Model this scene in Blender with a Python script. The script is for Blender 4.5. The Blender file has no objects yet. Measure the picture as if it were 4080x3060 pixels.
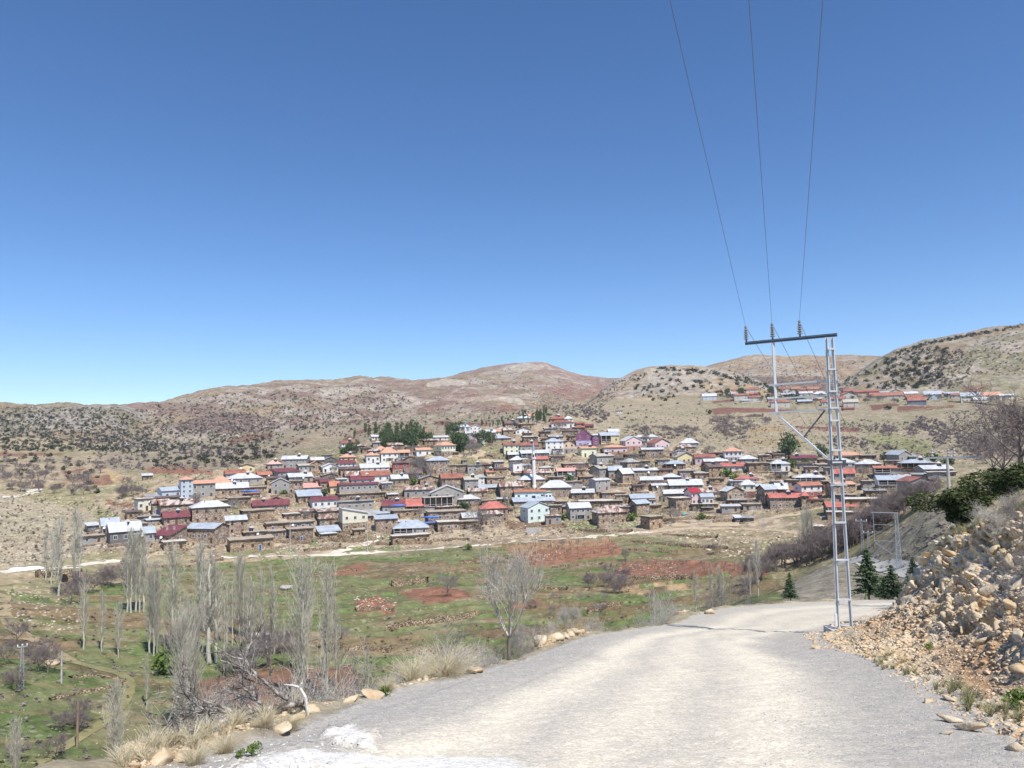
import bpy, bmesh, math, random
import numpy as np
from mathutils import Vector, Matrix
from mathutils.bvhtree import BVHTree

# ---------------------------------------------------------------- camera, sky, sun, exposure
scene = bpy.context.scene
COL = scene.collection
F = 3024.0
PITCH, ROLL = math.radians(4.2), math.radians(1.3)
FW = np.array([0, math.cos(PITCH), math.sin(PITCH)])
R0 = np.array([1.0, 0, 0]); U0 = np.array([0, -math.sin(PITCH), math.cos(PITCH)])
RT = math.cos(ROLL)*R0 - math.sin(ROLL)*U0
UP = math.sin(ROLL)*R0 + math.cos(ROLL)*U0
cam = bpy.data.cameras.new('camera'); camo = bpy.data.objects.new('camera', cam); COL.objects.link(camo)
camo.matrix_world = Matrix(((RT[0], UP[0], -FW[0], 0), (RT[1], UP[1], -FW[1], 0), (RT[2], UP[2], -FW[2], 0), (0, 0, 0, 1)))
cam.sensor_width = 36; cam.lens = 36*F/4080; cam.clip_start = 0.1; cam.clip_end = 20000
scene.camera = camo

SUN_AZ = math.radians(147)      # clockwise from +y towards +x
SUN_EL = math.radians(57)
world = bpy.data.worlds.new('World'); scene.world = world; world.use_nodes = True
wn = world.node_tree; bg = wn.nodes['Background']
sky = wn.nodes.new('ShaderNodeTexSky'); sky.sky_type = 'NISHITA'; sky.sun_disc = False
sky.sun_elevation = SUN_EL; sky.sun_rotation = SUN_AZ
sky.altitude = 3200; sky.air_density = 1.0; sky.dust_density = 0.0; sky.ozone_density = 2.0
hs = wn.nodes.new('ShaderNodeHueSaturation'); hs.inputs['Saturation'].default_value = 1.22; hs.inputs['Hue'].default_value = 0.503; wn.links.new(sky.outputs[0], hs.inputs['Color']); wn.links.new(hs.outputs[0], bg.inputs[0]); bg.inputs[1].default_value = 0.126
sd = Vector((math.sin(SUN_AZ)*math.cos(SUN_EL), math.cos(SUN_AZ)*math.cos(SUN_EL), math.sin(SUN_EL)))
sl = bpy.data.lights.new('sun', 'SUN'); slo = bpy.data.objects.new('sun', sl); COL.objects.link(slo)
slo.rotation_euler = sd.to_track_quat('Z', 'Y').to_euler(); sl.energy = 4.5; sl.angle = math.radians(0.5); sl.color = (1.0, 0.955, 0.89)
scene.view_settings.view_transform = 'Standard'; scene.view_settings.look = 'None'
scene.view_settings.exposure = 0.45; scene.view_settings.gamma = 1

# ---------------------------------------------------------------- helpers
rng = np.random.default_rng(7); random.seed(7)

def ray(px, py):
    return FW + RT*((px-2040)/F) - UP*((py-1530)/F)
def at(px, py, r):
    """world point seen at full-size photo pixel (px,py) at horizontal range r"""
    d = ray(px, py); return d*(r/math.hypot(d[0], d[1]))
def project(P):
    P = np.asarray(P); w = P@FW; w = np.where(np.abs(w) < 1e-6, 1e-6, w)
    return 2040+F*(P@RT)/w, 1530-F*(P@UP)/w, w

def _h(ix, iy, s):
    with np.errstate(over='ignore'):
        v = (ix.astype(np.int64)*374761393 + iy.astype(np.int64)*668265263 + s*974634541) & 0x7fffffff
        v = ((v ^ (v >> 13))*1274126177) & 0x7fffffff
        v = (v ^ (v >> 16)) & 0x7fffffff
    return v/float(0x7fffffff)
def vnoise(x, y, s=0):
    ix = np.floor(x); iy = np.floor(y); fx = x-ix; fy = y-iy
    fx = fx*fx*(3-2*fx); fy = fy*fy*(3-2*fy)
    a = _h(ix, iy, s); b = _h(ix+1, iy, s); c = _h(ix, iy+1, s); d = _h(ix+1, iy+1, s)
    return (a*(1-fx)+b*fx)*(1-fy)+(c*(1-fx)+d*fx)*fy
def fbm(x, y, size, octv=4, s=0, gain=0.5):
    t = np.zeros_like(x, dtype=float); a = 1.0; n = 0; k = 1.0/size
    for i in range(octv):
        t += a*vnoise(x*k+17.3*i, y*k-9.1*i, s+i*13); n += a; a *= gain; k *= 2.03
    return t/n
def sstep(a, b, x):
    t = np.clip((x-a)/(b-a), 0, 1); return t*t*(3-2*t)
def cellnoise(P, size, s=0):
    """3-D cellular noise -> F1, F2-F1, random id of nearest cell"""
    Q = P/size; I = np.floor(Q).astype(np.int64)
    f1 = np.full(len(P), 9.0); f2 = np.full(len(P), 9.0); idr = np.zeros(len(P))
    for dx in (-1, 0, 1):
        for dy in (-1, 0, 1):
            for dz in (-1, 0, 1):
                J = I+np.array([dx, dy, dz])
                a = _h(J[:, 0]+J[:, 2]*57, J[:, 1]-J[:, 2]*31, s); b = _h(J[:, 0]+J[:, 2]*57, J[:, 1]-J[:, 2]*31, s+7); c = _h(J[:, 0]+J[:, 2]*57, J[:, 1]-J[:, 2]*31, s+19)
                D = np.sqrt((J[:, 0]+a-Q[:, 0])**2+(J[:, 1]+b-Q[:, 1])**2+(J[:, 2]+c-Q[:, 2])**2)
                m = D < f1
                f2 = np.where(m, f1, np.minimum(f2, D)); idr = np.where(m, (a*7.3+b*3.1+c*5.7) % 1.0, idr); f1 = np.where(m, D, f1)
    return f1, f2-f1, idr

def pip(poly, X, Y):
    ins = np.zeros(X.shape, bool); n = len(poly); j = n-1
    for i in range(n):
        xi, yi = poly[i]; xj, yj = poly[j]
        if yi != yj:
            ins ^= ((yi > Y) != (yj > Y)) & (X < (xj-xi)*(Y-yi)/(yj-yi)+xi)
        j = i
    return ins

def tag(o, label=None, cat=None, group=None, kind=None):
    if label: o['label'] = label
    if cat: o['category'] = cat
    if group: o['group'] = group
    if kind: o['kind'] = kind
    return o
def empty(name, loc, rz=0.0):
    o = bpy.data.objects.new(name, None); COL.objects.link(o); o.location = loc; o.rotation_euler = (0, 0, rz); o.empty_display_size = 0.5
    return o
def link(name, me, parent=None, loc=None, rot=None, scale=None):
    o = bpy.data.objects.new(name, me); COL.objects.link(o)
    if parent: o.parent = parent
    if loc is not None: o.location = loc
    if rot is not None: o.rotation_euler = rot
    if scale is not None: o.scale = scale
    return o
def np_mesh(name, V, Fq, mats, smooth=False, mi=None, col=None):
    """V (n,3); Fq (m,3|4) int array"""
    me = bpy.data.meshes.new(name); V = np.asarray(V, dtype=np.float32); Fq = np.asarray(Fq, dtype=np.int32); k = Fq.shape[1]
    me.vertices.add(len(V)); me.vertices.foreach_set('co', V.ravel())
    me.loops.add(Fq.size); me.loops.foreach_set('vertex_index', Fq.ravel())
    me.polygons.add(len(Fq)); me.polygons.foreach_set('loop_start', np.arange(0, Fq.size, k, dtype=np.int32))
    me.update(calc_edges=True)
    if smooth: me.polygons.foreach_set('use_smooth', np.ones(len(Fq), bool))
    for m in (mats if isinstance(mats, (list, tuple)) else [mats]): me.materials.append(m)
    if mi is not None: me.polygons.foreach_set('material_index', np.asarray(mi, dtype=np.int32))
    if col is not None:
        ca = me.color_attributes.new('Soil', 'FLOAT_COLOR', 'POINT')
        c4 = np.ones((len(V), 4), np.float32); c4[:, :col.shape[1]] = col; ca.data.foreach_set('color', c4.ravel())
    return me
class MB:
    """collects polygons, then links them as ONE mesh"""
    def __init__(s): s.v = []; s.f = []; s.m = []
    def poly(s, pts, mi=0):
        b = len(s.v); s.v += [tuple(p) for p in pts]; s.f.append(tuple(range(b, b+len(pts)))); s.m.append(mi)
    def box(s, a, b, mi=0, M=None):
        x0, y0, z0 = a; x1, y1, z1 = b
        P = [(x0, y0, z0), (x1, y0, z0), (x1, y1, z0), (x0, y1, z0), (x0, y0, z1), (x1, y0, z1), (x1, y1, z1), (x0, y1, z1)]
        if M is not None: P = [tuple(M@Vector(p)) for p in P]
        n = len(s.v); s.v += P
        for f in ((0, 3, 2, 1), (4, 5, 6, 7), (0, 1, 5, 4), (1, 2, 6, 5), (2, 3, 7, 6), (3, 0, 4, 7)):
            s.f.append(tuple(n+i for i in f)); s.m.append(mi)
    def bar(s, p, q, w, h=None, mi=0):
        """rectangular bar from p to q"""
        p = Vector(p); q = Vector(q); d = q-p; L = d.length; h = h or w
        M = Matrix.Translation(p) @ d.to_track_quat('Z', 'Y').to_matrix().to_4x4()
        s.box((-w/2, -h/2, 0), (w/2, h/2, L), mi, M)
    def tube(s, pts, rad, n=5, mi=0, caps=True):
        rings = []
        pts = [Vector(p) for p in pts]
        for i, p in enumerate(pts):
            d = (pts[min(i+1, len(pts)-1)]-pts[max(i-1, 0)])
            if d.length < 1e-9: d = Vector((0, 0, 1))
            q = d.to_track_quat('Z', 'Y'); r = rad[i] if isinstance(rad, (list, tuple)) else rad
            b = len(s.v)
            for k in range(n):
                a = 2*math.pi*k/n; s.v.append(tuple(p+q@Vector((r*math.cos(a), r*math.sin(a), 0))))
            rings.append(b)
        for a, b in zip(rings, rings[1:]):
            for k in range(n):
                s.f.append((a+k, a+(k+1) % n, b+(k+1) % n, b+k)); s.m.append(mi)
        if caps:
            s.f.append(tuple(rings[0]+k for k in range(n))[::-1]); s.m.append(mi)
            s.f.append(tuple(rings[-1]+k for k in range(n))); s.m.append(mi)
    def lathe(s, prof, n=12, mi=0, M=None):
        b = len(s.v); prof = list(prof)
        for r, z in prof:
            for k in range(n):
                a = 2*math.pi*k/n; p = Vector((r*math.cos(a), r*math.sin(a), z)); s.v.append(tuple(M@p if M is not None else p))
        for i in range(len(prof)-1):
            for k in range(n):
                s.f.append((b+i*n+k, b+i*n+(k+1) % n, b+(i+1)*n+(k+1) % n, b+(i+1)*n+k)); s.m.append(mi)
        s.f.append(tuple(b+k for k in range(n))[::-1]); s.m.append(mi)
        s.f.append(tuple(b+(len(prof)-1)*n+k for k in range(n))); s.m.append(mi)
    def shell(s, V, Fs, t, mi=0, mside=None, up=0):
        """thicken a top surface downward by t"""
        if up: V = [(v[0], v[1], v[2]+t) for v in V]
        n = len(s.v); N = len(V); s.v += [tuple(v) for v in V]; s.v += [(v[0], v[1], v[2]-t) for v in V]
        E = {}
        for f in Fs:
            s.f.append(tuple(n+i for i in f)); s.m.append(mi)
            s.f.append(tuple(n+N+i for i in f[::-1])); s.m.append(mi if mside is None else mside)
            for a, b in zip(f, f[1:]+f[:1]): E[(a, b)] = 1
        for (a, b) in list(E):
            if (b, a) not in E:
                s.f.append((n+a, n+N+a, n+N+b, n+b)); s.m.append(mi if mside is None else mside)
    def mesh(s, name, mats, smooth=False):
        me = bpy.data.meshes.new(name); me.from_pydata(s.v, [], s.f); me.validate()
        for m in (mats if isinstance(mats, (list, tuple)) else [mats]): me.materials.append(m)
        if len(me.polygons) == len(s.m): me.polygons.foreach_set('material_index', s.m)
        if smooth: me.polygons.foreach_set('use_smooth', [True]*len(me.polygons))
        me.update(); return me
    def build(s, name, mats, parent=None, loc=None, rot=None, smooth=False):
        return link(name, s.mesh(name, mats, smooth), parent, loc, rot)

# ---------------------------------------------------------------- materials
def nt(m): return m.node_tree.nodes, m.node_tree.links
def mat(name, col, rough=0.85, var=0.25, size=1.5, col2=None, bump=0.0, metal=0.0, stretch=(1, 1, 1), attr=False, size2=None, fac=(0.35, 0.65), spec=0.3):
    """principled with world-position noise between two colours"""
    m = bpy.data.materials.new(name); m.use_nodes = True; N, L = nt(m); b = N['Principled BSDF']
    b.inputs['Roughness'].default_value = rough; b.inputs['Metallic'].default_value = metal; b.inputs['Specular IOR Level'].default_value = spec
    g = N.new('ShaderNodeNewGeometry'); mp = N.new('ShaderNodeMapping'); L.new(g.outputs['Position'], mp.inputs[0]); mp.inputs['Scale'].default_value = stretch
    nz = N.new('ShaderNodeTexNoise'); nz.inputs['Scale'].default_value = 1.0/size; nz.inputs['Detail'].default_value = 6; nz.inputs['Roughness'].default_value = 0.65
    L.new(mp.outputs[0], nz.inputs['Vector'])
    r = N.new('ShaderNodeMapRange'); r.inputs[1].default_value = fac[0]; r.inputs[2].default_value = fac[1]; L.new(nz.outputs[0], r.inputs[0])
    mx = N.new('ShaderNodeMix'); mx.data_type = 'RGBA'; L.new(r.outputs[0], mx.inputs['Factor'])
    c2 = col2 if col2 else tuple(min(1, c*(1+var)) for c in col); c1 = col if col2 else tuple(c*(1-var) for c in col)
    mx.inputs['A'].default_value = (*c1, 1); mx.inputs['B'].default_value = (*c2, 1)
    L.new(mx.outputs['Result'], b.inputs['Base Color'])
    if bump:
        bp = N.new('ShaderNodeBump'); bp.inputs['Strength'].default_value = min(1, bump); bp.inputs['Distance'].default_value = size*0.25
        L.new(nz.outputs[0], bp.inputs['Height']); L.new(bp.outputs[0], b.inputs['Normal'])
    return m
def ground_mat(name, size, amount, bump, rocks=None, rock_col=(0.55, 0.5, 0.42), fine=None):
    """'Soil' vertex colour x multi-scale noise, pale rock speckle from cellular noise"""
    m = bpy.data.materials.new(name); m.use_nodes = True; N, L = nt(m); b = N['Principled BSDF']; b.inputs['Roughness'].default_value = 0.95; b.inputs['Specular IOR Level'].default_value = 0.15
    a = N.new('ShaderNodeVertexColor'); a.layer_name = 'Soil'; g = N.new('ShaderNodeNewGeometry')
    nz = N.new('ShaderNodeTexNoise'); nz.inputs['Scale'].default_value = 1/size; nz.inputs['Detail'].default_value = 9; nz.inputs['Roughness'].default_value = 0.72; L.new(g.outputs['Position'], nz.inputs['Vector'])
    r = N.new('ShaderNodeMapRange'); r.inputs[1].default_value = 0.3; r.inputs[2].default_value = 0.7; r.inputs[3].default_value = 1-amount; r.inputs[4].default_value = 1+amount; L.new(nz.outputs[0], r.inputs[0])
    mu = N.new('ShaderNodeVectorMath'); mu.operation = 'SCALE'; L.new(a.outputs['Color'], mu.inputs[0]); L.new(r.outputs[0], mu.inputs['Scale'])
    out = mu.outputs[0]
    if rocks:
        v = N.new('ShaderNodeTexVoronoi'); v.inputs['Scale'].default_value = 1/rocks[0]; L.new(g.outputs['Position'], v.inputs['Vector'])
        n2 = N.new('ShaderNodeTexNoise'); n2.inputs['Scale'].default_value = 1/rocks[1]; n2.inputs['Detail'].default_value = 4; L.new(g.outputs['Position'], n2.inputs['Vector'])
        ad = N.new('ShaderNodeMath'); ad.operation = 'MULTIPLY_ADD'; L.new(n2.outputs[0], ad.inputs[0]); ad.inputs[1].default_value = -1.1; L.new(v.outputs['Distance'], ad.inputs[2])
        r2 = N.new('ShaderNodeMapRange'); r2.inputs[1].default_value = rocks[2]; r2.inputs[2].default_value = rocks[2]-0.12; L.new(ad.outputs[0], r2.inputs[0])
        al = N.new('ShaderNodeMath'); al.operation = 'MULTIPLY'; L.new(r2.outputs[0], al.inputs[0]); L.new(a.outputs['Alpha'], al.inputs[1])
        mx = N.new('ShaderNodeMix'); mx.data_type = 'RGBA'; L.new(al.outputs[0], mx.inputs['Factor']); L.new(out, mx.inputs['A']); mx.inputs['B'].default_value = (*rock_col, 1); out = mx.outputs['Result']
    L.new(out, b.inputs['Base Color'])
    bp = N.new('ShaderNodeBump'); bp.inputs['Strength'].default_value = bump; bp.inputs['Distance'].default_value = size*0.3; L.new(nz.outputs[0], bp.inputs['Height']); L.new(bp.outputs[0], b.inputs['Normal'])
    return m
def stone_mat(name, c1, c2, joint, size=0.55):
    m = bpy.data.materials.new(name); m.use_nodes = True; N, L = nt(m); b = N['Principled BSDF']; b.inputs['Roughness'].default_value = 0.95; b.inputs['Specular IOR Level'].default_value = 0.1
    g = N.new('ShaderNodeNewGeometry'); mp = N.new('ShaderNodeMapping'); mp.inputs['Scale'].default_value = (1, 1, 2.0); L.new(g.outputs['Position'], mp.inputs[0])
    v = N.new('ShaderNodeTexVoronoi'); v.inputs['Scale'].default_value = 1/size; L.new(mp.outputs[0], v.inputs['Vector'])
    mx = N.new('ShaderNodeMix'); mx.data_type = 'RGBA'; sp = N.new('ShaderNodeSeparateColor'); L.new(v.outputs['Color'], sp.inputs[0]); L.new(sp.outputs[0], mx.inputs['Factor'])
    mx.inputs['A'].default_value = (*c1, 1); mx.inputs['B'].default_value = (*c2, 1)
    r = N.new('ShaderNodeMapRange'); r.inputs[1].default_value = 0.35; r.inputs[2].default_value = 0.62; L.new(v.outputs['Distance'], r.inputs[0])
    m2 = N.new('ShaderNodeMix'); m2.data_type = 'RGBA'; L.new(r.outputs[0], m2.inputs['Factor']); L.new(mx.outputs['Result'], m2.inputs['A']); m2.inputs['B'].default_value = (*joint, 1)
    nz = N.new('ShaderNodeTexNoise'); nz.inputs['Scale'].default_value = 0.6; nz.inputs['Detail'].default_value = 5; L.new(g.outputs['Position'], nz.inputs['Vector'])
    r3 = N.new('ShaderNodeMapRange'); r3.inputs[1].default_value = 0.3; r3.inputs[2].default_value = 0.7; r3.inputs[3].default_value = 0.6; r3.inputs[4].default_value = 1.4; L.new(nz.outputs[0], r3.inputs[0])
    mu = N.new('ShaderNodeVectorMath'); mu.operation = 'SCALE'; L.new(m2.outputs['Result'], mu.inputs[0]); L.new(r3.outputs[0], mu.inputs['Scale'])
    L.new(mu.outputs[0], b.inputs['Base Color'])
    bp = N.new('ShaderNodeBump'); bp.inputs['Strength'].default_value = 0.8; bp.inputs['Distance'].default_value = 0.1; bp.invert = True; L.new(v.outputs['Distance'], bp.inputs['Height']); L.new(bp.outputs[0], b.inputs['Normal'])
    return m
# ---------------------------------------------------------------- terrain
def pchip_rows(A, per):
    """A (K,n) control rows -> monotone cubic along axis 0, per = samples per segment"""
    K = A.shape[0]; d = A[1:]-A[:-1]; m = np.zeros_like(A); m[0] = d[0]; m[-1] = d[-1]
    p = d[1:]*d[:-1]; s = d[1:]+d[:-1]
    m[1:-1] = np.where(p > 0, 2*p/np.where(np.abs(s) < 1e-9, 1e-9, s), 0)
    out = []
    for k in range(K-1):
        t = np.linspace(0, 1, per[k], endpoint=False)[:, None]
        h00 = 2*t**3-3*t**2+1; h10 = t**3-2*t**2+t; h01 = -2*t**3+3*t**2; h11 = t**3-t**2
        out.append(h00*A[k]+h10*m[k]+h01*A[k+1]+h11*m[k+1])
    out.append(A[-1:]); return np.vstack(out)
def smooth1(a, n):
    if n < 1: return a
    k = np.hanning(2*n+3); k /= k.sum(); p = np.pad(a, n+1, mode='edge'); return np.convolve(p, k, mode='valid')
def sheet_geo(rows, per, px0, px1, ncol, sm):
    """rows: list of [(px, py or ('z',z), r), ...] -> X,Y,Z grids (rows, cols)"""
    az = np.arctan((np.linspace(px0, px1, ncol)-2040)/F); RR = []; ZZ = []
    for row in rows:
        a = []; rr = []; zz = []
        for px, py, r in row:
            if isinstance(py, tuple):
                a.append(math.atan((px-2040)/F)); rr.append(r); zz.append(py[1])
            else:
                p = at(px, py, r); a.append(math.atan2(p[0], p[1])); rr.append(r); zz.append(p[2])
        o = np.argsort(a); a = np.array(a)[o]; rr = np.array(rr)[o]; zz = np.array(zz)[o]
        RR.append(smooth1(np.interp(az, a, rr), sm)); ZZ.append(smooth1(np.interp(az, a, zz), sm))
    Rg = pchip_rows(np.array(RR), per); Zg = pchip_rows(np.array(ZZ), per)
    return Rg*np.sin(az), Rg*np.cos(az), Zg
def grid_faces(nr, nc):
    i = np.arange(nr-1)[:, None]*nc+np.arange(nc-1)[None, :]
    return np.stack([i, i+1, i+nc+1, i+nc], -1).reshape(-1, 4)
BV = []     # (bvh, name)
def add_bvh(V, Fq):
    BV.append(BVHTree.FromPolygons([tuple(v) for v in V.tolist()], Fq.tolist(), all_triangles=False))
def hit(px, py, only=None):
    d = Vector(ray(px, py)).normalized(); best = None
    for i, b in enumerate(BV):
        if only is not None and i not in only: continue
        l, n, idx, dist = b.ray_cast(Vector((0, 0, 0)), d)
        if l is not None and (best is None or dist < best[1]): best = (l, dist)
    return best[0] if best else None
def ground_z(x, y, only=None, top=300):
    best = None
    for i, b in enumerate(BV):
        if only is not None and i not in only: continue
        l, n, idx, dist = b.ray_cast(Vector((x, y, top)), Vector((0, 0, -1)))
        if l is not None and (best is None or l.z > best): best = l.z
    return best

TAN = np.array([0.36, 0.285, 0.185]); DRY = np.array([0.27, 0.225, 0.14]); GREEN = np.array([0.165, 0.180, 0.080]); LUSH = np.array([0.125, 0.17, 0.058])
RED = np.array([0.25, 0.12, 0.078]); DRED = np.array([0.155, 0.075, 0.055]); LIME = np.array([0.44, 0.40, 0.34]); GREY = np.array([0.26, 0.235, 0.19]); PURP = np.array([0.17, 0.135, 0.13]); BEIGE = np.array([0.38, 0.27, 0.15]); OLIVE = np.array([0.20, 0.195, 0.095]); BROWN = np.array([0.2, 0.13, 0.08]); WHITE = np.array([0.62, 0.59, 0.53])
def paint(C, PX, PY, polys, jit, seed):
    jx = (fbm(PX, PY, jit*2.5, 3, seed)-0.5)*2*jit; jy = (fbm(PX, PY, jit*2.5, 3, seed+50)-0.5)*1.2*jit*0.6
    for col, poly, k in polys:
        m = pip(poly, PX+jx, PY+jy)
        C[m] = C[m]*(1-k)+col*k
def cp(crop, pts):
    o = CROPS[crop]; return [(o[0]+x/o[2], o[1]+y/o[2]) for x, y in pts]
S3 = 2111/700
CROPS = {'A': (300, 1700, S3), 'B': (900, 1700, S3), 'C': (1500, 1620, S3), 'D': (2100, 1620, S3), 'E': (2700, 1620, S3), 'F': (3300, 1700, S3),
         'G': (1300, 1600, 3.16), 'K': (1900, 1600, 2.765), 'L': (2700, 1450, 3.16), 'M': (3300, 1250, 2.836), 'V': (1300, 2050, 1.58), 'W': (2500, 2050, 1.843),
         'X': (0, 1500, 2.074), 'Y': (0, 2200, 1.58), 'Z': (500, 2150, 2.212), 'P': (2800, 1200, 1.185)}

# --- main valley sheet: rows run across the picture, r grows from row to row
Z = lambda z: ('z', z)
VROWS = [
 [(-900, Z(-52), 40), (0, Z(-46), 42), (1000, Z(-40), 46), (1700, Z(-34), 50), (2300, Z(-30), 56), (2700, Z(-28), 66), (3000, Z(-26), 74), (3400, Z(-25), 80), (3700, Z(-22), 82), (4080, Z(-16), 84), (4900, Z(-6), 84)],
 [(-900, Z(-44), 70), (0, Z(-44), 74), (1000, Z(-43.5), 78), (1700, Z(-42), 82), (2300, Z(-38), 84), (2700, Z(-34), 88), (3000, 2400, 96), (3300, 2385, 98), (3640, 2400, 98), (4080, 2300, 102), (4900, 2200, 110)],
 [(-900, 3060, 100), (0, 3060, 103), (500, 3055, 103), (1000, 2980, 108), (1500, 2840, 116), (2000, 2680, 130), (2500, 2500, 150), (2800, 2440, 150), (3000, 2380, 140), (3150, 2315, 138), (3314, 2240, 140), (3420, 2236, 140), (3640, 2290, 118), (4080, 2200, 118), (4900, 2100, 120)],
 [(-900, 2560, 150), (0, 2560, 152), (500, 2580, 154), (1000, 2560, 160), (1500, 2500, 168), (2000, 2440, 176), (2500, 2370, 190), (2800, 2345, 190), (3000, 2330, 180), (3150, 2320, 165), (3314, 2250, 158), (3440, 2215, 160), (3560, 2130, 150), (3700, 2060, 140), (3900, 2000, 140), (4200, 1960, 140), (4900, 1900, 140)],
 [(-900, 2400, 195), (0, 2400, 198), (500, 2410, 200), (1000, 2380, 208), (1500, 2340, 220), (2000, 2290, 228), (2500, 2250, 236), (2800, 2230, 238), (3000, 2240, 225), (3150, 2240, 218), (3300, 2185, 222), (3440, 2120, 205), (3560, 2075, 190), (3700, 1990, 180), (3900, 1900, 175), (4200, 1820, 175), (4900, 1700, 175)],
 [(-900, 2290, 255), (0, 2283, 262), (250, 2256, 268), (500, 2236, 274), (900, 2223, 284), (1500, 2200, 290), (2000, 2166, 294), (2500, 2128, 298), (2800, 2102, 302), (3000, 2130, 286), (3200, 2140, 275), (3360, 2110, 272), (3520, 2062, 276), (3700, 1995, 272), (3900, 1990, 262), (4200, Z(-14), 250), (4900, Z(0), 250)],
 [(-900, 2150, 330), (0, 2150, 330), (300, 2180, 312), (500, 2130, 318), (700, 2120, 318), (1100, 2115, 324), (1500, 2110, 326), (2000, 2095, 328), (2500, 2050, 334), (2800, 2030, 334), (3100, 2030, 326), (3400, 2000, 322), (3700, 1945, 318), (3900, 1900, 312), (4200, 1870, 312), (4900, 1840, 312)],
 [(-900, 2000, 400), (0, 2000, 400), (300, 2050, 372), (500, 2010, 362), (700, 1985, 360), (1100, 1975, 366), (1500, 1960, 370), (2000, 1930, 376), (2500, 1900, 384), (2800, 1900, 380), (3100, 1910, 372), (3400, 1900, 366), (3700, 1862, 366), (3900, 1850, 380), (4200, 1820, 392), (4900, 1790, 392)],
 [(-900, 1900, 480), (0, 1900, 480), (300, 1925, 460), (600, 1905, 430), (820, 1872, 420), (1100, 1835, 420), (1500, 1800, 424), (2000, 1775, 430), (2400, 1750, 440), (2700, 1770, 438), (3000, 1800, 430), (3300, 1815, 424), (3600, 1800, 440), (3900, 1780, 470), (4200, 1740, 480), (4900, 1700, 480)],
 [(-900, 1850, 580), (0, 1848, 580), (300, 1852, 570), (600, 1848, 540), (900, 1820, 520), (1200, 1772, 505), (1500, 1735, 500), (1900, 1705, 500), (2250, 1668, 505), (2500, 1700, 510), (2800, 1722, 530), (3100, 1718, 550), (3400, 1706, 580), (3700, 1712, 590), (3900, 1705, 590), (4200, 1670, 590), (4900, 1640, 590)],
 [(-900, 1800, 760), (0, 1796, 760), (300, 1800, 750), (600, 1810, 720), (900, 1785, 690), (1200, 1735, 660), (1500, 1706, 640), (1900, 1680, 640), (2250, 1640, 650), (2500, 1640, 660), (2800, 1640, 680), (3100, 1632, 700), (3400, 1625, 720), (3700, 1615, 730), (3900, 1615, 730), (4200, 1600, 730), (4900, 1580, 730)],
 [(-900, 1740, 1000), (0, 1740, 1000), (300, 1760, 980), (600, 1770, 960), (900, 1750, 940), (1200, 1710, 900), (1500, 1680, 880), (1900, 1660, 880), (2250, 1615, 880), (2500, 1590, 850), (2800, 1580, 850), (3100, 1572, 860), (3400, 1566, 860), (3700, 1566, 870), (3900, 1562, 880), (4200, 1540, 880), (4900, 1520, 880)],
 [(-900, Z(-10), 1400), (0, Z(0), 1400), (1200, Z(20), 1400), (2250, Z(60), 1400), (3400, Z(60), 1400), (4900, Z(60), 1400)],
]
VPER = [26, 46, 62, 46, 40, 46, 46, 40, 30, 24, 24, 8]
X, Y, Zg = sheet_geo(VROWS, VPER, -900, 4980, 1180, 14)
PX, PY, _ = project(np.stack([X, Y, Zg], -1).reshape(-1, 3)); PX = PX.reshape(X.shape); PY = PY.reshape(X.shape)
Rg = np.hypot(X, Y)
nsc = sstep(60, 400, Rg)
# terraces in the valley, rolling ground, gully noise
Zg = Zg + (fbm(X, Y, 40, 4, 1)-0.5)*(2.0+3.0*nsc) + (fbm(X, Y, 9, 4, 2)-0.5)*1.1 + (fbm(X, Y, 2.2, 2, 3)-0.5)*0.35
terr = (fbm(X, Y, 60, 2, 9)*10+Rg/9.0); tf = terr-np.floor(terr)
Zg = Zg + (sstep(0.72, 0.92, tf)-tf)*0.9*sstep(120, 170, Rg)*sstep(520, 440, Rg)
XYZ = np.stack([X, Y, Zg], -1).reshape(-1, 3)
x_, y_ = X.ravel(), Y.ravel(); px_, py_ = PX.ravel(), PY.ravel(); rr_ = Rg.ravel()
n1 = fbm(x_, y_, 30, 5, 21); n2 = fbm(x_, y_, 7, 4, 22); n3 = fbm(x_, y_, 120, 4, 23)
def mixc(a, b, k): return a*(1-k[:, None])+b*k[:, None]
C = mixc(np.tile(DRY, (len(x_), 1)), np.tile(TAN, (len(x_), 1)), sstep(0.35, 0.6, n2))
C = mixc(C, np.tile(OLIVE, (len(x_), 1)), sstep(0.5, 0.62, n1)*0.6)
ROCKY = np.ones(len(x_))*0.8
# village ground: trodden, stony
vl = pip([(300, 2200), (420, 2030), (700, 1930), (1000, 1850), (1500, 1760), (2200, 1670), (2700, 1770), (3300, 1810), (3750, 1850), (3740, 1980), (3500, 2060), (3000, 2090), (2500, 2130), (1900, 2170), (900, 2222)], px_+(n2-0.5)*50, py_+(n1-0.5)*40)
n4 = fbm(x_, y_, 4, 4, 61); C[vl] = mixc(np.tile([0.27, 0.205, 0.145], (len(x_), 1)), np.tile([0.38, 0.31, 0.215], (len(x_), 1)), sstep(.4, .6, n4))[vl]; C[vl] = mixc(C, np.tile(OLIVE*.8, (len(x_), 1)), sstep(.54, .64, n1)*.7)[vl]; ROCKY[vl] = 1.0
band = pip([(500, 1700), (1300, 1660), (1900, 1640), (2300, 1600), (2400, 1650), (1900, 1720), (1400, 1770), (1100, 1830), (800, 1880), (400, 1870)], px_+(n2-.5)*40, py_+(n1-.5)*30); C[band] = C[band]*.45+np.array([0.235, 0.195, 0.145])*.55; ROCKY[band] = 1.0
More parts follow.
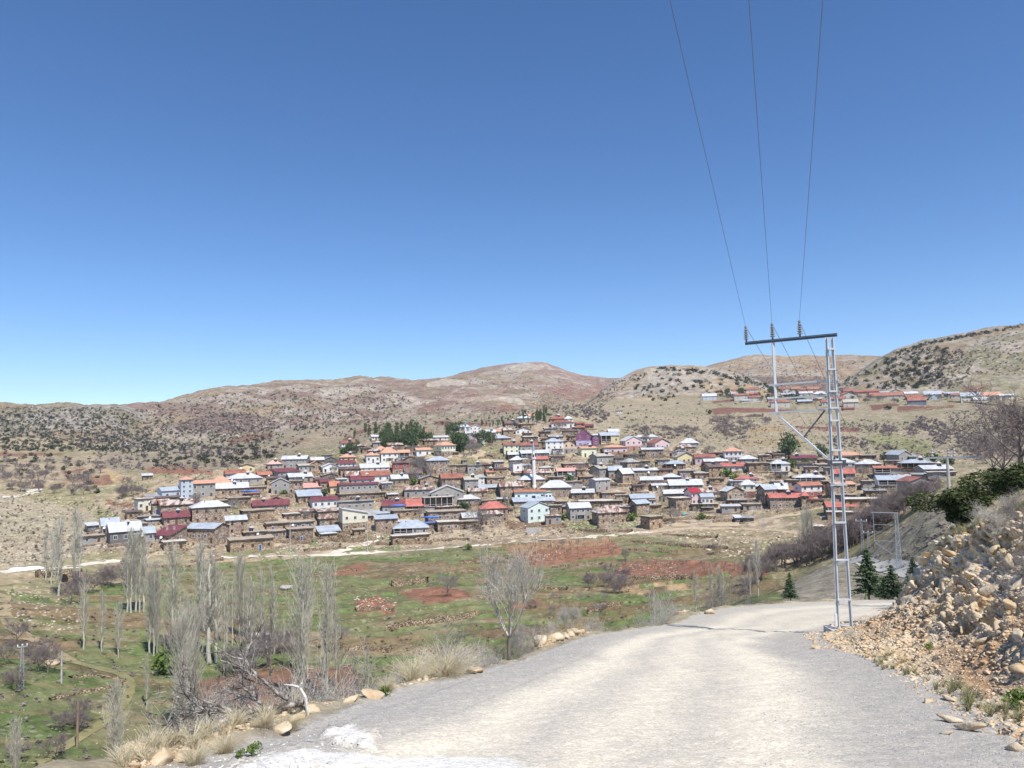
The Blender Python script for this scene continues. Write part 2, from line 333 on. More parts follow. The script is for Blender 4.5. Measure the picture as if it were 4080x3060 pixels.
b2 = pip([(2350, 1600), (4900, 1520), (4900, 1950), (3750, 1870), (2800, 1790), (2350, 1720)], px_+(n2-.5)*40, py_+(n1-.5)*30); C[b2] = C[b2]*.5+np.array([0.25, 0.215, 0.155])*.5; ROCKY[b2] = 1.0
# green valley floor
gv = pip([(-900, 3200), (-900, 2330), (0, 2330), (230, 2400), (420, 2330), (700, 2250), (900, 2232), (1500, 2206), (2100, 2166), (2560, 2130), (2700, 2160), (3000, 2200), (3080, 2230), (3120, 2380), (3000, 3200)], px_+(n2-0.5)*60, py_+(n1-0.5)*60)
xa = x_*.32+y_*.05; G = mixc(np.tile(GREEN, (len(x_), 1)), np.tile(LUSH, (len(x_), 1)), sstep(0.46, 0.6, fbm(xa, y_, 6, 4, 62))*0.9); G = mixc(G, np.tile(BROWN*1.15, (len(x_), 1)), sstep(0.56, 0.65, fbm(xa, y_, 11, 5, 63))*0.7); G = mixc(G, np.tile(DRY, (len(x_), 1)), sstep(0.56, 0.66, fbm(xa, y_, 8, 4, 31))*0.65); G = mixc(G, np.tile(BROWN*.75, (len(x_), 1)), sstep(0.6, 0.66, fbm(xa*.6, y_, 4, 4, 64))*0.5)
C[gv] = G[gv]; ROCKY[gv] = 0.35
C = mixc(C, np.tile(BROWN*1.2, (len(x_), 1)), (sstep(0.86, 0.95, tf.ravel())*0.6*gv))
# left rocky hillside and scree on the right
lh = pip([(-900, 2330), (-900, 1960), (0, 1960), (300, 2020), (500, 2100), (420, 2190), (200, 2240), (0, 2262)], px_, py_); C[lh] = C[lh]*0.5+(LIME*0.78)*np.array([1.05, .98, .88])*0.5; ROCKY[lh] = 1.0
sc = pip([(3100, 2390), (3150, 2310), (3314, 2232), (3440, 2200), (3560, 2110), (3760, 1960), (4900, 1700), (4900, 2600), (3100, 2600)], px_+(n2-0.5)*30, py_+(n1-.5)*20); C[sc] = C[sc]*0.25+GREY*0.75; ROCKY[sc] = 0.5
vg = pip(cp('F', [(420, 180), (560, 90), (900, 120), (1100, 180), (1300, 230), (1200, 290), (800, 250), (500, 200)])+[], px_, py_); C[vg] = OLIVE*1.1
FIELDS = [
 (RED*1.15, cp('V', [(1110, 195), (1790, 145), (1870, 245), (1310, 320), (1230, 290)]), .9), (BEIGE*0.9, cp('V', [(1110, 195), (1790, 145), (1800, 170), (1500, 210), (1200, 250)]), .55),
 (RED*1.1, [(2400, 2292), (2500, 2232), (2640, 2225), (2980, 2248), (3060, 2268), (3050, 2292), (2860, 2296), (2500, 2312)], .9),
 (RED, cp('V', [(460, 490), (740, 450), (930, 500), (700, 550), (620, 555)]), .95), (RED*1.1, cp('V', [(180, 540), (330, 520), (440, 570), (430, 620), (200, 610)]), .9),
 (RED*1.05, cp('V', [(20, 380), (110, 325), (250, 325), (240, 360), (150, 380)]), .85), (DRED*1.5, [(770, 2705), (980, 2668), (1170, 2660), (1300, 2650), (1400, 2643), (1440, 2700), (1420, 2790), (1240, 2830), (1000, 2822), (820, 2812)], .75),
 (RED*1.1, cp('V', [(1160, 550), (1330, 540), (1370, 570), (1170, 590)]), .9), (RED, cp('V', [(980, 670), (1150, 650), (1190, 665), (1010, 685)]), .9), (RED*0.8, cp('V', [(840, 285), (1120, 272), (1150, 285), (850, 295)]), .7),
 (BEIGE, cp('V', [(1840, 460), (1960, 450), (2050, 490), (1880, 500)]), .9), (BEIGE, cp('V', [(2060, 440), (2200, 430), (2300, 460), (2200, 480)]), .9), (BEIGE*1.05, cp('W', [(180, 510), (330, 500), (430, 525), (340, 550)]), .9),
 (RED*1.1, cp('W', [(330, 700), (600, 685), (560, 740), (300, 740)]), .85), (BROWN*0.9, [(2007, 2080), (2120, 2080), (2240, 2086), (2270, 2112), (2100, 2110), (2010, 2100)], .9),
 (DRED*1.2, [(2832, 1632), (2860, 1622), (3108, 1625), (3200, 1632), (3098, 1645), (2842, 1653)], .95), (DRED*1.2, [(3164, 1694), (3400, 1700), (3434, 1715), (3300, 1724), (3200, 1714)], .95),
 (DRED*1.1, [(3469, 1617), (3578, 1606), (3582, 1620), (3473, 1636)], .95), (DRED*1.1, [(3575, 1624), (3794, 1608), (3804, 1613), (3723, 1627), (3578, 1641)], .95), (DRED*1.1, cp('L', [(430, 460), (700, 440), (720, 470), (450, 500)]), .9),
 (BEIGE*0.85, cp('E', [(900, 270), (1000, 235), (1250, 230), (1320, 280), (1250, 310), (850, 330)]), .8), (BEIGE*0.75, cp('E', [(700, 450), (1000, 400), (1480, 420), (1500, 470), (800, 480)]), .6), (BEIGE*.9, cp('E', [(780, 390), (900, 350), (1350, 345), (1500, 400), (850, 410)]), .5),
 (DRED*1.15, cp('G', [(350, 380), (650, 310), (720, 330), (360, 430)]), .9), (DRED*1.2, cp('G', [(1360, 262), (1700, 255), (2060, 262), (2060, 315), (1400, 305)]), .85), (DRED, cp('G', [(200, 480), (320, 430), (345, 450), (230, 492)]), .9),
 (DRED*1.2, [(900, 1757), (1000, 1735), (1095, 1727), (1085, 1742), (1030, 1758), (920, 1772)], .8), (RED*1.1, cp('B', [(740, 140), (1000, 165), (1040, 190), (900, 195)]), .6), (BEIGE, cp('B', [(1030, 110), (1250, 130), (1200, 145), (1060, 130)]), .7),
 (RED, [(585, 1866), (700, 1868), (845, 1880), (850, 1892), (600, 1890)], .9), (RED*1.2, [(560, 1858), (700, 1856), (840, 1870), (700, 1874)], .5), (RED*0.9, [(0, 1797), (289, 1806), (241, 1818), (0, 1818)], .85), (RED*.9, [(-900, 1797), (0, 1797), (0, 1818), (-900, 1818)], .8),
 (RED*0.9, [(231, 1866), (333, 1855), (345, 1864), (260, 1888)], .85), (RED*0.85, [(380, 1890), (430, 1890), (462, 1929), (420, 1936), (330, 1934)], .8), (BROWN*1.3, [(250, 1900), (400, 1880), (420, 1920), (241, 1936)], .6), (RED*.75, [(415, 1985), (540, 2001), (540, 2018), (444, 2013)], .8),
 (BEIGE*1.1, [(400, 1862), (440, 1864), (520, 1910), (490, 1935), (455, 1930), (430, 1890)], .8), (GREEN*1.4, [(330, 2000), (420, 2020), (470, 2070), (360, 2040)], .6), (BROWN, [(500, 2030), (600, 2010), (620, 2050), (560, 2080), (470, 2060)], .5),
 (LUSH, cp('B', [(0, 1500), (250, 1440), (420, 1500), (800, 1480), (860, 1530), (0, 1560)]), .6), (LUSH, cp('B', [(1000, 1330), (1100, 1280), (1090, 1420), (980, 1420)]), .7), (LUSH, cp('D', [(520, 1420), (1350, 1400), (1340, 1460), (500, 1470)]), .6), (LUSH, cp('B', [(1450, 1480), (2111, 1450), (2111, 1490), (1440, 1520)]), .6),
 (LUSH, cp('W', [(1010, 240), (1240, 230), (1240, 310), (1060, 350)]), .6), (TAN, [(1690, 1815), (1930, 1808), (2100, 1850), (1990, 1850), (1900, 1828), (1700, 1826)], .9), (TAN*1.15, [(1850, 1800), (1910, 1795), (1940, 1812), (1840, 1815)], .8),
]
paint(C, px_, py_, FIELDS, 9, 77)
for col, poly, k in FIELDS[:40]:
    if k > 0.7: ROCKY[pip(poly, px_, py_)] = 0.1
C *= (0.82+0.36*n3)[:, None]
C = np.concatenate([C, ROCKY[:, None]], 1)
M_VALLEY = ground_mat('valley_soil', 3.0, 0.5, 1.0, rocks=(1.3, 7.0, -0.3), rock_col=(0.50, 0.43, 0.33))
FQ = grid_faces(*X.shape)
tag(link('terrain', np_mesh('terrain', XYZ, FQ, M_VALLEY, smooth=True, col=C)), kind='structure'); add_bvh(XYZ, FQ)

# --- hills
def hill(name, rows, per, px0, px1, ncol, sm, amp, size, base, seed, polys=(), mat_=None, rocky=0.8):
    X, Y, Z_ = sheet_geo(rows, per, px0, px1, ncol, sm)
    K = X.shape[0]; edge = np.ones(X.shape)
    rid = fbm(X, Y, size, 5, seed); rid = 1-np.abs(rid-0.5)*2.6
    Z_ = Z_ + (rid-0.6)*amp*1.3 + (fbm(X, Y, size*0.22, 4, seed+3)-0.5)*amp*0.45 + (fbm(X, Y, size*0.05, 3, seed+5)-0.5)*amp*0.16
    V = np.stack([X, Y, Z_], -1).reshape(-1, 3); px, py, _ = project(V); x, y = V[:, 0], V[:, 1]
    m1 = fbm(x, y, size*0.8, 5, seed+7); m2 = fbm(x, y, size*0.2, 4, seed+9); m3 = fbm(x, y, size*0.07, 3, seed+11)
    C = np.tile(base[0], (len(x), 1)); C = mixc(C, np.tile(base[1], (len(x), 1)), sstep(0.4, 0.6, m1)); C = mixc(C, np.tile(base[2], (len(x), 1)), sstep(0.5, 0.62, m2)*0.7); C = mixc(C, np.tile(base[3], (len(x), 1)), sstep(0.55, 0.66, m3)*0.6)
    RK = np.full(len(x), rocky)
    paint(C, px, py, polys, 12, seed)
    C *= (0.8+0.4*m1)[:, None]; FQ = grid_faces(*X.shape)
    o = link(name, np_mesh(name, V, FQ, mat_ or M_HILL, smooth=True, col=np.concatenate([C, RK[:, None]], 1))); tag(o, kind='structure'); add_bvh(V, FQ); return o
M_HILL = ground_mat('hill_soil', 10, 0.5, 1.0, rocks=(4, 30, -0.3), rock_col=(0.46, 0.415, 0.36))
LIMEH = np.array([0.34, 0.295, 0.24]); TANH = np.array([0.275, 0.205, 0.13]); OLH = np.array([0.175, 0.155, 0.095]); PURH = np.array([0.205, 0.14, 0.11]); REDH = np.array([0.185, 0.085, 0.06])
# left juniper hill
hill('hill', [[(-900, Z(-60), 700), (0, Z(-60), 700), (700, Z(-60), 760), (1000, Z(-60), 900)],
  [(-900, 1805, 900), (0, 1800, 900), (400, 1800, 900), (700, 1800, 900), (1000, 1815, 960)], [(-900, 1720, 1080), (0, 1720, 1080), (400, 1720, 1080), (700, 1760, 1080), (1000, 1800, 1080)],
  [(-900, 1614, 1300), (-300, 1610, 1300), (0, 1620, 1300), (180, 1624, 1300), (370, 1621, 1300), (480, 1626, 1300), (600, 1680, 1250), (1000, 1760, 1200)], [(-900, Z(20), 1700), (1000, Z(-20), 1700)]],
  [4, 80, 110, 20], -900, 1000, 420, 8, 12, 120, (LIMEH*.9, TANH*.9, OLH, GREY*.8), 101)
# long left ridge
hill('hill', [[(300, Z(-60), 880), (2600, Z(-40), 880)],
  [(300, 1830, 1000), (600, 1810, 1000), (900, 1800, 1000), (1300, 1770, 1000), (1700, 1720, 1000), (2200, 1690, 1000), (2600, 1680, 1000)],
  [(300, 1760, 1160), (600, 1700, 1160), (900, 1690, 1160), (1300, 1680, 1160), (1700, 1655, 1160), (2000, 1640, 1160), (2300, 1650, 1150), (2600, 1680, 1150)],
  [(300, 1720, 1300), (500, 1660, 1300), (775, 1640, 1320), (1100, 1610, 1340), (1500, 1595, 1360), (1900, 1575, 1360), (2150, 1590, 1340), (2400, 1660, 1300), (2600, 1690, 1250)],
  [(300, 1690, 1450), (480, 1626, 1480), (610, 1606, 1520), (775, 1575, 1560), (960, 1548, 1620), (1140, 1533, 1680), (1290, 1518, 1720), (1440, 1507, 1740), (1530, 1516, 1740), (1660, 1527, 1740), (1770, 1520, 1740), (1860, 1512, 1740), (1960, 1520, 1700), (2080, 1548, 1600), (2200, 1585, 1500), (2330, 1630, 1400), (2600, 1690, 1400)],
  [(300, Z(-20), 2100), (1500, Z(20), 2200), (2600, Z(-40), 2100)]],
  [4, 60, 60, 80, 16], 300, 2600, 520, 6, 15, 170, (TANH, PURH, LIMEH, OLH), 202,
  [(LIMEH*1.1, [(1270, 1545), (1500, 1540), (1500, 1560), (1300, 1570)], .7), (LIMEH*1.25, [(1690, 1528), (1780, 1508), (1850, 1512), (1870, 1530), (1700, 1545)], .7), (LIMEH*1.3, [(1820, 1590), (1950, 1575), (2080, 1590), (2100, 1615), (1980, 1595), (1830, 1605)], .7), (REDH, [(1650, 1620), (1850, 1560), (2000, 1545), (2050, 1570), (1800, 1625), (1700, 1650)], .35),
   (REDH*1.2, [(1995, 1610), (2080, 1625), (2090, 1640), (1990, 1635)], .7), (PURH*0.75, [(700, 1690), (860, 1640), (1000, 1650), (1150, 1690), (1060, 1720), (800, 1720)], .8), (OLH*1.2, [(1500, 1690), (1700, 1650), (2100, 1640), (2100, 1680), (1600, 1720)], .6)])
# pink peak
hill('mountain', [[(1300, Z(-60), 1500), (2900, Z(-40), 1500)], [(1300, 1640, 1700), (1700, 1600, 1700), (2100, 1600, 1700), (2500, 1600, 1700), (2900, 1600, 1700)],
  [(1300, 1600, 1950), (1800, 1540, 1950), (2100, 1520, 1950), (2300, 1545, 1950), (2900, 1560, 1950)],
  [(1300, 1570, 2250), (1600, 1534, 2250), (1700, 1524, 2250), (1850, 1489, 2280), (1955, 1470, 2300), (2020, 1460, 2300), (2085, 1450, 2300), (2130, 1451, 2300), (2175, 1458, 2300), (2250, 1488, 2300), (2325, 1511, 2300), (2415, 1518, 2300), (2490, 1514, 2300), (2600, 1512, 2300), (2900, 1560, 2300)], [(1300, Z(40), 2900), (2900, Z(40), 2900)]],
  [4, 50, 70, 16], 1300, 2900, 380, 4, 16, 240, (TANH*1.0, PURH*1.15, LIMEH, PURH), 303,
  [(REDH*1.15, [(2120, 1560), (2250, 1530), (2400, 1540), (2390, 1575), (2300, 1600), (2150, 1600)], .5), (REDH, [(1950, 1545), (2040, 1535), (2060, 1560), (1960, 1570)], .6), (LIMEH*1.15, [(2000, 1462), (2090, 1448), (2180, 1455), (2150, 1475), (2020, 1480)], .7)])
# cone right of centre
hill('hill', [[(2100, Z(-60), 760), (3500, Z(-20), 760)], [(2100, 1690, 850), (2300, 1680, 850), (2500, 1660, 850), (2900, 1620, 850), (3200, 1600, 850), (3500, 1600, 850)],
  [(2100, 1680, 960), (2280, 1645, 960), (2450, 1590, 960), (2700, 1560, 960), (2900, 1555, 960), (3100, 1575, 940), (3300, 1600, 920), (3500, 1610, 920)],
  [(2100, 1690, 1050), (2280, 1640, 1050), (2350, 1590, 1090), (2420, 1535, 1120), (2490, 1500, 1120), (2580, 1464, 1120), (2675, 1454, 1120), (2770, 1461, 1120), (2880, 1480, 1120), (2960, 1505, 1110), (3060, 1535, 1080), (3130, 1560, 1060), (3200, 1585, 1030), (3350, 1620, 1000), (3500, 1640, 1000)], [(2100, Z(-10), 1400), (3500, Z(-10), 1400)]],
  [4, 60, 80, 16], 2100, 3500, 400, 4, 4.5, 110, (LIMEH*1.02, TANH*1.15, LIMEH*1.1, TANH), 404,
  [(BEIGE*0.85, [(2400, 1592), (2600, 1575), (2850, 1572), (2850, 1582), (2600, 1588), (2420, 1605)], .6), (OLH*1.3, [(2300, 1660), (2600, 1610), (2850, 1620), (2850, 1680), (2400, 1690)], .6)], rocky=0.9)
# far hill behind the pylon
hill('hill', [[(2500, Z(-40), 1200), (3900, Z(-40), 1200)], [(2500, 1600, 1400), (2900, 1560, 1400), (3200, 1560, 1400), (3500, 1560, 1400), (3900, 1560, 1400)], [(2500, 1560, 1650), (2800, 1510, 1650), (3100, 1480, 1650), (3300, 1490, 1650), (3500, 1490, 1650), (3900, 1500, 1650)],
  [(2500, 1540, 1950), (2700, 1510, 1950), (2800, 1476, 1950), (2915, 1438, 1950), (2970, 1422, 1950), (3025, 1414, 1950), (3135, 1418, 1950), (3200, 1428, 1950), (3250, 1431, 1950), (3400, 1431, 1950), (3490, 1433, 1950), (3600, 1445, 1950), (3900, 1460, 1950)], [(2500, Z(40), 2500), (3900, Z(40), 2500)]],
  [4, 50, 60, 14], 2500, 3900, 340, 4, 13, 200, (TANH, TANH*1.1, LIMEH, PURH*1.1), 505,
  [(PURH*0.75, [(2900, 1500), (3300, 1500), (3400, 1560), (3000, 1560)], .7)])
# right hill
hill('hill', [[(3150, Z(-20), 760), (4980, Z(-20), 760)], [(3150, 1600, 850), (3400, 1585, 850), (3700, 1575, 850), (4080, 1570, 850), (4980, 1560, 850)],
  [(3150, 1600, 930), (3300, 1570, 930), (3420, 1530, 940), (3600, 1490, 950), (3800, 1470, 950), (4080, 1450, 950), (4980, 1420, 950)],
  [(3150, 1610, 1000), (3300, 1572, 1000), (3370, 1511, 1080), (3459, 1461, 1120), (3497, 1435, 1140), (3564, 1404, 1150), (3670, 1375, 1160), (3794, 1352, 1160), (3900, 1330, 1160), (4080, 1300, 1160), (4400, 1275, 1160), (4980, 1270, 1160)], [(3150, Z(0), 1500), (4980, Z(60), 1500)]],
  [4, 60, 80, 16], 3150, 4980, 440, 5, 8, 130, (TANH*1.05, OLH*1.25, LIMEH, GREY), 606,
  [(REDH*1.2, cp('M', [(1500, 850), (1700, 790), (1860, 790), (1720, 880), (1550, 890)]), .8), (OLH*1.3, [(3850, 1540), (4080, 1430), (4200, 1500), (4080, 1560)], .5)])
# base ground far out to the horizon (under everything)
gb = MB(); gb.poly([(-4500, -400, -70), (4500, -400, -70), (4500, 5000, -70), (-4500, 5000, -70)])
tag(gb.build('ground', mat('far_ground', (0.2, 0.17, 0.11), size=60)), kind='structure')
# ---------------------------------------------------------------- near road, bank below it, rock cut above it (one sweep, split in columns)
def zr(y): return -1.6-0.19*y
ST = [ # L, R, mid(h over road), top z, upper slope, hill core
 ((-6, -14), (5, -14), (8, -14, 1.5), (10, -14, 4.0), (16, -12, 6), (40, -10, 15)),
 ((-4.2, 1), (3.6, 1), (6, 2, 1.2), (9, 2.5, 1.0), (15, 4, 3), (40, 8, 12)),
 ((-3.5, 6.9), (4.4, 6.5), (6.8, 8, 1.1), (10, 8.5, .2), (16, 10, 2.2), (40, 14, 10)),
 ((-2.7, 9), (5.1, 8.6), (8, 11, 1.1), (11, 11.5, -.6), (17, 13, 1.2), (40, 18, 8)),
 ((-1.95, 12.3), (6.2, 11.5), (9, 13.5, 1.1), (12, 14.5, -1.2), (18, 17, .6), (41, 22, 7)),
 ((-.7, 15), (6.9, 14.5), (10, 16.5, 1.1), (12.9, 18, -1.6), (18.5, 21, 0), (42, 26, 6)),
 ((.8, 19.5), (7.7, 19), (11.5, 20.5, 1.3), (14, 22, -2.3), (19.5, 25, -.7), (42, 30, 5)),
 ((2.1, 24.2), (9.0, 23), (13, 24, 1.5), (15.3, 25, -3), (20.5, 28, -1.3), (43, 32, 4.5)),
 ((6.3, 31), (12.8, 28.3), (15, 29, 1.3), (17, 30, -4), (22, 31.5, -2.2), (43, 34, 4)),
 ((9.6, 40.5), (16, 33.5), (17.8, 33.5, 1.2), (19.6, 33.5, -4.8), (24, 33, -3), (44, 35, 3.5)),
 ((14.5, 50), (20, 38), (21.5, 37, 1.2), (22.8, 36.5, -5.3), (26, 35, -3.5), (44, 36, 3.5)),
 ((22, 56), (26, 42), (27, 40.5, 1), (28, 39, -5.5), (30, 37, -3.5), (45, 37, 3)),
 ((34, 58), (34, 44), (34.5, 42, 1), (35, 40, -5), (36, 38, -3.2), (46, 37.5, 2.5)),
 ((50, 58), (50, 43), (50, 41, 1), (50, 39, -4), (50, 37.8, -1.5), (50, 37, 2.5))]
CT = []
for i, (L_, R_, m_, t_, u_, c_) in enumerate(ST):
    a = ST[max(0, i-1)][0]; b = ST[min(len(ST)-1, i+1)][0]; tx, ty = b[0]-a[0], b[1]-a[1]; q = math.hypot(tx, ty); nx, ny = -ty/q, tx/q
    zl = zr(L_[1])
    CT.append([(L_[0]+nx*46, L_[1]+ny*46, zl-40), (L_[0]+nx*15, L_[1]+ny*15, zl-14), (L_[0]+nx*3, L_[1]+ny*3, zl-3.3), (L_[0]+nx*.6, L_[1]+ny*.6, zl-0.05), (L_[0], L_[1], zl), (R_[0], R_[1], zr(R_[1])),
               (m_[0], m_[1], zr(m_[1])+m_[2]), t_, u_, c_])
CT = np.array(CT, float)                       # (stations, cross, 3)
PA = [30, 60, 70, 70, 60, 60, 50, 44, 36, 24, 16, 10, 6]
PC = [16, 22, 16, 6, 110, 90, 100, 36, 22]
S = np.stack([pchip_rows(CT[:, :, k], PA) for k in range(3)], -1)          # (A, cross, 3)
G3 = np.stack([pchip_rows(S[:, :, k].T, PC).T for k in range(3)], -1)      # (A, Cc, 3)
cumc = np.cumsum([0]+PC); A_, B_ = G3.shape[:2]
V = G3.reshape(-1, 3).copy(); ci = np.tile(np.arange(B_), A_)
iL, iR, iM, iT, iU = cumc[4], cumc[5], cumc[6], cumc[7], cumc[8]
u = np.clip((ci-iL)/(iR-iL), 0, 1)
# normals of the smooth sweep
gu = np.gradient(G3, axis=0); gv_ = np.gradient(G3, axis=1); NN = np.cross(gv_, gu).reshape(-1, 3); NN /= np.linalg.norm(NN, axis=1)[:, None]+1e-9; NN[NN[:, 2] < 0] *= -1
wob = fbm(V[:, 0], V[:, 1], 2.2, 4, 40)
onroad = (ci >= iL) & (ci <= iR)
bank = ci < iL; face = (ci > iR) & (ci <= iT); up = ci > iT
d = np.zeros(len(V))
d += np.where(onroad, (fbm(V[:, 0], V[:, 1], 1.3, 4, 41)-0.5)*0.10*(0.35+0.65*sstep(.25, 0, u)+0.5*sstep(.8, 1, u)) + (fbm(V[:, 0], V[:, 1], .22, 3, 42)-0.5)*0.045, 0)
# wheel ruts along the road
d += np.where(onroad, -0.035*(np.exp(-((u-.38+0.02*wob)/.05)**2)+np.exp(-((u-.62)/.05)**2)), 0)
d += np.where(bank, (fbm(V[:, 0], V[:, 1], 4, 5, 43)-0.5)*1.6*sstep(iL, iL-14, ci)+(fbm(V[:, 0], V[:, 1], .5, 3, 44)-0.4)*0.22, 0)
px0, py0, _w = project(V); jn0 = (fbm(V[:, 0], V[:, 1], .5, 4, 53)-.5)*150; wp0 = (pip([(1270, 2920), (1400, 2895), (1490, 2930), (1440, 2975), (1320, 2970)], px0+jn0, py0+jn0*.5) | pip([(920, 3080), (1010, 3010), (1250, 2995), (1500, 3010), (1560, 3080)], px0+jn0, py0+jn0*.4)) & onroad
d += np.where(wp0, .03+.17*(fbm(V[:, 0], V[:, 1], .28, 4, 72)-.3), 0)
P2 = V+0.35*(np.stack([fbm(V[:, 0]+V[:, 2], V[:, 1], .9, 3, 45), fbm(V[:, 1], V[:, 2]+V[:, 0], .9, 3, 46), fbm(V[:, 2], V[:, 0]-V[:, 1], .9, 3, 47)], 1)-0.5)*2
P2 = P2 @ np.array([[1, 0, 0.25], [0.1, 1, 0.35], [-.35, -.2, 1.25]])     # tilted beds
f1a, ga, ida = cellnoise(P2, 1.35, 3); f1b, gb_, idb = cellnoise(P2, 0.5, 5); f1c, gc_, idc = cellnoise(P2, 0.2, 9)
hh = (V[:, 2]-zr(V[:, 1])); rockm = np.clip(sstep(iR+14, iM+10, ci)*0.9+0.1, 0, 1)*(sstep(0.42, 0.52, fbm(V[:, 0]+V[:, 2], V[:, 1], 2.6, 3, 48)+0.25*sstep(iM-20, iM+40, ci)))
rockm = np.where(face, rockm, 0)*sstep(iT+2, iT-12, ci)
d += np.where(face, rockm*((ida-0.4)*0.48*np.clip(ga*3, 0, 1)+(idb-0.45)*0.30*np.clip(gb_*4, 0, 1)+(idc-.5)*0.14*np.clip(gc_*4, 0, 1)) + (1-rockm)*((idb-.5)*.10*np.clip(gb_*4, 0, 1)+(idc-.4)*0.10*np.clip(gc_*4, 0, 1)), 0)
led = P2[:, 2]/.34+fbm(V[:, 0], V[:, 1], 1.1, 3, 71)*2.2; led = led-np.floor(led); d += np.where(face, rockm*(sstep(0, .75, led)*sstep(1, .85, led)-.4)*.17, 0)
d += np.where(face, (fbm(V[:, 0], V[:, 1]+V[:, 2], 1.6, 4, 49)-0.5)*0.5*sstep(iR, iR+30, ci), 0)
d += np.where(up, (fbm(V[:, 0], V[:, 1], 1.5, 4, 50)-0.5)*0.5, 0)*sstep(iT, iT+6, ci)
V = V+NN*d[:, None]
px_, py_, w_ = project(V)
Cc = np.zeros((len(V), 4)); Cc[:, 3] = 1
gravel = np.array([0.375, 0.35, 0.31]); dust = np.array([0.66, 0.595, 0.475]); pale = np.array([0.70, 0.68, 0.63])
tr = fbm(V[:, 0]*1.0+V[:, 1]*0.25, V[:, 1]*0.10, .8, 4, 51)
ud = u+(tr-0.5)*0.10
tw = sstep(0.16, 0.36, ud)*sstep(0.86, 0.70, ud)
tracks = 0.3+0.7*np.maximum.reduce([np.exp(-((ud-.36)/.07)**2), np.exp(-((ud-.52)/.06)**2)*.8, np.exp(-((ud-.68)/.07)**2)])
k = (tw*tracks)[:, None]; k = np.clip(k+(fbm(V[:, 0], V[:, 1], 1.1, 3, 52)[:, None]-0.5)*0.18*tw[:, None], 0, 1)
rc = gravel*(1-k)+dust*k; far = sstep(18, 34, V[:, 1])[:, None]; rc = rc*(1-far*0.4)+(dust*0.80)*far*0.4
jn = (fbm(V[:, 0], V[:, 1], .5, 4, 53)-.5)*150; wp = (pip([(1270, 2920), (1400, 2895), (1490, 2930), (1440, 2975), (1320, 2970)], px_+jn, py_+jn*.5)*.9+pip([(920, 3080), (1010, 3010), (1250, 2995), (1500, 3010), (2050, 3030), (2150, 3080)], px_+jn, py_+jn*.4)*.8)[:, None]; rc = rc*(1-wp)+pale*.98*wp
Cc[:, :3] = rc
bankc = np.array([0.34, 0.29, 0.20])*(0.7+0.6*wob)[:, None]; Cc[bank, :3] = bankc[bank]
rk1 = np.array([0.66, 0.44, 0.22]); rk2 = np.array([0.74, 0.61, 0.42]); rk3 = np.array([0.60, 0.51, 0.40]); soilc = np.array([0.36, 0.20, 0.095]); scree = np.array([0.42, 0.35, 0.26])
band = fbm(V[:, 0]*0.5+V[:, 2]*1.2, V[:, 1]*.35-V[:, 2], 1.4, 4, 54); fc = rk1*(1-sstep(.4, .6, idb))[:, None]+rk2*sstep(.4, .6, idb)[:, None]
fc = fc*(1-sstep(.52, .62, band)[:, None])+rk3*(1.25-.5*idc)[:, None]*sstep(.52, .62, band)[:, None]
nr = sstep(12, 8, V[:, 1])[:, None]; sm_ = scree*(0.75+.5*idc)[:, None]; so = sstep(.5, .62, fbm(V[:, 0]+V[:, 2], V[:, 1], 1.2, 4, 55))[:, None]; sm_ = sm_*(1-so*.7)+soilc*so*.7
fc = fc*rockm[:, None]+sm_*(1-rockm[:, None]); fc *= (0.8+0.4*idc)[:, None]
fan = sstep(iR+34, iR+6, ci)[:, None]*sstep(11, 15, V[:, 1])[:, None]; fc = fc*(1-fan*.75)+np.array([0.52, 0.44, 0.31])*fan*.75
gy_ = sstep(iR+12, iR, ci)[:, None]*sstep(14, 11, V[:, 1])[:, None]; fc = fc*(1-gy_)+gravel*gy_
Cc[face, :3] = fc[face]
gg = np.array([0.22, 0.205, 0.12])*(1-so)+np.array([0.36, 0.30, 0.2])*so; Cc[up, :3] = gg[up]
FQ = grid_faces(A_, B_); fcol = (FQ[:, 0] % B_)
def sub(name, m, matr, smooth):
    Fs = FQ[m]; used = np.unique(Fs); mp = np.full(len(V), -1); mp[used] = np.arange(len(used))
    return tag(link(name, np_mesh(name, V[used], mp[Fs], matr, smooth=smooth, col=Cc[used])), kind='structure')
def gravel_mat():
    m = bpy.data.materials.new('gravel_road'); m.use_nodes = True; N, L = nt(m); b = N['Principled BSDF']; b.inputs['Roughness'].default_value = 0.9; b.inputs['Specular IOR Level'].default_value = 0.2
    a = N.new('ShaderNodeVertexColor'); a.layer_name = 'Soil'; g = N.new('ShaderNodeNewGeometry'); out = a.outputs['Color']; hs = []
    for s, lo, hi in ((26, .86, 1.14), (55, .84, 1.16), (9, .96, 1.04)):
        v = N.new('ShaderNodeTexVoronoi'); v.inputs['Scale'].default_value = s; L.new(g.outputs['Position'], v.inputs['Vector']); sp = N.new('ShaderNodeSeparateColor'); L.new(v.outputs['Color'], sp.inputs[0])
        r = N.new('ShaderNodeMapRange'); r.inputs[3].default_value = lo; r.inputs[4].default_value = hi; L.new(sp.outputs[0], r.inputs[0])
        mu = N.new('ShaderNodeVectorMath'); mu.operation = 'SCALE'; L.new(out, mu.inputs[0]); L.new(r.outputs[0], mu.inputs['Scale']); out = mu.outputs[0]; hs.append(v)
    L.new(out, b.inputs['Base Color'])
    bp = N.new('ShaderNodeBump'); bp.inputs['Strength'].default_value = .28; bp.inputs['Distance'].default_value = .02; bp.invert = True; L.new(hs[0].outputs['Distance'], bp.inputs['Height']); L.new(bp.outputs[0], b.inputs['Normal'])
    return m
M_GRAV = gravel_mat(); M_NEAR = ground_mat('bank_soil', 0.5, 0.4, 0.8); M_ROCKF = ground_mat('rock_face', 0.25, 0.35, 0.9)
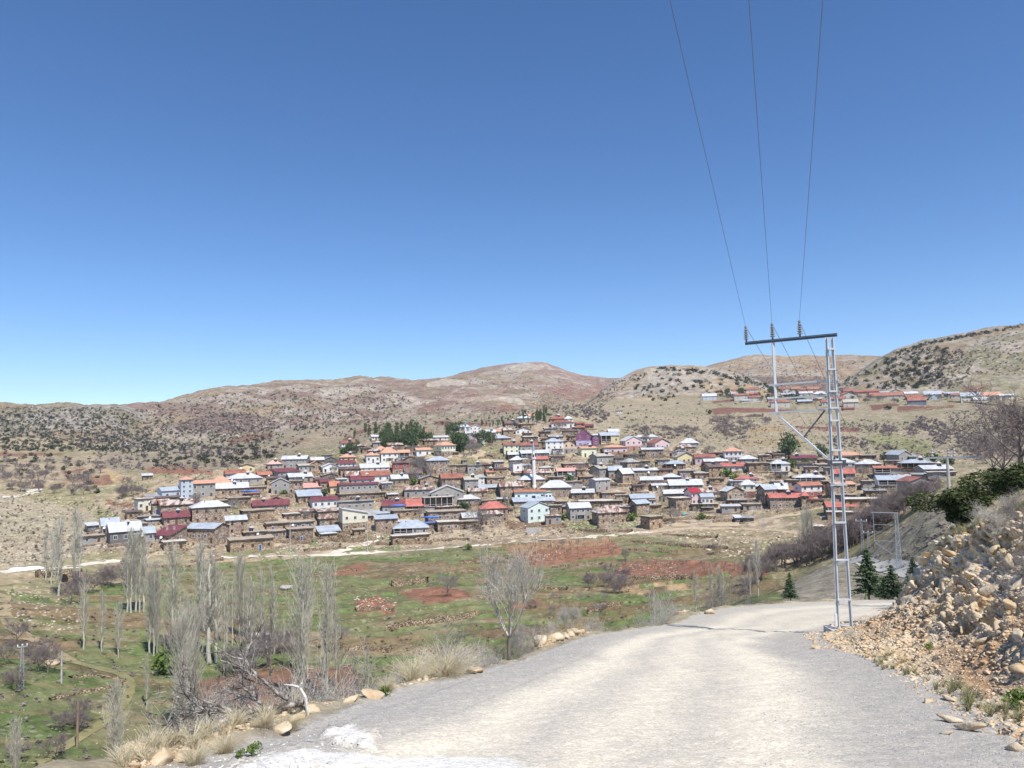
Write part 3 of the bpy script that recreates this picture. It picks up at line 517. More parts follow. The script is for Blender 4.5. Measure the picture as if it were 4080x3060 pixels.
sub('road', (fcol >= iL) & (fcol < iR+6), M_GRAV, True)
sub('hillside', fcol < iL, M_NEAR, True)
sub('rock_face', (fcol >= iR+6) & (fcol < iT), M_ROCKF, False)
sub('hillside', fcol >= iT, M_NEAR, True)
NB = len(BV); add_bvh(V, FQ)     # index NB = near sweep
# ---------------------------------------------------------------- rocks, stones, plants: generators
def ico(sub):
    bm = bmesh.new(); bmesh.ops.create_icosphere(bm, subdivisions=sub, radius=1.0); v = np.array([p.co[:] for p in bm.verts]); f = np.array([[q.index for q in p.verts] for p in bm.faces]); bm.free(); return v, f
def rock_vf(seed, sub=3, sc=(1, .8, .6)):
    v, f = ico(sub); f1, g, idr = cellnoise(v+seed*3.1, 0.85, seed)
    r = 0.78+0.42*idr*np.clip(g*4, 0, 1)+0.14*(fbm(v[:, 0]+seed, v[:, 1]+v[:, 2], .35, 3, seed)-.5)
    q = np.random.default_rng(seed*7+3); n = q.normal(0, 1, (15, 3)); n /= np.linalg.norm(n, axis=1)[:, None]; h = q.uniform(.42, .95, 15)
    dn = v@n.T; lim = np.where(dn > .08, h[None]/np.maximum(dn, .08), 9).min(1); r = np.minimum(1.05, lim)*(.93+.07*r)
    v = v*r[:, None]*np.array(sc)*1.15; return v, f
M_ROCK = mat('limestone_rock', (0.42, 0.30, 0.17), 0.95, size=0.35, col2=(0.62, 0.54, 0.41), bump=0.7, spec=.15)
M_ROCKW = mat('white_lime', (0.66, 0.65, 0.62), 0.95, size=0.12, col2=(0.85, 0.84, 0.80), bump=0.8, spec=.15)
M_ROCKG = mat('grey_rock', (0.30, 0.28, 0.26), 0.95, size=0.5, col2=(0.46, 0.43, 0.39), bump=0.7, spec=.15)
ROCKS = []
for s in range(8):
    v, f = rock_vf(s+2, 3, [(1, .8, .6), (1, .6, .75), (.9, .9, .7), (1, .75, .5)][s % 4]); ROCKS.append((v, f))
ROCK_ME = [np_mesh('boulder', v, f, M_ROCK) for v, f in ROCKS]; ROCKW_ME = [np_mesh('boulder', v, f, M_ROCKW) for v, f in ROCKS[:4]]
def scatter(name, base, pos, size, mats, mi=None, flat=None, smooth=False, lean=1.0, sz=None):
    """merge copies of base=(v,f) at pos (n,3), size (n,) with random turns"""
    v, f = base; n = len(pos); a = rng.uniform(0, 2*math.pi, n); ca, sa = np.cos(a), np.sin(a)
    s = np.asarray(size)[:, None]; szv = (s[:, 0] if sz is None else np.asarray(sz))
    jig = 1+rng.uniform(-.25, .25, (n, 3))
    vx = v[None, :, 0]*s*jig[:, :1]; vy = v[None, :, 1]*s*jig[:, 1:2]; vz = v[None, :, 2]*szv[:, None]*jig[:, 2:]
    X = vx*ca[:, None]-vy*sa[:, None]+pos[:, :1]; Y = vx*sa[:, None]+vy*ca[:, None]+pos[:, 1:2]; Zz = vz+pos[:, 2:]
    VV = np.stack([X, Y, Zz], -1).reshape(-1, 3); FF = (f[None]+(np.arange(n)*len(v))[:, None, None]).reshape(-1, f.shape[1])
    m = None if mi is None else np.repeat(mi, len(f))
    return np_mesh(name, VV, FF, mats, smooth=smooth, mi=m)
class Segs:
    """3-sided twigs"""
    def __init__(s): s.a = []
    def add(s, p, q, r0, r1): s.a.append((*p, *q, r0, r1))
    def vf(s, n=3):
        A = np.array(s.a); p = A[:, :3]; q = A[:, 3:6]; d = q-p; d /= np.linalg.norm(d, axis=1)[:, None]+1e-9
        h = np.where(np.abs(d[:, 2:]) > .9, np.array([[1., 0, 0]]), np.array([[0, 0, 1.]])); e1 = np.cross(d, h); e1 /= np.linalg.norm(e1, axis=1)[:, None]+1e-9; e2 = np.cross(d, e1); R = []
        for base, r in ((p, A[:, 6:7]), (q, A[:, 7:8])):
            for k in range(n):
                t = 2*math.pi*k/n; R.append(base+(e1*math.cos(t)+e2*math.sin(t))*r)
        V = np.stack(R, 1).reshape(-1, 3); o = (np.arange(len(A))*2*n)[:, None, None]
        f = np.array([[k, (k+1) % n, n+(k+1) % n, n+k] for k in range(n)])[None]; return V, (f+o).reshape(-1, 4)
def rv(r, s=1.0): return np.array([r.uniform(-s, s), r.uniform(-s, s), r.uniform(-s, s)])
def unit(v): return v/(np.linalg.norm(v)+1e-9)
def branch(S, r, p, d, L, rad, lev, spread=.6, n=4, kids=3, upw=.15, wig=.18, rmin=.008, shrink=.62):
    """wiggly branch with children"""
    pts = [p]; rr = rad
    for i in range(n):
        d = unit(d+rv(r, wig)+np.array([0, 0, upw*.5])); q = pts[-1]+d*L/n; r1 = max(rmin, rr*(1-.5/n)) if lev else max(rmin*.6, rr*.75)
        S.add(pts[-1], q, rr, r1); rr = r1; pts.append(q)
        if lev > 0 and i >= (1 if lev > 1 else 0):
            for k in range(kids if i < n-1 else kids+1):
                side = unit(np.cross(d, rv(r))); dd = unit(d*(1-spread*.5)+side*spread+np.array([0, 0, upw]))
                branch(S, r, q, dd, L*shrink*r.uniform(.65, 1.15), max(rmin, rr*.6), lev-1, spread, n if lev > 2 else 3, kids, upw, wig*1.2, rmin, shrink)
def bare_tree(seed, h=6.0, trunk=1.4, lev=3, rad=.16, spread=.75, kids=2, nb=5, rmin=.012, lean=.1, upw=.12, shrink=.6):
    r = random.Random(seed); T = Segs(); S = Segs(); p = np.zeros(3)-np.array([0, 0, .4]); d = unit(np.array([r.uniform(-lean, lean), r.uniform(-lean, lean), 1])); rr = rad
    for i in range(3):
        q = p+d*(trunk+.4)/3; T.add(p, q, rr*1.1, rr); rr *= .93; p = q; d = unit(d+rv(r, .15))
    for k in range(nb):
        a = 2*math.pi*k/nb+r.uniform(-.5, .5); dd = unit(np.array([math.cos(a)*spread, math.sin(a)*spread, r.uniform(.5, 1.1)])); branch(S, r, p, dd, (h-trunk)*r.uniform(.45, .6), rr*.6, lev-1, spread, 4, kids, upw, .2, rmin, shrink)
    return T, S
def poplar(seed, h=18.0, w=1.0, nb=110, rmin=.013, low=.1):
    r = random.Random(seed); T = Segs(); S = Segs(); p = np.array([0, 0, -.6]); n = 9; rr = .20*h/18; P = [p]; R = [rr]
    for i in range(n):
        q = np.array([r.uniform(-.12, .12), r.uniform(-.12, .12), h*(i+1)/n*.97]); r1 = rr*(1-.095); T.add(p, q, rr, r1); p = q; rr = r1; P.append(q); R.append(rr)
    for k in range(nb):
        t = low+(1-low)*(k+r.random())/nb; z = t*h*.96; a = r.uniform(0, 6.28); ou = r.uniform(.10, .34)
        i = min(n-1, int(t*n)); f = t*n-i; b = P[i]*(1-f)+P[i+1]*f; L = w*h*(.05+.17*math.sin(min(1, t*1.05)*math.pi)**.6)*r.uniform(.6, 1.15)*(1 if t < .9 else .6)
        d = unit(np.array([math.cos(a)*ou*1.8, math.sin(a)*ou*1.8, 1])); q = b; rad = .035*(1.15-t)*h/18+rmin
        for j in range(4):
            q2 = q+d*L/4; S.add(q, q2, rad, rad*.75); rad = max(rmin*.8, rad*.72)
            for m in range(3):
                a2 = r.uniform(0, 6.28); d2 = unit(d+np.array([math.cos(a2)*.38, math.sin(a2)*.38, .1])); S.add(q2, q2+d2*L*r.uniform(.16, .34), rmin, rmin*.5)
            q = q2; d = unit(d+np.array([0, 0, .22])+rv(r, .06))
    return T, S
def tree_proto(name, TS, mt, ms):
    tv, tf = TS[0].vf(6); sv, sf = TS[1].vf(3)
    return np_mesh('trunk', tv, tf, mt, smooth=True), np_mesh('crown', sv, sf, ms)
def clump(seed, n, sz, leaf, lumps=7, hollow=.55, up=1.0, rr=(.38, .66), sp=.42):
    """leafy crown: small faces on several lobes -> V,F (tris), unit-ish radius"""
    r = np.random.default_rng(seed); c = r.normal(0, sp, (lumps, 3)); c[:, 2] = c[:, 2]*.6; c[0] = 0; rad = r.uniform(rr[0], rr[1], lumps); k = r.integers(0, lumps, n)
    d = r.normal(0, 1, (n, 3)); d /= np.linalg.norm(d, axis=1)[:, None]; q = c[k]+d*(rad[k]*r.uniform(hollow, 1.0, n)**.6)[:, None]; q[:, 2] *= up
    e1 = r.normal(0, 1, (n, 3)); e1 /= np.linalg.norm(e1, axis=1)[:, None]; e2 = np.cross(e1, r.normal(0, 1, (n, 3))); e2 /= np.linalg.norm(e2, axis=1)[:, None]; l = (leaf*r.uniform(.6, 1.4, n))[:, None]
    V = np.stack([q-e1*l, q+e1*l*.9+e2*l*.3, q+e2*l*1.2], 1).reshape(-1, 3)*np.array(sz); V[:, 2] -= V[:, 2].min(); return V, np.arange(n*3).reshape(-1, 3)
def conifer(seed, h=5.0, w=1.5, tiers=26, per=11):
    r = random.Random(seed); T = Segs(); T.add((0, 0, -.5), (0, 0, h*.5), .09*h/5, .05*h/5); T.add((0, 0, h*.5), (0, 0, h), .05*h/5, .01); V = []; Fc = []
    for i in range(tiers):
        t = i/tiers; z = h*(.05+.95*t); L = w*(1-t)**.8*(.75+.5*r.random())+.06
        for k in range(per if t < .7 else 6):
            a = r.uniform(0, 6.28); l = L*r.uniform(.7, 1.1); ca, sa = math.cos(a), math.sin(a); m = max(3, int(l/.16*5/h*1.2)); dr = r.uniform(.05, .35)
            for j in range(m):
                s = (j+.5)/m; c = np.array([ca*l*s, sa*l*s, z-dr*l*s*s+.12*l*s])
                for b in range(3):
                    e = rv(r, 1); e = unit(e)*h*.032*(1.2-s*.5); e2 = unit(np.cross(e, rv(r)))*h*.018; n = len(V); V += [c-e*.5, c+e, c+e2*1.3]; Fc.append((n, n+1, n+2))
    tv, tf = T.vf(6); return np_mesh('trunk', tv, tf, M_BARK), (np.array(V), np.array(Fc))
M_BARK = mat('bark', (0.16, 0.13, 0.10), 0.95, size=.3, col2=(0.26, 0.23, 0.19))
M_POPB = mat('poplar_bark', (0.41, 0.39, 0.335), 0.9, size=.5, col2=(0.54, 0.51, 0.44)); M_POPT = mat('poplar_twig', (0.43, 0.405, 0.325), 0.9, size=1.2, col2=(0.58, 0.55, 0.455))
M_TWIG = mat('grey_twig', (0.20, 0.175, 0.165), 0.95, size=1.5, col2=(0.33, 0.30, 0.28)); M_TWIGP = mat('purple_twig', (0.17, 0.135, 0.13), 0.95, size=1.5, col2=(0.27, 0.225, 0.215))
M_TWIGL = mat('pale_twig', (0.40, 0.37, 0.32), 0.95, size=.6, col2=(0.58, 0.55, 0.49)); M_STRAW = mat('straw', (0.50, 0.43, 0.28), 0.9, size=.5, col2=(0.68, 0.61, 0.44))
def leaf_mat(name, c1, c2, size=.8, tr=.25):
    m = mat(name, c1, .8, size=size, col2=c2, spec=.2); m.node_tree.nodes['Principled BSDF'].inputs['Subsurface Weight'].default_value = 0; return m
M_JUN = leaf_mat('juniper_green', (0.045, 0.062, 0.028), (0.13, 0.15, 0.055)); M_JUNF = leaf_mat('juniper_far', (0.03, 0.038, 0.026), (0.06, 0.068, 0.042), 5)
M_PINE = leaf_mat('pine_green', (0.045, 0.075, 0.035), (0.10, 0.135, 0.06), 1.5); M_FIR = leaf_mat('fir_green', (0.06, 0.10, 0.05), (0.14, 0.19, 0.09), .5); M_SPRG = leaf_mat('spring_green', (0.07, 0.12, 0.02), (0.16, 0.22, 0.05), 1.0)
M_JUNN = leaf_mat('juniper_near', (0.028, 0.042, 0.018), (0.105, 0.13, 0.045), .35)
# ---------------------------------------------------------------- village houses
WM = {
 'st': stone_mat('stone_wall', (0.36, 0.275, 0.205), (0.58, 0.47, 0.36), (0.22, 0.165, 0.125)), 'sd': stone_mat('dark_stone_wall', (0.26, 0.195, 0.145), (0.46, 0.37, 0.285), (0.14, 0.105, 0.08)),
 'mu': stone_mat('ochre_stone_wall', (0.37, 0.265, 0.175), (0.57, 0.44, 0.31), (0.22, 0.16, 0.11)),
 'cc': mat('grey_render', (0.27, 0.25, 0.23), size=1.6, col2=(0.38, 0.36, 0.33)), 'cd': mat('dark_render', (0.12, 0.115, 0.11), size=1.6, col2=(0.2, 0.19, 0.18)), 'wh': mat('white_render', (0.62, 0.60, 0.57), size=2.5, col2=(0.76, 0.75, 0.72)),
 'cr': mat('cream_render', (0.62, 0.58, 0.45), size=2.5, col2=(0.72, 0.68, 0.56)), 'hw': mat('hamlet_render', (0.44, 0.40, 0.36), size=2.5, col2=(0.56, 0.52, 0.47)), 'pk': mat('pink_render', (0.58, 0.42, 0.42), size=2.5, col2=(0.66, 0.50, 0.50)), 'ye': mat('yellow_render', (0.62, 0.50, 0.26), size=2.5, col2=(0.72, 0.6, 0.36)),
 'mi': mat('mint_render', (0.58, 0.68, 0.64), size=2.5, col2=(0.68, 0.76, 0.72)), 'lb': mat('pale_blue_render', (0.42, 0.47, 0.52), size=2.5, col2=(0.5, 0.55, 0.59)), 'li': mat('lilac_render', (0.45, 0.38, 0.58), size=2.5, col2=(0.55, 0.48, 0.66)),
 'pu': mat('purple_render', (0.20, 0.075, 0.15), size=2.5, col2=(0.25, 0.11, 0.19)), 'rd': mat('red_render', (0.30, 0.085, 0.075), size=2.5, col2=(0.38, 0.12, 0.10)), 'pe': mat('peach_render', (0.62, 0.43, 0.29), size=2.5, col2=(0.72, 0.52, 0.38)),
 'br': mat('terracotta_render', (0.33, 0.17, 0.13), size=2.5, col2=(0.42, 0.23, 0.18)), 'py': mat('pale_yellow_render', (0.60, 0.60, 0.42), size=2.5, col2=(0.7, 0.7, 0.52)), 'bl': mat('slate_blue_render', (0.12, 0.15, 0.22), size=2.5, col2=(0.18, 0.22, 0.30))}
def roofm(name, c1, c2, size=2.5, stretch=(1, 1, 1), rough=.55, fac=(.4, .6), spec=.4): return mat(name, c1, rough, size=size, col2=c2, stretch=stretch, fac=fac, spec=spec)
RM = {
 'w': roofm('white_metal_roof', (0.42, 0.435, 0.45), (0.60, 0.605, 0.61), 1.8), 'g': roofm('blue_grey_metal_roof', (0.32, 0.36, 0.41), (0.42, 0.46, 0.50)), 'gg': roofm('dull_grey_roof', (0.26, 0.26, 0.265), (0.38, 0.37, 0.36)),
 'm': roofm('maroon_roof', (0.155, 0.045, 0.052), (0.215, 0.068, 0.075)), 'r': roofm('coral_red_roof', (0.38, 0.115, 0.09), (0.50, 0.18, 0.14)), 'dr': roofm('deep_red_roof', (0.32, 0.02, 0.035), (0.38, 0.03, 0.05)), 'o': roofm('orange_tile_roof', (0.46, 0.23, 0.15), (0.60, 0.35, 0.245), .8, rough=.9),
 'o2': roofm('orange_red_roof', (0.38, 0.14, 0.085), (0.48, 0.21, 0.13)), 'p': roofm('salmon_roof', (0.60, 0.30, 0.25), (0.68, 0.38, 0.32)), 'ru': roofm('rusty_roof', (0.20, 0.10, 0.065), (0.50, 0.44, 0.39), 1.6, (1, .35, .35), fac=(.46, .54)),
 'rb': roofm('red_brown_roof', (0.24, 0.09, 0.06), (0.36, 0.15, 0.105)), 'db': roofm('dark_brown_roof', (0.11, 0.07, 0.06), (0.19, 0.13, 0.115)), 't': roofm('tan_concrete_roof', (0.37, 0.33, 0.27), (0.46, 0.42, 0.35)), 'mud': mat('earth_roof', (0.30, 0.24, 0.18), .98, size=1.2, col2=(0.47, 0.40, 0.32)), 'pm': mat('pale_earth_roof', (0.5, .46, .4), .98, size=1.2, col2=(0.62, 0.57, 0.5))}
M_EAVE = mat('dark_timber', (0.07, 0.05, 0.04), .9, size=.6, col2=(0.13, 0.10, 0.08)); M_WHITE = mat('white_paint', (0.72, 0.72, 0.72), .5, var=.05); M_GLASS = mat('window_glass', (0.02, 0.025, 0.03), .15, var=.2, spec=.5)
M_WOOD = mat('weathered_wood', (0.20, 0.14, 0.09), .9, size=.8, col2=(0.32, 0.24, 0.17)); M_DOOR = mat('brown_door', (0.10, 0.055, 0.035), .6, var=.2); M_DOORB = mat('blue_door', (0.03, 0.10, 0.28), .6, var=.2); M_PANEL = mat('solar_panel', (0.015, 0.02, 0.035), .2, var=.3, spec=.6); M_STEEL = mat('galvanised_steel', (0.36, 0.385, 0.41), .45, size=.4, col2=(0.46, 0.485, 0.51), metal=.25, spec=.5)
M_DARK = mat('black_parts_and_shade', (0.03, 0.024, 0.02), .95, var=.3); M_FLOORC = mat('concrete', (0.36, 0.35, 0.33), .9, size=.6, col2=(0.52, 0.5, 0.47))  # black for pipes and wheels, also paints shade of verandahs and the arch
def win_mesh(name, fm, w=1.0, h=1.2):
    m = MB(); t = .11
    for a, b in (((-w/2-t, -.07, -t), (-w/2, .03, h+t)), ((w/2, -.07, -t), (w/2+t, .03, h+t)), ((-w/2, -.07, h), (w/2, .03, h+t)), ((-w/2, -.09, -t), (w/2, .03, 0)), ((-.035, -.05, 0), (.035, .02, h))): m.box(a, b)
    m.box((-w/2, -.02, 0), (w/2, .01, h), 1); return m.mesh(name, [fm, M_GLASS])
W_WHITE = win_mesh('window', M_WHITE); W_WOOD = win_mesh('window', M_WOOD)
m = MB(); m.box((-.4, -.06, 0), (.4, .02, 1.95)); m.box((-.48, -.08, 0), (-.4, .02, 2.05), 1); m.box((.4, -.08, 0), (.48, .02, 2.05), 1); m.box((-.4, -.08, 1.95), (.4, .02, 2.05), 1)
D_MESH = m.mesh('door', [M_DOOR, M_WOOD]); DB_MESH = m.mesh('door', [M_DOORB, M_WHITE])
m = MB()
for i in (-1, 1): m.poly([(i*.5-.45, -.9, .1), (i*.5+.45, -.9, .1), (i*.5+.45, .55, 1.35), (i*.5-.45, .55, 1.35)]); m.poly([(i*.5-.45, -.86, .05), (i*.5-.45, .6, 1.3), (i*.5+.45, .6, 1.3), (i*.5+.45, -.86, .05)], 1)
for i in (-1, 1): m.bar((i*.9, .6, -.3), (i*.9, .6, 1.9), .05, mi=1); m.bar((i*.9, -.85, -.3), (i*.9, -.85, .1), .05, mi=1)
m.tube([(-.95, .65, 1.7), (.95, .65, 1.7)], .27, 8, 2); m.tube([(-.4, .65, 2.25), (.4, .65, 2.25)], .2, 8, 2)
SOLAR = m.mesh('solar_heater', [M_PANEL, M_STEEL, M_WHITE])
m = MB(); m.lathe([(.05, -.12), (.3, -.09), (.48, .02), (.5, .05)], 12, 0, Matrix.Rotation(math.radians(62), 4, 'X')); m.bar((0, 0, -.9), (0, 0, 0), .06, mi=1); DISH = m.mesh('satellite_dish', [M_WHITE, M_STEEL])
m = MB(); m.box((-.28, -.28, -.6), (.28, .28, 1.0)); m.box((-.36, -.36, 1.0), (.36, .36, 1.12)); CHIM = m.mesh('chimney', [M_FLOORC])
m = MB(); m.tube([(0, 0, -.4), (0, 0, 1.2)], .11, 6); m.lathe([(.2, 1.15), (.02, 1.35)], 6); PIPE = m.mesh('stovepipe', [M_DARK])
HB = []     # footprints (x, y, radius) for keeping plants clear
HIDX = 0
def house(crop, x0, x1, yb, ye, yt, roof, rc, wc, label, side=6, fl=1, nw=3, low=None, ex='', D=None, win=None, cat='house', name='village_house', group='village houses on the hillside', door=True, only=(0,), zoff=0.0):
    global HIDX; HIDX += 1
    r = random.Random(HIDX*7+1); o = CROPS[crop]; c2 = lambda x, y: (o[0]+x/o[2], o[1]+y/o[2])
    bx, by = c2((x0+x1)/2, yb); B = hit(bx, by, only)
    if B is None: print('MISS', label); return None
    dep = B.length; mpp = dep/F/o[2]; az = math.atan2(B.x, B.y)
    wpx = (x1-x0)*mpp; hwall = max(1.6, (yb-ye)*mpp); rise = max(.1, (ye-yt)*mpp)
    D = D or min(max(4.5, wpx*.75), 8.5); s = side*mpp
    if abs(s) > D*.62: D = abs(s)/.62
    psi = math.asin(max(-.75, min(.75, s/D))) if side != 6 else math.radians(r.uniform(5, 13)); W = wpx/math.cos(psi)*(1 if side != 6 else .97)
    rz = -az+psi; fwd = Vector((-math.sin(rz), math.cos(rz), 0))           # house +y (towards its back)
    _, hy = c2(0, 0); elev = -B.z/math.hypot(B.x, B.y)                       # >0: seen from above
    root = empty(name, B+fwd*(D/2)+Vector((0, 0, zoff)), rz); tag(root, label, cat, group)
    HB.append((root.location.x, root.location.y, max(W, D)*.62, B.length))
    w, d = W/2, D/2; ov = .55 if roof != 'flat' else .45; back = D/2+ov; mats = WM[wc]
    if roof in ('hip', 'gx'): hr = max(.45, rise-back*elev)
    elif roof == 'gy': hr = max(.8, rise*1.0); 
    elif roof in ('shed', 'sl', 'sr'): hr = max(.25, rise-(2*back*elev if roof == 'shed' else 0))
    else: hr = 0
    hr = min(hr, W*.42+.6)
    zb = -3.5; lowh = 0
    if low:
        lowh = hwall*(.48 if fl > 1 else .4); mb = MB(); mb.box((-w-.03, -d-.03, zb), (w+.03, d+.03, lowh)); mb.build('lower_wall', WM[low], root)
    z0 = lowh if low else zb; mb = MB()
    if roof in ('gx',): prof = [(-d, z0), (d, z0), (d, hwall), (0, hwall+hr*d/(d+ov)), (-d, hwall)]; L_ = [(-w, p[0], p[1]) for p in prof]; R_ = [(w, p[0], p[1]) for p in prof]
    elif roof == 'gy': prof = [(w, z0), (-w, z0), (-w, hwall), (0, hwall+hr*w/(w+ov)), (w, hwall)]; L_ = [(p[0], -d, p[1]) for p in prof][::-1]; R_ = [(p[0], d, p[1]) for p in prof][::-1]
    elif roof == 'shed': prof = [(-d, z0), (d, z0), (d, hwall+hr*.93), (-d, hwall)]; L_ = [(-w, p[0], p[1]) for p in prof]; R_ = [(w, p[0], p[1]) for p in prof]
    elif roof in ('sl', 'sr'): a, b = (hr, 0) if roof == 'sl' else (0, hr); prof = [(-w, z0), (w, z0), (w, hwall+b), (-w, hwall+a)]; L_ = [(p[0], -d, p[1]) for p in prof]; R_ = [(p[0], d, p[1]) for p in prof]
    else: prof = [(-d, z0), (d, z0), (d, hwall), (-d, hwall)]; L_ = [(-w, p[0], p[1]) for p in prof]; R_ = [(w, p[0], p[1]) for p in prof]
    n = len(L_); mb.poly(L_); mb.poly(R_[::-1])
    for i in range(n): mb.poly([L_[i], R_[i], R_[(i+1) % n], L_[(i+1) % n]][::-1])
    ver = 'v' in ex
    if ver:      # verandah on the front's left half: flat dark panel paints its shade, with posts
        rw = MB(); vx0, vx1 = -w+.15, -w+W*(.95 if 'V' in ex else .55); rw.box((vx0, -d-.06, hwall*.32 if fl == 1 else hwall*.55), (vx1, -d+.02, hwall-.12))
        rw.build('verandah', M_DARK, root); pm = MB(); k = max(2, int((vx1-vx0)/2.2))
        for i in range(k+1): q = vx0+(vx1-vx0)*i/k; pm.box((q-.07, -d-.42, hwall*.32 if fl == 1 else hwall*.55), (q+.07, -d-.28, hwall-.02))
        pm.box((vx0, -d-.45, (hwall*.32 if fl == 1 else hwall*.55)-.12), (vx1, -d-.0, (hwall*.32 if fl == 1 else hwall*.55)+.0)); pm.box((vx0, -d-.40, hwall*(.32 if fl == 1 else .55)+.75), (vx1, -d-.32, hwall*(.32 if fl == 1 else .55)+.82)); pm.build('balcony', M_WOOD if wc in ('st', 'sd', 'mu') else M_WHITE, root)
    mb.build('wall', mats, root)
    rm = RM[rc]; rb = MB(); a, b = w+ov*.8, d+ov; zt = hwall-.04; t = .14
    if roof == 'gx': zt2 = hwall+hr; rb.shell([(-a, -b, zt), (a, -b, zt), (a, 0, zt2), (-a, 0, zt2), (a, b, zt), (-a, b, zt)], [(0, 1, 2, 3), (3, 2, 4, 5)], t, 0, 1, up=1)
    elif roof == 'gy': a = w+ov; b = d+ov*.8; zt2 = hwall+hr; rb.shell([(-a, -b, zt), (0, -b, zt2), (0, b, zt2), (-a, b, zt), (a, -b, zt), (a, b, zt)], [(0, 1, 2, 3), (1, 4, 5, 2)], t, 0, 1, up=1)
    elif roof == 'hip':
        zt2 = hwall+hr
        if w > d*1.02: e = w-d; rb.shell([(-a, -b, zt), (a, -b, zt), (a, b, zt), (-a, b, zt), (-e, 0, zt2), (e, 0, zt2)], [(0, 1, 5, 4), (1, 2, 5), (2, 3, 4, 5), (3, 0, 4)], t, 0, 1, up=1)
        else: e = max(.05, d-w); rb.shell([(-a, -b, zt), (a, -b, zt), (a, b, zt), (-a, b, zt), (0, -e, zt2), (0, e, zt2)], [(0, 1, 4), (1, 2, 5, 4), (2, 3, 5), (3, 0, 4, 5)], t, 0, 1, up=1)
    elif roof == 'shed': zt2 = hwall+hr; rb.shell([(-a, -b, zt), (a, -b, zt), (a, b, zt2), (-a, b, zt2)], [(0, 1, 2, 3)], t, 0, 1, up=1)
    elif roof in ('sl', 'sr'): zl, zr_ = (hwall+hr, zt) if roof == 'sl' else (zt, hwall+hr); rb.shell([(-a, -b, zl), (a, -b, zr_), (a, b, zr_), (-a, b, zl)], [(0, 1, 2, 3)], t, 0, 1, up=1)
    else:
        P = []; k = 7
        for i in range(k): P.append((-a+2*a*i/k, -b+r.uniform(-.2, .2)))
        for i in range(3): P.append((a+r.uniform(-.2, .2), -b+2*b*i/3))
        for i in range(k): P.append((a-2*a*i/k, b+r.uniform(-.2, .2)))
        for i in range(3): P.append((-a+r.uniform(-.2, .2), b-2*b*i/3))
        th = .22 if rc not in ('mud', 'pm') else .42; V_ = [(p[0], p[1], hwall+th+r.uniform(-.06, .08)) for p in P]+[(0, 0, hwall+th+.15)]; N_ = len(P)
        rb.shell(V_, [(i, (i+1) % N_, N_) for i in range(N_)], th+.02, 0, 1)
    # shell() with a negative thickness puts the copy above: outer skin is the upper one
    rf = rb.build('roof', [rm, M_EAVE if (roof == 'flat' or wc in ('st', 'sd', 'mu')) else (M_WHITE if rc in ('w', 'g') else M_EAVE)], root)
    # windows
    wm = W_WHITE if (win == 'w' or (win is None and wc not in ('st', 'sd', 'mu'))) else W_WOOD
    if r.random() < .25 and win is None and wc == 'st': wm = W_WHITE
    fh = hwall/fl
    dk = r.randrange(nw) if door and nw > 1 and fl < 3 and W > 5 else -1
    for f in range(fl):
        for i in range(nw):
            x = -w+W*(i+.5)/nw+(r.uniform(-.25, .25) if wm is W_WOOD else 0); sc_ = min(1.0, fh/2.7, W/nw/1.9)
            if ver and f == fl-1 and x < -w+W*(.97 if 'V' in ex else .58): continue
            yy = -d-(.035 if (low and f < fl*.48) else 0)
            if f == 0 and i == dk: link('door', DB_MESH if r.random() < .15 else D_MESH, root, (x, yy, 0), None, (1, 1, min(1, fh*.36))); continue
            if wm is W_WOOD and r.random() < .18: continue
            link('window', wm, root, (x, yy, f*fh+fh*.36), None, (sc_*(1 if wm is W_WHITE else .75), 1, sc_*(1 if wm is W_WHITE else .8)))
    if abs(psi) > .2 and hwall > 2.2:
        sx = -w if psi > 0 else w
        for f in range(fl): link('window', wm, root, (sx-(.035 if low and f < fl*.48 else 0)*(1 if psi > 0 else -1), r.uniform(-.2, .2)*d, f*fh+fh*.36), (0, 0, -math.pi/2 if psi > 0 else math.pi/2), (.8, 1, .8))
    if B.length < 480 and low is None and HIDX % 4 != 3 and crop not in 'LMY':     # stone yard terrace in front of the house
        tb = MB(); e0, e1 = r.uniform(.2, 1.6), r.uniform(.2, 1.6); td = r.uniform(1.6, 3.6); tb.box((-w-e0, -d-td, -4), (w+e1, -d-.04, r.uniform(-.35, -.05))); tb.build('terrace', WM['sd'] if wc != 'st' else WM['st'], root)
    zt = hwall+hr*.5 if roof not in ('flat',) else hwall+.3
    if roof == 'gy': zt = hwall+hr*.55
    if 's' in ex: link('solar_heater', SOLAR, root, (w*r.uniform(.1, .5)*(-1 if 'L' in ex else 1), -d*.25 if roof != 'gy' else 0, zt+(.2 if roof != 'flat' else .1)), (0, 0, -rz+r.uniform(-.2, .2)), (.85,)*3)
    if 'c' in ex: link('chimney', CHIM, rf, (w*r.uniform(-.6, -.1), 0, zt+.2))
    if '2' in ex: link('chimney', CHIM, rf, (w*r.uniform(.2, .6), .4, zt+.2))
    if 'p' in ex: link('stovepipe', PIPE, rf, (w*r.uniform(-.5, .5), -d*.3, zt))
    if 'd' in ex: link('satellite_dish', DISH, root, (w*r.uniform(-.8, .8), -d-.6, hwall*.8), (0, 0, -rz))
    if 'B' in ex:   # balcony slab with rail on the upper floor
        bb = MB(); bw = w*.4; z = fh*(fl-1)-.05; bb.box((-bw, -d-1.1, z-.15), (bw, -d-.01, z)); bb.box((-bw, -d-1.1, z+.85), (bw, -d-1.04, z+.92))
        for i in range(6): q = -bw+.03+(2*bw-.06)*i/5; bb.box((q-.03, -d-1.1, z), (q+.03, -d-1.05, z+.86))
        for q in (-bw+.1, bw-.1): bb.box((q-.08, -d-1.05, -3), (q+.08, -d-.9, z-.15))
        bb.build('balcony', M_FLOORC, root)
    return root
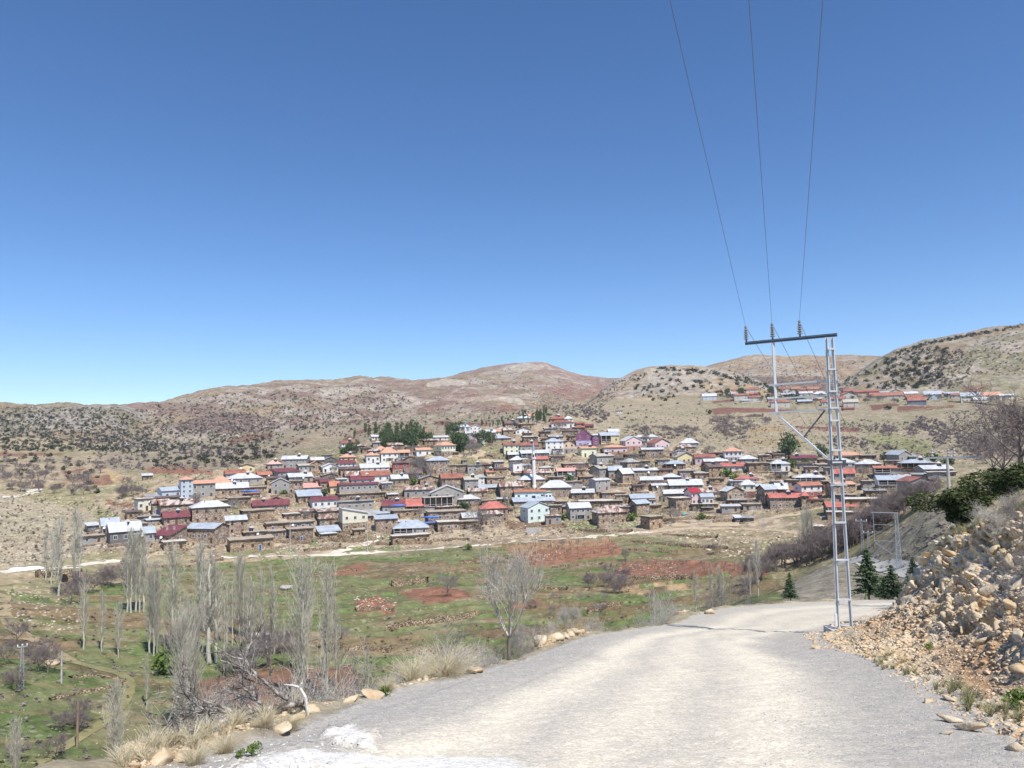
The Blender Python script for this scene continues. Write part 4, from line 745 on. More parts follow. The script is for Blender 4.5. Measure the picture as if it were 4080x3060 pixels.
# crop, x0, x1, yb, ye, yt, roof, roof colour, wall, label, options   (x, y read off the photograph, one row a house)
_ = dict
H = [
('A',340,500,1290,1200,1120,'gx','g','cc','low blue-grey roofed house with posts, alone at the left end of the village',_(ex='pd')),
('A',165,270,1255,1195,1160,'shed','w','cd','small lean-to with a white sloping roof at the far left of the village',_(nw=1)),
('A',590,750,1190,1155,1140,'flat','mud','sd','tiny dark mud-roofed shed behind the long white roof at far left',_(nw=2)),
('A',455,760,1390,1275,1170,'gx','w','cd','long dazzling white metal roofed house low at the left end',_(ex='s2c')),
('A',700,930,1385,1295,1225,'gx','g','cc','small grey roofed house tucked right of the long white roof',_(ex='d',fl=1)),
('A',940,1120,1405,1320,1205,'shed','m','st','maroon roofed stone house on stilts near the lower left poplars',_(ex='c2d',side=-170,nw=3)),
('A',1085,1310,1500,1405,1388,'flat','pm','mu','low rounded garage with pale slab roof and a dark doorway',_(nw=2)),
('A',1340,1640,1395,1245,1180,'gx','g','st','long stone house with blue-grey roof and open porch at its right end',_(side=-160,nw=5,fl=1)),
('A',1090,1350,1180,1100,1030,'gx','m','st','maroon roofed house with a solar heater, second row at left',_(ex='s2c',nw=3)),
('A',790,1010,1130,1095,1078,'flat','gg','cd','dark flat roofed block with a dish above the white roofs at left',_(ex='d')),
('A',880,1055,1165,1130,1105,'shed','w','cc','small lean-to with pale curled sheet roof beside the dark flat block',_(nw=2)),
('A',775,945,1010,890,870,'flat','pm','cr','cream terrace house with roof wall at the upper left edge',_(side=40,nw=3,ex='d')),
('A',870,1010,895,850,820,'shed','gg','sd','dark open canopy hut behind the cream terrace house',_(nw=2)),
('A',1065,1270,860,775,735,'gx','g','lb','pale blue single storey house with a grey roof at upper left',_(side=50,nw=2,ex='')),
('A',1278,1405,865,660,625,'hip','o','lb','tall pale blue tower house four floors high under orange tiles',_(nw=2,fl=4,door=False)),
('A',1408,1665,855,700,660,'gx','o','cc','long grey house under orange tiles right of the pale blue tower',_(nw=3,fl=2)),
('A',1640,1880,735,690,605,'hip','o','cd','broad orange tiled hip roof just above the silver roofs at left',_(nw=3)),
('A',1670,2060,830,750,685,'gx','w','st','long silver roofed stone house with solar panels below orange tiles',_(ex='s',nw=5)),
('A',945,1110,1050,935,890,'gx','ru','st','small stone house with a pale rust-streaked roof at left edge',_(nw=2)),
('A',1065,1390,1085,955,895,'gx','ru','st','stone house with roof half rusted half silver above a maroon roof',_(side=50,ex='s',nw=3)),
('A',1435,1835,1155,985,910,'hip','w','st','two storey stone house with a broad bright white hip roof',_(fl=2,nw=4,ex='p')),
('A',1850,2100,960,870,845,'flat','mud','sd','dark hollow stone barn below blue tarps, left part of the village',_(nw=2)),
('A',820,920,640,595,570,'shed','w','sd','lone little shed with a white roof on the slope above the village',_(nw=1)),
('B',50,415,695,625,570,'hip','w','cc','white hip roofed grey house with solar panels behind a stone row',_(ex='sd',nw=4)),
('B',5,470,805,745,722,'flat','mud','st','long stone row house with a rough dark earth roof and three white windows',_(nw=6,win='w')),
('B',170,335,555,485,455,'gy','rb','ye','yellow house with an open terrace at the upper left of the village',_(side=0,nw=2,ex='d')),
('B',10,225,615,570,525,'gx','rb','cc','low house with red-brown roof left of the yellow house',_(nw=3)),
('B',510,665,505,455,410,'hip','p','cc','lone house with faded pink hip roof left of the big concrete house',_(nw=2,ex='s')),
('B',685,955,500,395,355,'gx','w','cc','big bare concrete two storey house with white roof on the upper left',_(fl=2,nw=4,ex='s',side=-30)),
('B',640,885,605,545,500,'shed','m','cc','house under a long maroon roof below the big concrete house',_(nw=3,side=90)),
('B',395,545,620,588,550,'gx','o2','cd','small bright red roof squeezed between a white and a maroon roof',_(nw=2,ex='d')),
('B',770,1035,660,605,560,'gx','w','cc','grey house with pale metal roof and a solar frame, centre left',_(nw=3,ex='sd')),
('B',555,755,810,685,630,'gy','g','cc','grey gabled two storey house with a narrow blue stripe down its front',_(fl=2,nw=2,side=0)),
('B',770,925,805,668,655,'flat','mud','st','unfinished stone block with gaping openings right of the striped gable',_(fl=2,nw=3)),
('B',930,1145,775,735,680,'shed','p','wh','long shed with a salmon pink sheet roof above the blue-grey barn',_(nw=3)),
('B',880,1150,905,838,760,'shed','g','mu','barn with a big sloping blue-grey sheet roof, centre left',_(nw=2)),
('B',1140,1245,760,668,640,'gx','m','st','narrow stone house with a small maroon roof',_(nw=2)),
('B',1258,1358,805,722,650,'gx','o2','ye','yellow walled house with a steep orange-red roof',_(nw=1,side=20)),
('B',1372,1830,865,700,675,'gx','m','cc','very long maroon roofed grey house over a stone ground floor',_(fl=2,nw=7,low='st')),
('B',1512,1780,695,640,590,'gx','m','wh','white house with maroon roof and three white chimneys',_(nw=3,ex='sc2')),
('B',1375,1915,900,812,795,'flat','mud','sd','long dark stone row with flat earth roof under the long maroon house',_(nw=6)),
('B',1048,1348,978,888,842,'gx','m','wh','clean white house with a maroon strip roof and three grey windows',_(nw=4,ex='c2',win='w',door=False)),
('B',1365,1775,1005,905,888,'flat','gg','cc','long low grey concrete house with a flat roof and white windows at right end',_(nw=5,ex='s')),
('B',350,740,1025,952,885,'gx','m','st','wide maroon roofed stone house with solar panels at its left',_(nw=4,ex='sL2',side=10)),
('B',520,700,930,890,850,'gy','rb','sd','gabled roof peeping over the wide maroon roof at left',_(nw=2)),
('B',235,570,1110,1020,1000,'flat','mud','mu','ochre stone house with flat earth roof below the wide maroon roof',_(nw=3)),
('B',1120,1400,1150,1022,980,'shed','ru','st','stone house with a strip of rusty sheet roof below the white house',_(nw=3)),
('B',908,1080,1095,1022,985,'shed','ru','st','small stone house with rusty red sheet roof left of the alley',_(nw=2)),
('B',1132,1300,1195,1110,1058,'hip','ru','st','little stone hut with silver and rust pyramid roof in the lower left',_(nw=2)),
('B',1408,1702,1255,1052,988,'sl','w','cr','bright cream two storey house with three windows and a porch stair',_(fl=2,nw=3,low='mu',win='w')),
('B',1125,1370,1335,1262,1190,'shed','g','mu','stone shed under a light blue sheet roof with a rust patch',_(nw=2)),
('B',1700,1800,1150,1075,1005,'shed','gg','st','stone outhouse with dull grey roof behind the cream house',_(nw=1)),
('B',1805,2065,1255,1115,1060,'shed','g','st','stone house with long pale grey sheet roof right of the cream house',_(fl=2,nw=3)),
('B',20,240,1295,1140,1080,'shed','w','st','tall stone house with a white curling sheet roof at lower left',_(fl=2,nw=2)),
('B',640,1045,1250,1165,1105,'flat','mud','cc','long grey plastered row with ragged earth roof and a panel, lower left',_(nw=5,ex='d')),
('B',500,760,1255,1175,1150,'flat','mud','mu','ochre stone house with sagging earth roof left of the grey row',_(nw=2)),
('B',235,480,1345,1280,1250,'flat','mud','sd','stone house with solar panels and a big white dish on the lowest left terrace',_(nw=3,ex='sdL')),
('B',485,735,1345,1270,1250,'flat','mud','st','stone house with shaggy earth roof right of the dish house',_(nw=3,win='w')),
('B',80,550,1490,1372,1345,'flat','mud','mu','lowest and widest stone house with ragged earth roof at the village foot',_(nw=5)),
('B',770,1040,1380,1245,1225,'flat','mud','sd','dark stone stable with posts under brushwood roof at the village foot',_(nw=3)),
('B',705,890,1120,1060,1020,'flat','pm','st','stone house with a pale flat roof left of the alley',_(nw=2)),
('B',230,400,850,830,800,'flat','o2','sd','small orange-red box roof above the hollow barn at left',_(nw=1)),
('B',1380,1570,425,370,330,'hip','o','pe','peach walled house with orange tiled hip roof and solar tanks',_(nw=3,ex='s')),
('B',1357,1557,480,452,410,'shed','m','wh','white strip house under an upright maroon roof panel',_(nw=4)),
('B',1690,1850,435,348,310,'hip','o','wh','white house with small orange hip roof left of the large orange one',_(fl=1,nw=3,ex='sB')),
('B',1030,1175,450,405,370,'gx','w','st','stone house with grey ridge roof in the upper left row',_(nw=2)),
('B',1180,1340,440,402,368,'gy','gg','cd','dark gabled house at the top of the upper left row',_(nw=2)),
('B',1025,1155,520,455,418,'gy','o','st','stone gable house with a worn orange roof, upper left row',_(nw=2)),
('B',1168,1350,545,485,445,'gy','w','wh','white gabled house with an arched attic window, upper left row',_(nw=3,ex='d')),
('B',1168,1345,630,590,565,'gy','gg','sd','dark stone gable below the white gabled house',_(nw=2)),
('B',885,1035,540,472,450,'gx','t','cc','grey house with tan roof right of the big concrete house',_(nw=3,side=30)),
('B',1622,1960,530,500,450,'gx','w','wh','wide white house with pale blue-white roof and a dark arch',_(nw=5,ex='s2')),
('B',1382,1600,590,512,480,'shed','db','st','stone house with dark brown sheet roof in the upper centre left',_(nw=3)),
('B',1440,1620,640,592,540,'gx','ru','st','stone house with a pale rust-patched roof above the maroon white house',_(nw=2)),
('B',1642,1985,665,592,530,'gx','rb','wh','white house with a balcony under a brown and rust roof',_(nw=4,ex='cB')),
('B',1392,1570,240,200,170,'gx','rb','wh','white house with red tiled roof standing apart left of the pine grove',_(nw=4,ex='s')),
('C',0,150,1330,1290,1250,'shed','g','sd','stone house end with a light sheet roof left of the blue-grey hip roof',_(nw=1)),
('C',200,388,820,682,660,'gx','db','rd','tall house with a dark red upper floor and white windows over stone',_(fl=2,nw=2,low='st',win='w',side=10)),
('C',345,550,865,805,735,'gx','db','sd','stone barn with a dark brown roof beside the dark red house',_(nw=2)),
('C',605,875,805,652,600,'hip','g','st','large square stone house of two floors with light grey hip roof',_(fl=2,nw=4,win='w',side=0)),
('C',325,505,712,642,600,'gy','db','st','stone gable house above the dark red house',_(nw=3)),
('C',865,1085,805,712,695,'flat','mud','st','flat roofed stone house left of the solar panels, upper centre',_(nw=3,side=20)),
('C',1095,1275,805,710,688,'flat','gg','cc','grey flat roofed house with three solar panels in front',_(nw=3,ex='s',win='w')),
('C',1035,1085,690,650,635,'flat','gg','cc','small grey stair block on top of the flat roofed stone house',_(nw=1)),
('C',185,380,940,872,820,'gx','w','st','stone house with white roof and a solar heater, centre left',_(nw=3,ex='s')),
('C',525,770,945,872,830,'gy','gg','st','wide stone gable house hidden behind bare trees, centre',_(nw=2)),
('C',785,1050,990,865,808,'gx','rb','st','stone house with rusty red roof of several planes in the centre',_(fl=2,nw=4)),
('C',1062,1228,995,882,840,'gx','t','cc','grey house with tan porch roof and white windows, centre',_(fl=2,nw=2,ex='s')),
('C',340,700,1085,1002,960,'gx','ru','cc','long house with rust and white roof and three solar panels',_(nw=4,ex='s',side=0)),
('C',665,1045,1180,1035,955,'gy','w','cc','large grey unfinished gable house with a brown centre stripe',_(fl=2,nw=3,side=10)),
('C',575,935,1240,1100,1082,'flat','pm','cc','open concrete frame with white columns in front of the big grey gable',_(fl=1,nw=5,D=3.5,ex='vV')),
('C',985,1248,1180,1115,1060,'hip','w','st','stone house with white hip roof behind the dark green bush',_(nw=3)),
('C',1115,1330,1085,1020,980,'gx','ru','st','small stone house with a rusty gable roof, centre',_(nw=2,side=10)),
('C',1235,1488,1020,972,935,'gx','g','cd','dark walled house with grey ridge roof, centre right of the chimney',_(nw=3)),
('C',1490,1785,1090,962,900,'gx','ru','st','two storey stone house with rust-brown left roof near the minaret',_(fl=2,nw=3,ex='c')),
('C',1325,1425,835,790,760,'gx','o2','ye','tiny yellow hut with a red-orange roof',_(nw=2,ex='s')),
('C',1328,1540,930,862,848,'flat','mud','st','stone ruin with timber posts below the tiny yellow hut',_(nw=2)),
('C',1180,1300,935,850,825,'shed','g','wh','white house with a light grey sheet roof behind the tan porch',_(nw=2,fl=2)),
('C',1725,2030,985,882,810,'hip','w','st','stone house with wide white pyramid roof directly behind the minaret',_(nw=4)),
('C',1645,1755,785,675,668,'flat','gg','wh','white block with lilac side walls left of the minaret',_(side=55,fl=1,nw=1,win='w')),
('C',1757,1850,765,705,690,'shed','g','wh','white annex with a balcony joined to the lilac sided block',_(nw=2,fl=1)),
('C',1605,1850,680,650,600,'hip','w','st','white hip roof behind the lilac sided block',_(nw=3)),
('C',1892,2062,722,635,600,'gx','r','st','stone house with bright coral red ridge roof right of the minaret balcony',_(nw=2)),
('C',1785,2105,855,800,752,'gx','ru','st','long low house with rust-brown and silver sheet roof behind the minaret',_(nw=5)),
('C',1660,1760,840,800,775,'shed','ru','st','rusty lean-to below the lilac sided block',_(nw=1)),
('C',1740,2080,620,560,522,'gx','w','cd','long white roofed house with dark verandah, upper centre right',_(nw=4,ex='v')),
('C',1585,1735,640,580,550,'gx','w','sd','dark open timber house with white roof left of the long verandah house',_(nw=2,ex='v')),
('C',1532,1722,568,462,430,'gx','rb','py','pale lime two storey house with red-brown roof, upper centre',_(fl=2,nw=3,ex='s')),
('C',1727,1950,545,468,430,'gx','rb','cc','grey stone house with red-brown roof and solar tanks beside the lime house',_(nw=3,ex='s')),
('C',1398,1622,415,382,345,'hip','g','st','stone house with silver hip roof and wide white band, upper centre',_(nw=3)),
('C',1670,1858,335,285,250,'gy','li','wh','white house with a lilac gable edge near the top of the village',_(nw=3)),
('C',1545,1708,240,205,168,'gx','db','st','brown twin gabled house among conifers at the village top',_(nw=3,ex='s')),
('C',1690,1865,180,138,110,'hip','w','cc','silver hip roofed house with tanks highest of the village centre',_(nw=3,ex='s')),
('C',1832,1950,145,122,95,'gx','o','wh','orange roofed house half hidden by a row of cypresses',_(nw=2)),
('C',785,950,595,468,425,'hip','o','py','pale yellow school-like house with orange hip roof and stone ground floor',_(fl=2,nw=5,side=92,low='st',win='w')),
('C',482,655,592,525,495,'gx','o','wh','long low white annex with an orange tiled roof',_(nw=2)),
('C',930,990,590,560,548,'flat','pm','sd','small dark garage in front of the pale yellow house',_(nw=1)),
('C',965,1112,290,245,220,'shed','w','cc','pale house with a flat white roof behind the small white minaret',_(nw=3)),
('C',1116,1260,325,248,215,'gy','w','wh','white gabled house of two floors right of the small white minaret',_(fl=2,nw=3,side=0)),
('C',1062,1210,470,385,335,'gy','o','pk','pale pink building with steep orange roof behind pines',_(nw=2,fl=2,side=0)),
('C',1240,1300,470,395,385,'flat','pm','wh','narrow white tower block right of the pale pink building',_(nw=1,fl=2)),
('C',1312,1430,355,312,278,'gx','w','cd','silver roofed low house with a tank, upper centre',_(nw=3,ex='s')),
('C',1432,1510,345,302,275,'gx','o','cr','cream house with a bright orange roof, upper centre',_(nw=2)),
('C',335,410,362,292,265,'gx','rb','br','brown house with a red roof among the upper left pines',_(nw=1,side=0,fl=2)),
('C',275,332,365,300,280,'flat','db','cc','grey house with an outside stair left of the brown house',_(nw=1,fl=2)),
('C',440,520,350,318,295,'gx','rb','br','low brown house with a red roof right of the outside stair',_(nw=2)),
('C',530,612,345,312,292,'gx','rb','st','low stone house with a red roof before the limestone outcrop',_(nw=2)),
('C',672,860,402,368,350,'gx','w','wh','white house with thin silver roof among the pines',_(nw=3)),
('B',1755,1855,160,120,98,'gx','w','wh','white house with white roof at the left end of the pine row',_(nw=3)),
('C',180,300,412,392,378,'flat','pm','wh','low white house mostly hidden behind the pine grove',_(nw=2,ex='d')),
('C',0,45,390,340,320,'gx','db','wh','small white house at the left end of the cypress row',_(nw=2)),
('C',0,120,545,515,482,'hip','o','br','low orange tiled roof behind the twin orange roofed villa',_(nw=2)),
('C',58,262,668,562,490,'hip','o','wh','white villa with a high orange hip roof and a cream ground floor',_(fl=2,nw=3,low='cr',ex='sB',win='w')),
('C',268,400,655,558,522,'gx','o','wh','white house with orange roof and a shaded loggia beside the villa',_(fl=2,nw=2,ex='vV')),
('D',165,530,1090,978,888,'hip','w','st','village mosque hall of squared stone with arched windows and a large white hip roof',_(side=0,nw=2,win='w',cat='mosque',name='mosque',group=None,door=False,D=9)),
('C',1662,2040,1125,1030,1002,'gx','o2','mi','long pale mint building with orange-red roof left of the mosque hall',_(nw=4,D=5)),
('D',215,300,1122,1030,1020,'flat','w','mi','pale green entrance wing between the minaret and the mosque hall',_(nw=2,D=4)),
('C',1650,2105,1190,1140,1085,'gx','g','st','wide stone house with blue-grey roof in front of the mint building',_(nw=6,ex='s')),
('D',0,335,1180,1135,1085,'gx','g','mi','low mint walled house with grey roof in front of the mosque',_(nw=4,ex='p')),
('C',1826,2090,1382,1215,1152,'gy','g','mi','bright mint and white two storey house with six framed windows at the village foot',_(fl=2,nw=3,side=95,win='w',door=False)),
('D',350,480,1200,1150,1128,'flat','mud','sd','dark stone hut with flat earth roof right of the mosque front',_(nw=2)),
('D',285,420,1340,1200,1180,'flat','mud','st','ruined stone house with hollow windows right of the mint and white house',_(nw=2,fl=2)),
('C',1255,1585,1400,1230,1142,'hip','r','st','stone house with a high coral red hip roof above the brown courtyard',_(fl=2,nw=4)),
('C',1278,1522,1425,1298,1232,'hip','ru','st','stone house with silver and rust hip roof in front of the coral red one',_(fl=2,nw=3,win='w')),
('C',1040,1365,1400,1335,1272,'gx','w','st','low stone house with broad pale sheet roof behind a bare walnut tree',_(nw=3)),
('C',625,1085,1385,1272,1252,'flat','mud','st','long stone row house with flat earth roof and green net, lower centre',_(nw=5)),
('C',725,1025,1245,1212,1182,'gx','ru','st','low stone house with a rusty rippled roof behind the earth roofed row',_(nw=3)),
('C',740,1000,1500,1398,1360,'flat','pm','st','stone house with a white window and pale roof slab at the lower centre',_(nw=3,win='w')),
('C',1000,1240,1470,1392,1360,'flat','mud','sd','dark stone house with open porch left of the bare walnut tree',_(nw=2)),
('C',560,745,1470,1405,1375,'flat','bt','sd','dark shed draped with a blue tarpaulin, lower centre',_(nw=2)),
('C',215,615,1545,1462,1368,'hip','g','cc','verandah house with a shapely blue-grey hip roof nearest the path',_(nw=4,ex='vp',win='w',side=0)),
('C',200,640,1655,1560,1540,'flat','pm','mu','ochre stone basement with pale roof edge under the blue-grey verandah house',_(nw=5,D=4.5)),
('C',78,345,1290,1195,1122,'gx','m','cc','maroon roofed grey house with two chimneys left of a coral roof',_(nw=3,side=0,ex='sc2')),
('C',365,615,1265,1200,1110,'gx','r','st','stone house with bright coral red sloping roof joined to the maroon one',_(nw=3,side=0,ex='v')),
('C',215,520,1335,1258,1242,'flat','mud','mu','stone ground floor with earth roof and blue tarps under the coral roof',_(nw=3)),
('D',592,780,470,345,262,'gy','bl','pu','purple and lilac three storey house with a dark blue glazed attic',_(fl=3,nw=2,low='li',side=0,win='w',door=False)),
('D',788,870,470,350,318,'flat','w','pu','glazed balcony wing right of the purple house',_(fl=2,nw=1,low='pu',win='w')),
('D',888,1110,445,348,310,'gx','g','ye','yellow house with a dark roof terrace right of the purple house',_(nw=3,fl=1,ex='v',win='w')),
('D',982,1108,335,302,270,'gx','w','cr','cream house with white roof behind the yellow terrace house',_(nw=3)),
('D',228,440,570,418,380,'hip','g','wh','tall white house of three window rows with a silver hip roof',_(fl=3,nw=3,win='w',side=12,ex='s')),
('D',442,575,560,445,405,'gy','o','pe','peach three storey house joined to the tall white house',_(fl=2,nw=2,side=0,low='cc')),
('D',312,420,580,515,508,'flat','pm','wh','small cream porch wing in front of the tall white house',_(nw=1,D=3)),
('D',658,835,605,505,480,'gx','o','py','pale yellow house with orange roof and a dark green shed',_(side=50,fl=1,nw=2,win='w',ex='s')),
('D',925,1205,578,492,460,'hip','o','pk','long pink walled house with an orange hip roof',_(fl=1,nw=4,low='br',win='w')),
('D',1190,1380,528,412,360,'gy','w','pk','pink over terracotta two storey gable house with round emblem',_(fl=2,nw=3,low='br',side=70,win='w')),
('D',1382,1440,492,420,400,'flat','w','cc','narrow grey wing right of the pink and terracotta gable',_(nw=1,D=4)),
('D',1445,1570,425,365,338,'hip','w','wh','white house with white hip roof behind the pink gables',_(fl=1,nw=2,win='w')),
('D',1290,1440,400,375,352,'hip','w','cc','pale silver roof just above the pink and terracotta gable',_(nw=2)),
('D',1545,1710,510,440,388,'gy','rb','pk','pale pink gable house with red-brown roof and a grey basement',_(fl=1,nw=3,low='cc',side=95,win='w')),
('D',1388,1638,605,520,495,'gx','w','st','stone house with a thin white roof below the pale pink gable',_(nw=3,side=20)),
('D',1180,1420,620,580,565,'flat','mud','sd','low dark stone row with pale door under the pink gable houses',_(nw=4)),
('D',826,940,690,632,600,'hip','t','sd','stone house with tan concrete hip roof, right of centre',_(nw=2,side=90,win='w')),
('D',845,1042,690,598,565,'gx','t','cc','grey house with tan twin roof and solar panels, right of centre',_(nw=2,fl=1,ex='s',side=90)),
('D',1208,1352,752,670,625,'hip','gg','st','square stone house with grey hip roof and a dark shaded left wall',_(side=85,nw=2,win='w',ex='2')),
('D',872,980,835,748,705,'gx','t','cc','grey end gable house with solar panels above a grassy bank',_(side=118,nw=1,ex='s')),
('D',985,1145,860,768,715,'gx','g','cc','grey house with long silver roof between the two stone gables',_(nw=2)),
('D',1155,1280,920,812,742,'gx','w','st','stone end house with a long white roof standing over the grassy bank',_(side=88,nw=1)),
('D',1290,1572,868,772,740,'gx','w','st','stone house with white roof, four windows and a solar heater',_(nw=4,ex='sd')),
('D',1672,1905,755,692,650,'hip','g','sd','dark verandah house with wide blue-grey hip roof, right part',_(nw=3,ex='vd')),
('D',1815,2018,690,612,555,'gy','t','ye','bright yellow gable house with four windows',_(nw=4,side=45,win='w',low='st',ex='')),
('D',1850,2060,520,440,385,'hip','w','cc','bare grey house with white hip roof at the upper right slope',_(nw=2,fl=1)),
('D',1815,2028,565,488,450,'hip','ru','st','stone house with a rusty hip roof below the bare grey house',_(nw=3)),
('D',1745,1945,600,555,522,'gy','w','wh','small white gable roof above the yellow gable house',_(nw=2,ex='s')),
('D',1845,2018,850,775,762,'shed','gg','st','stone house with flat grey parapet and pale patch, right part',_(nw=2,side=30)),
('D',1375,1628,965,888,842,'gx','w','st','stone house with silver roof left of the white tank',_(nw=3,side=10)),
('D',1625,1852,890,855,812,'hip','w','sd','dark walled house with a wide white hip roof, right part',_(nw=3)),
('D',1510,1695,1005,950,925,'gx','w','st','low stone house behind a large white water tank',_(nw=3,ex='d')),
('D',1720,2105,985,950,882,'gx','w','cd','very wide dazzling white roof with solar heaters, right part',_(nw=5,ex='s2')),
('D',830,1000,1015,885,862,'gx','w','cc','slate blue and grey two storey block with a thin white roof',_(nw=2,fl=2,side=85,win='w')),
('D',540,805,1125,1040,992,'gx','w','sd','dark stone house with thin white roof right of the mosque hall',_(nw=3,ex='s',side=10)),
('D',905,1180,1085,1045,1018,'flat','mud','st','long low stone house with earth roof below the slate blue block',_(nw=4)),
('D',635,1150,1215,1145,1118,'flat','pm','sd','long pale flat roof with dark yard below it, lower right of the mosque',_(nw=5)),
('D',1075,1222,1170,1075,1048,'flat','mud','st','stone house with pale earth roof and arched side, right of the long flat roof',_(nw=2)),
('D',1260,1535,1170,1105,1050,'gx','g','st','stone house with long blue-grey roof above another grey roof',_(nw=3,ex='2',side=40)),
('D',1322,1472,1285,1172,1120,'gx','g','st','two storey stone house with blue-grey roof and dark left wall at the foot',_(fl=2,nw=2,side=95)),
('D',1475,1545,1185,1130,1120,'flat','pm','wh','narrow white wing beside the lower blue-grey roof',_(nw=1)),
('D',1478,1610,1240,1200,1185,'flat','mud','mu','small open stone barn right of the lower blue-grey roof',_(nw=1)),
('D',868,1205,1405,1278,1190,'hip','ru','st','stone house with a pyramid roof half silver half rust, lower right',_(nw=3,fl=2,side=85)),
('D',525,765,1368,1222,1155,'gx','w','cc','grey two storey house with grey roof, balcony and four white windows',_(fl=2,nw=4,side=48,ex='B',win='w')),
('D',1480,1632,1465,1335,1312,'flat','mud','mu','lone square stone hut with ragged flat roof at the lower right foot',_(side=105,nw=2)),
('D',1655,1890,1150,1052,1002,'gx','w','st','stone house with silver-blue roof left of the deep red roof',_(fl=1,nw=3)),
('D',1985,2085,1185,1040,982,'gx','dr','pk','pale pink two storey house with a deep red roof',_(fl=2,nw=2,side=85,win='w')),
('D',1800,1975,1245,1112,1095,'flat','pm','st','stone barn with pale flat roof below the silver-blue roof',_(nw=3,side=90)),
('D',362,590,850,778,738,'gx','p','wh','white house with a salmon pink roof right of the minaret',_(nw=3,ex='v')),
('D',452,745,760,692,682,'flat','pm','br','brown brick house with flat pale roof above the salmon roof',_(nw=4)),
('D',635,800,905,852,838,'flat','mud','sd','dark stone hovel right of the salmon roofed house',_(nw=2)),
('D',600,700,840,765,750,'flat','mud','mu','ochre stone stack with open loft, right of the salmon roof',_(nw=1)),
('D',438,620,380,292,260,'hip','db','st','stone house with dark brown hip roof and solar heater near the top',_(nw=2,ex='s')),
('D',298,560,255,192,162,'hip','rb','wh','white house with red-brown hip roof at the top of the village',_(nw=4,side=20,fl=1)),
('D',275,480,180,148,112,'hip','rb','br','brown walled house with red hip roof, highest of the upper cluster',_(nw=3,ex='s')),
('D',452,555,185,145,115,'hip','w','wh','white house with silver hip roof, highest right of the upper cluster',_(nw=2)),
('D',585,690,285,255,235,'gx','rb','sd','low house with red-brown roof above the purple house',_(nw=2)),
('D',692,800,265,238,215,'gx','m','sd','low house with a maroon roof behind the purple house',_(nw=2)),
('D',590,690,235,215,195,'gx','rb','st','small red-brown roof right of the upper cluster',_(nw=2)),
('D',185,300,420,398,382,'flat','db','sd','dark flat shed left of the tall white house',_(nw=2)),
('D',1075,1145,80,50,45,'flat','w','wh','tiny white hut with dark openings alone on the bare hillside',_(nw=3,only=(0,2,4))),
('E',575,775,668,545,500,'hip','o','wh','white house with orange hip roof on a bare grey lower floor',_(fl=2,nw=4,low='cc',win='w')),
('E',758,952,682,632,590,'hip','w','cc','small grey house with a neat white pyramid roof',_(nw=2)),
('E',218,450,695,612,575,'gx','rb','pk','pale pink house with a red-brown roof right of the yellow gable',_(nw=3,fl=1,ex='B')),
('E',330,595,700,662,618,'gx','w','sd','dark house with long white roof below the red-brown one',_(nw=3)),
('E',388,535,855,732,685,'gx','db','mu','tall ochre stone house with a dark brown roof and shaded left gable',_(side=95,nw=2,fl=2,ex='s')),
('E',540,808,775,722,680,'gx','r','wh','white fronted house with a coral red roof right of the dark brown roof',_(nw=4,ex='s')),
('E',215,368,885,805,780,'shed','t','st','stone house with a sloping tan roof and a white water tank',_(nw=2)),
('E',870,1125,780,692,680,'flat','mud','mu','ochre stone house with broken earth roof and gaping front, right part',_(nw=2)),
('E',1130,1340,775,692,650,'hip','w','wh','white house with a dark verandah and pale hip roof, right part',_(nw=3,ex='vs')),
('E',1388,1662,715,628,595,'gx','m','st','stone house with maroon roof before the dark fir trees',_(nw=4,fl=1,ex='sL')),
('E',1428,1758,915,858,815,'hip','w','cd','dark verandah house with wide silver hip roof and solar panels, right part',_(nw=4,ex='sv')),
('E',1512,1722,1092,962,922,'gx','o2','wh','white over red two storey house with an orange roof and round emblem',_(fl=2,nw=3,low='rd',side=85,win='w',door=False)),
('E',1325,1430,1060,1010,980,'gx','rb','sd','low dark house with red-brown roof left of the white over red house',_(nw=2)),
('E',700,975,915,872,835,'hip','r','wh','white house with a low coral hip roof, right part',_(nw=3,ex='s')),
('E',645,790,950,895,875,'shed','w','cc','pale shed roof left of the coral hip roof',_(nw=2)),
('E',780,930,1095,948,890,'hip','w','cr','cream over dark red house with pale blue-white roof',_(fl=2,nw=2,low='rd',win='w',side=20)),
('E',930,1010,1000,965,935,'shed','w','cr','cream wing with pale roof right of the cream and dark red house',_(nw=1)),
('E',1062,1188,1145,1008,948,'gx','g','st','tall stone house with blue-grey roof and dark left wall, right part',_(side=90,nw=2,fl=2)),
('E',1192,1318,1085,1002,918,'gx','w','st','stone house with white roof and solar heater behind the coral hip roof',_(nw=2,ex='s')),
('E',610,788,1120,1022,975,'gy','w','st','stone gable house with two white windows and a white roof, right part',_(side=80,nw=3,win='w')),
('E',295,482,1090,1035,988,'gx','ru','wh','low white house with rust-striped roof and solar panels',_(nw=2,ex='s')),
('E',290,428,1178,1088,1050,'gx','g','wh','small white house with grey roof joined to the pale pink tower',_(nw=3,win='w')),
('E',190,480,1225,1190,1180,'flat','pm','mu','low retaining storeroom with pale slab under the pale pink house',_(nw=2,D=3.5)),
('E',620,830,1170,1135,1112,'shed','gg','sd','open lean-to with grey sheet roof in front of the stone gable house',_(nw=2)),
('E',1135,1495,1225,1108,1052,'gx','r','st','long stone house with wide coral red roof and timber verandah',_(fl=2,nw=5,ex='s')),
('E',1500,1575,1200,1085,1035,'hip','r','mu','right wing of ochre stone under the same coral red roof colour',_(nw=1,fl=2)),
('E',1580,1750,1185,1130,1118,'flat','m','mu','low ochre outbuilding with a maroon edged flat roof',_(nw=2)),
('E',700,768,1392,1338,1302,'shed','w','cd','little shed with light sheet roof beside the village path',_(nw=1)),
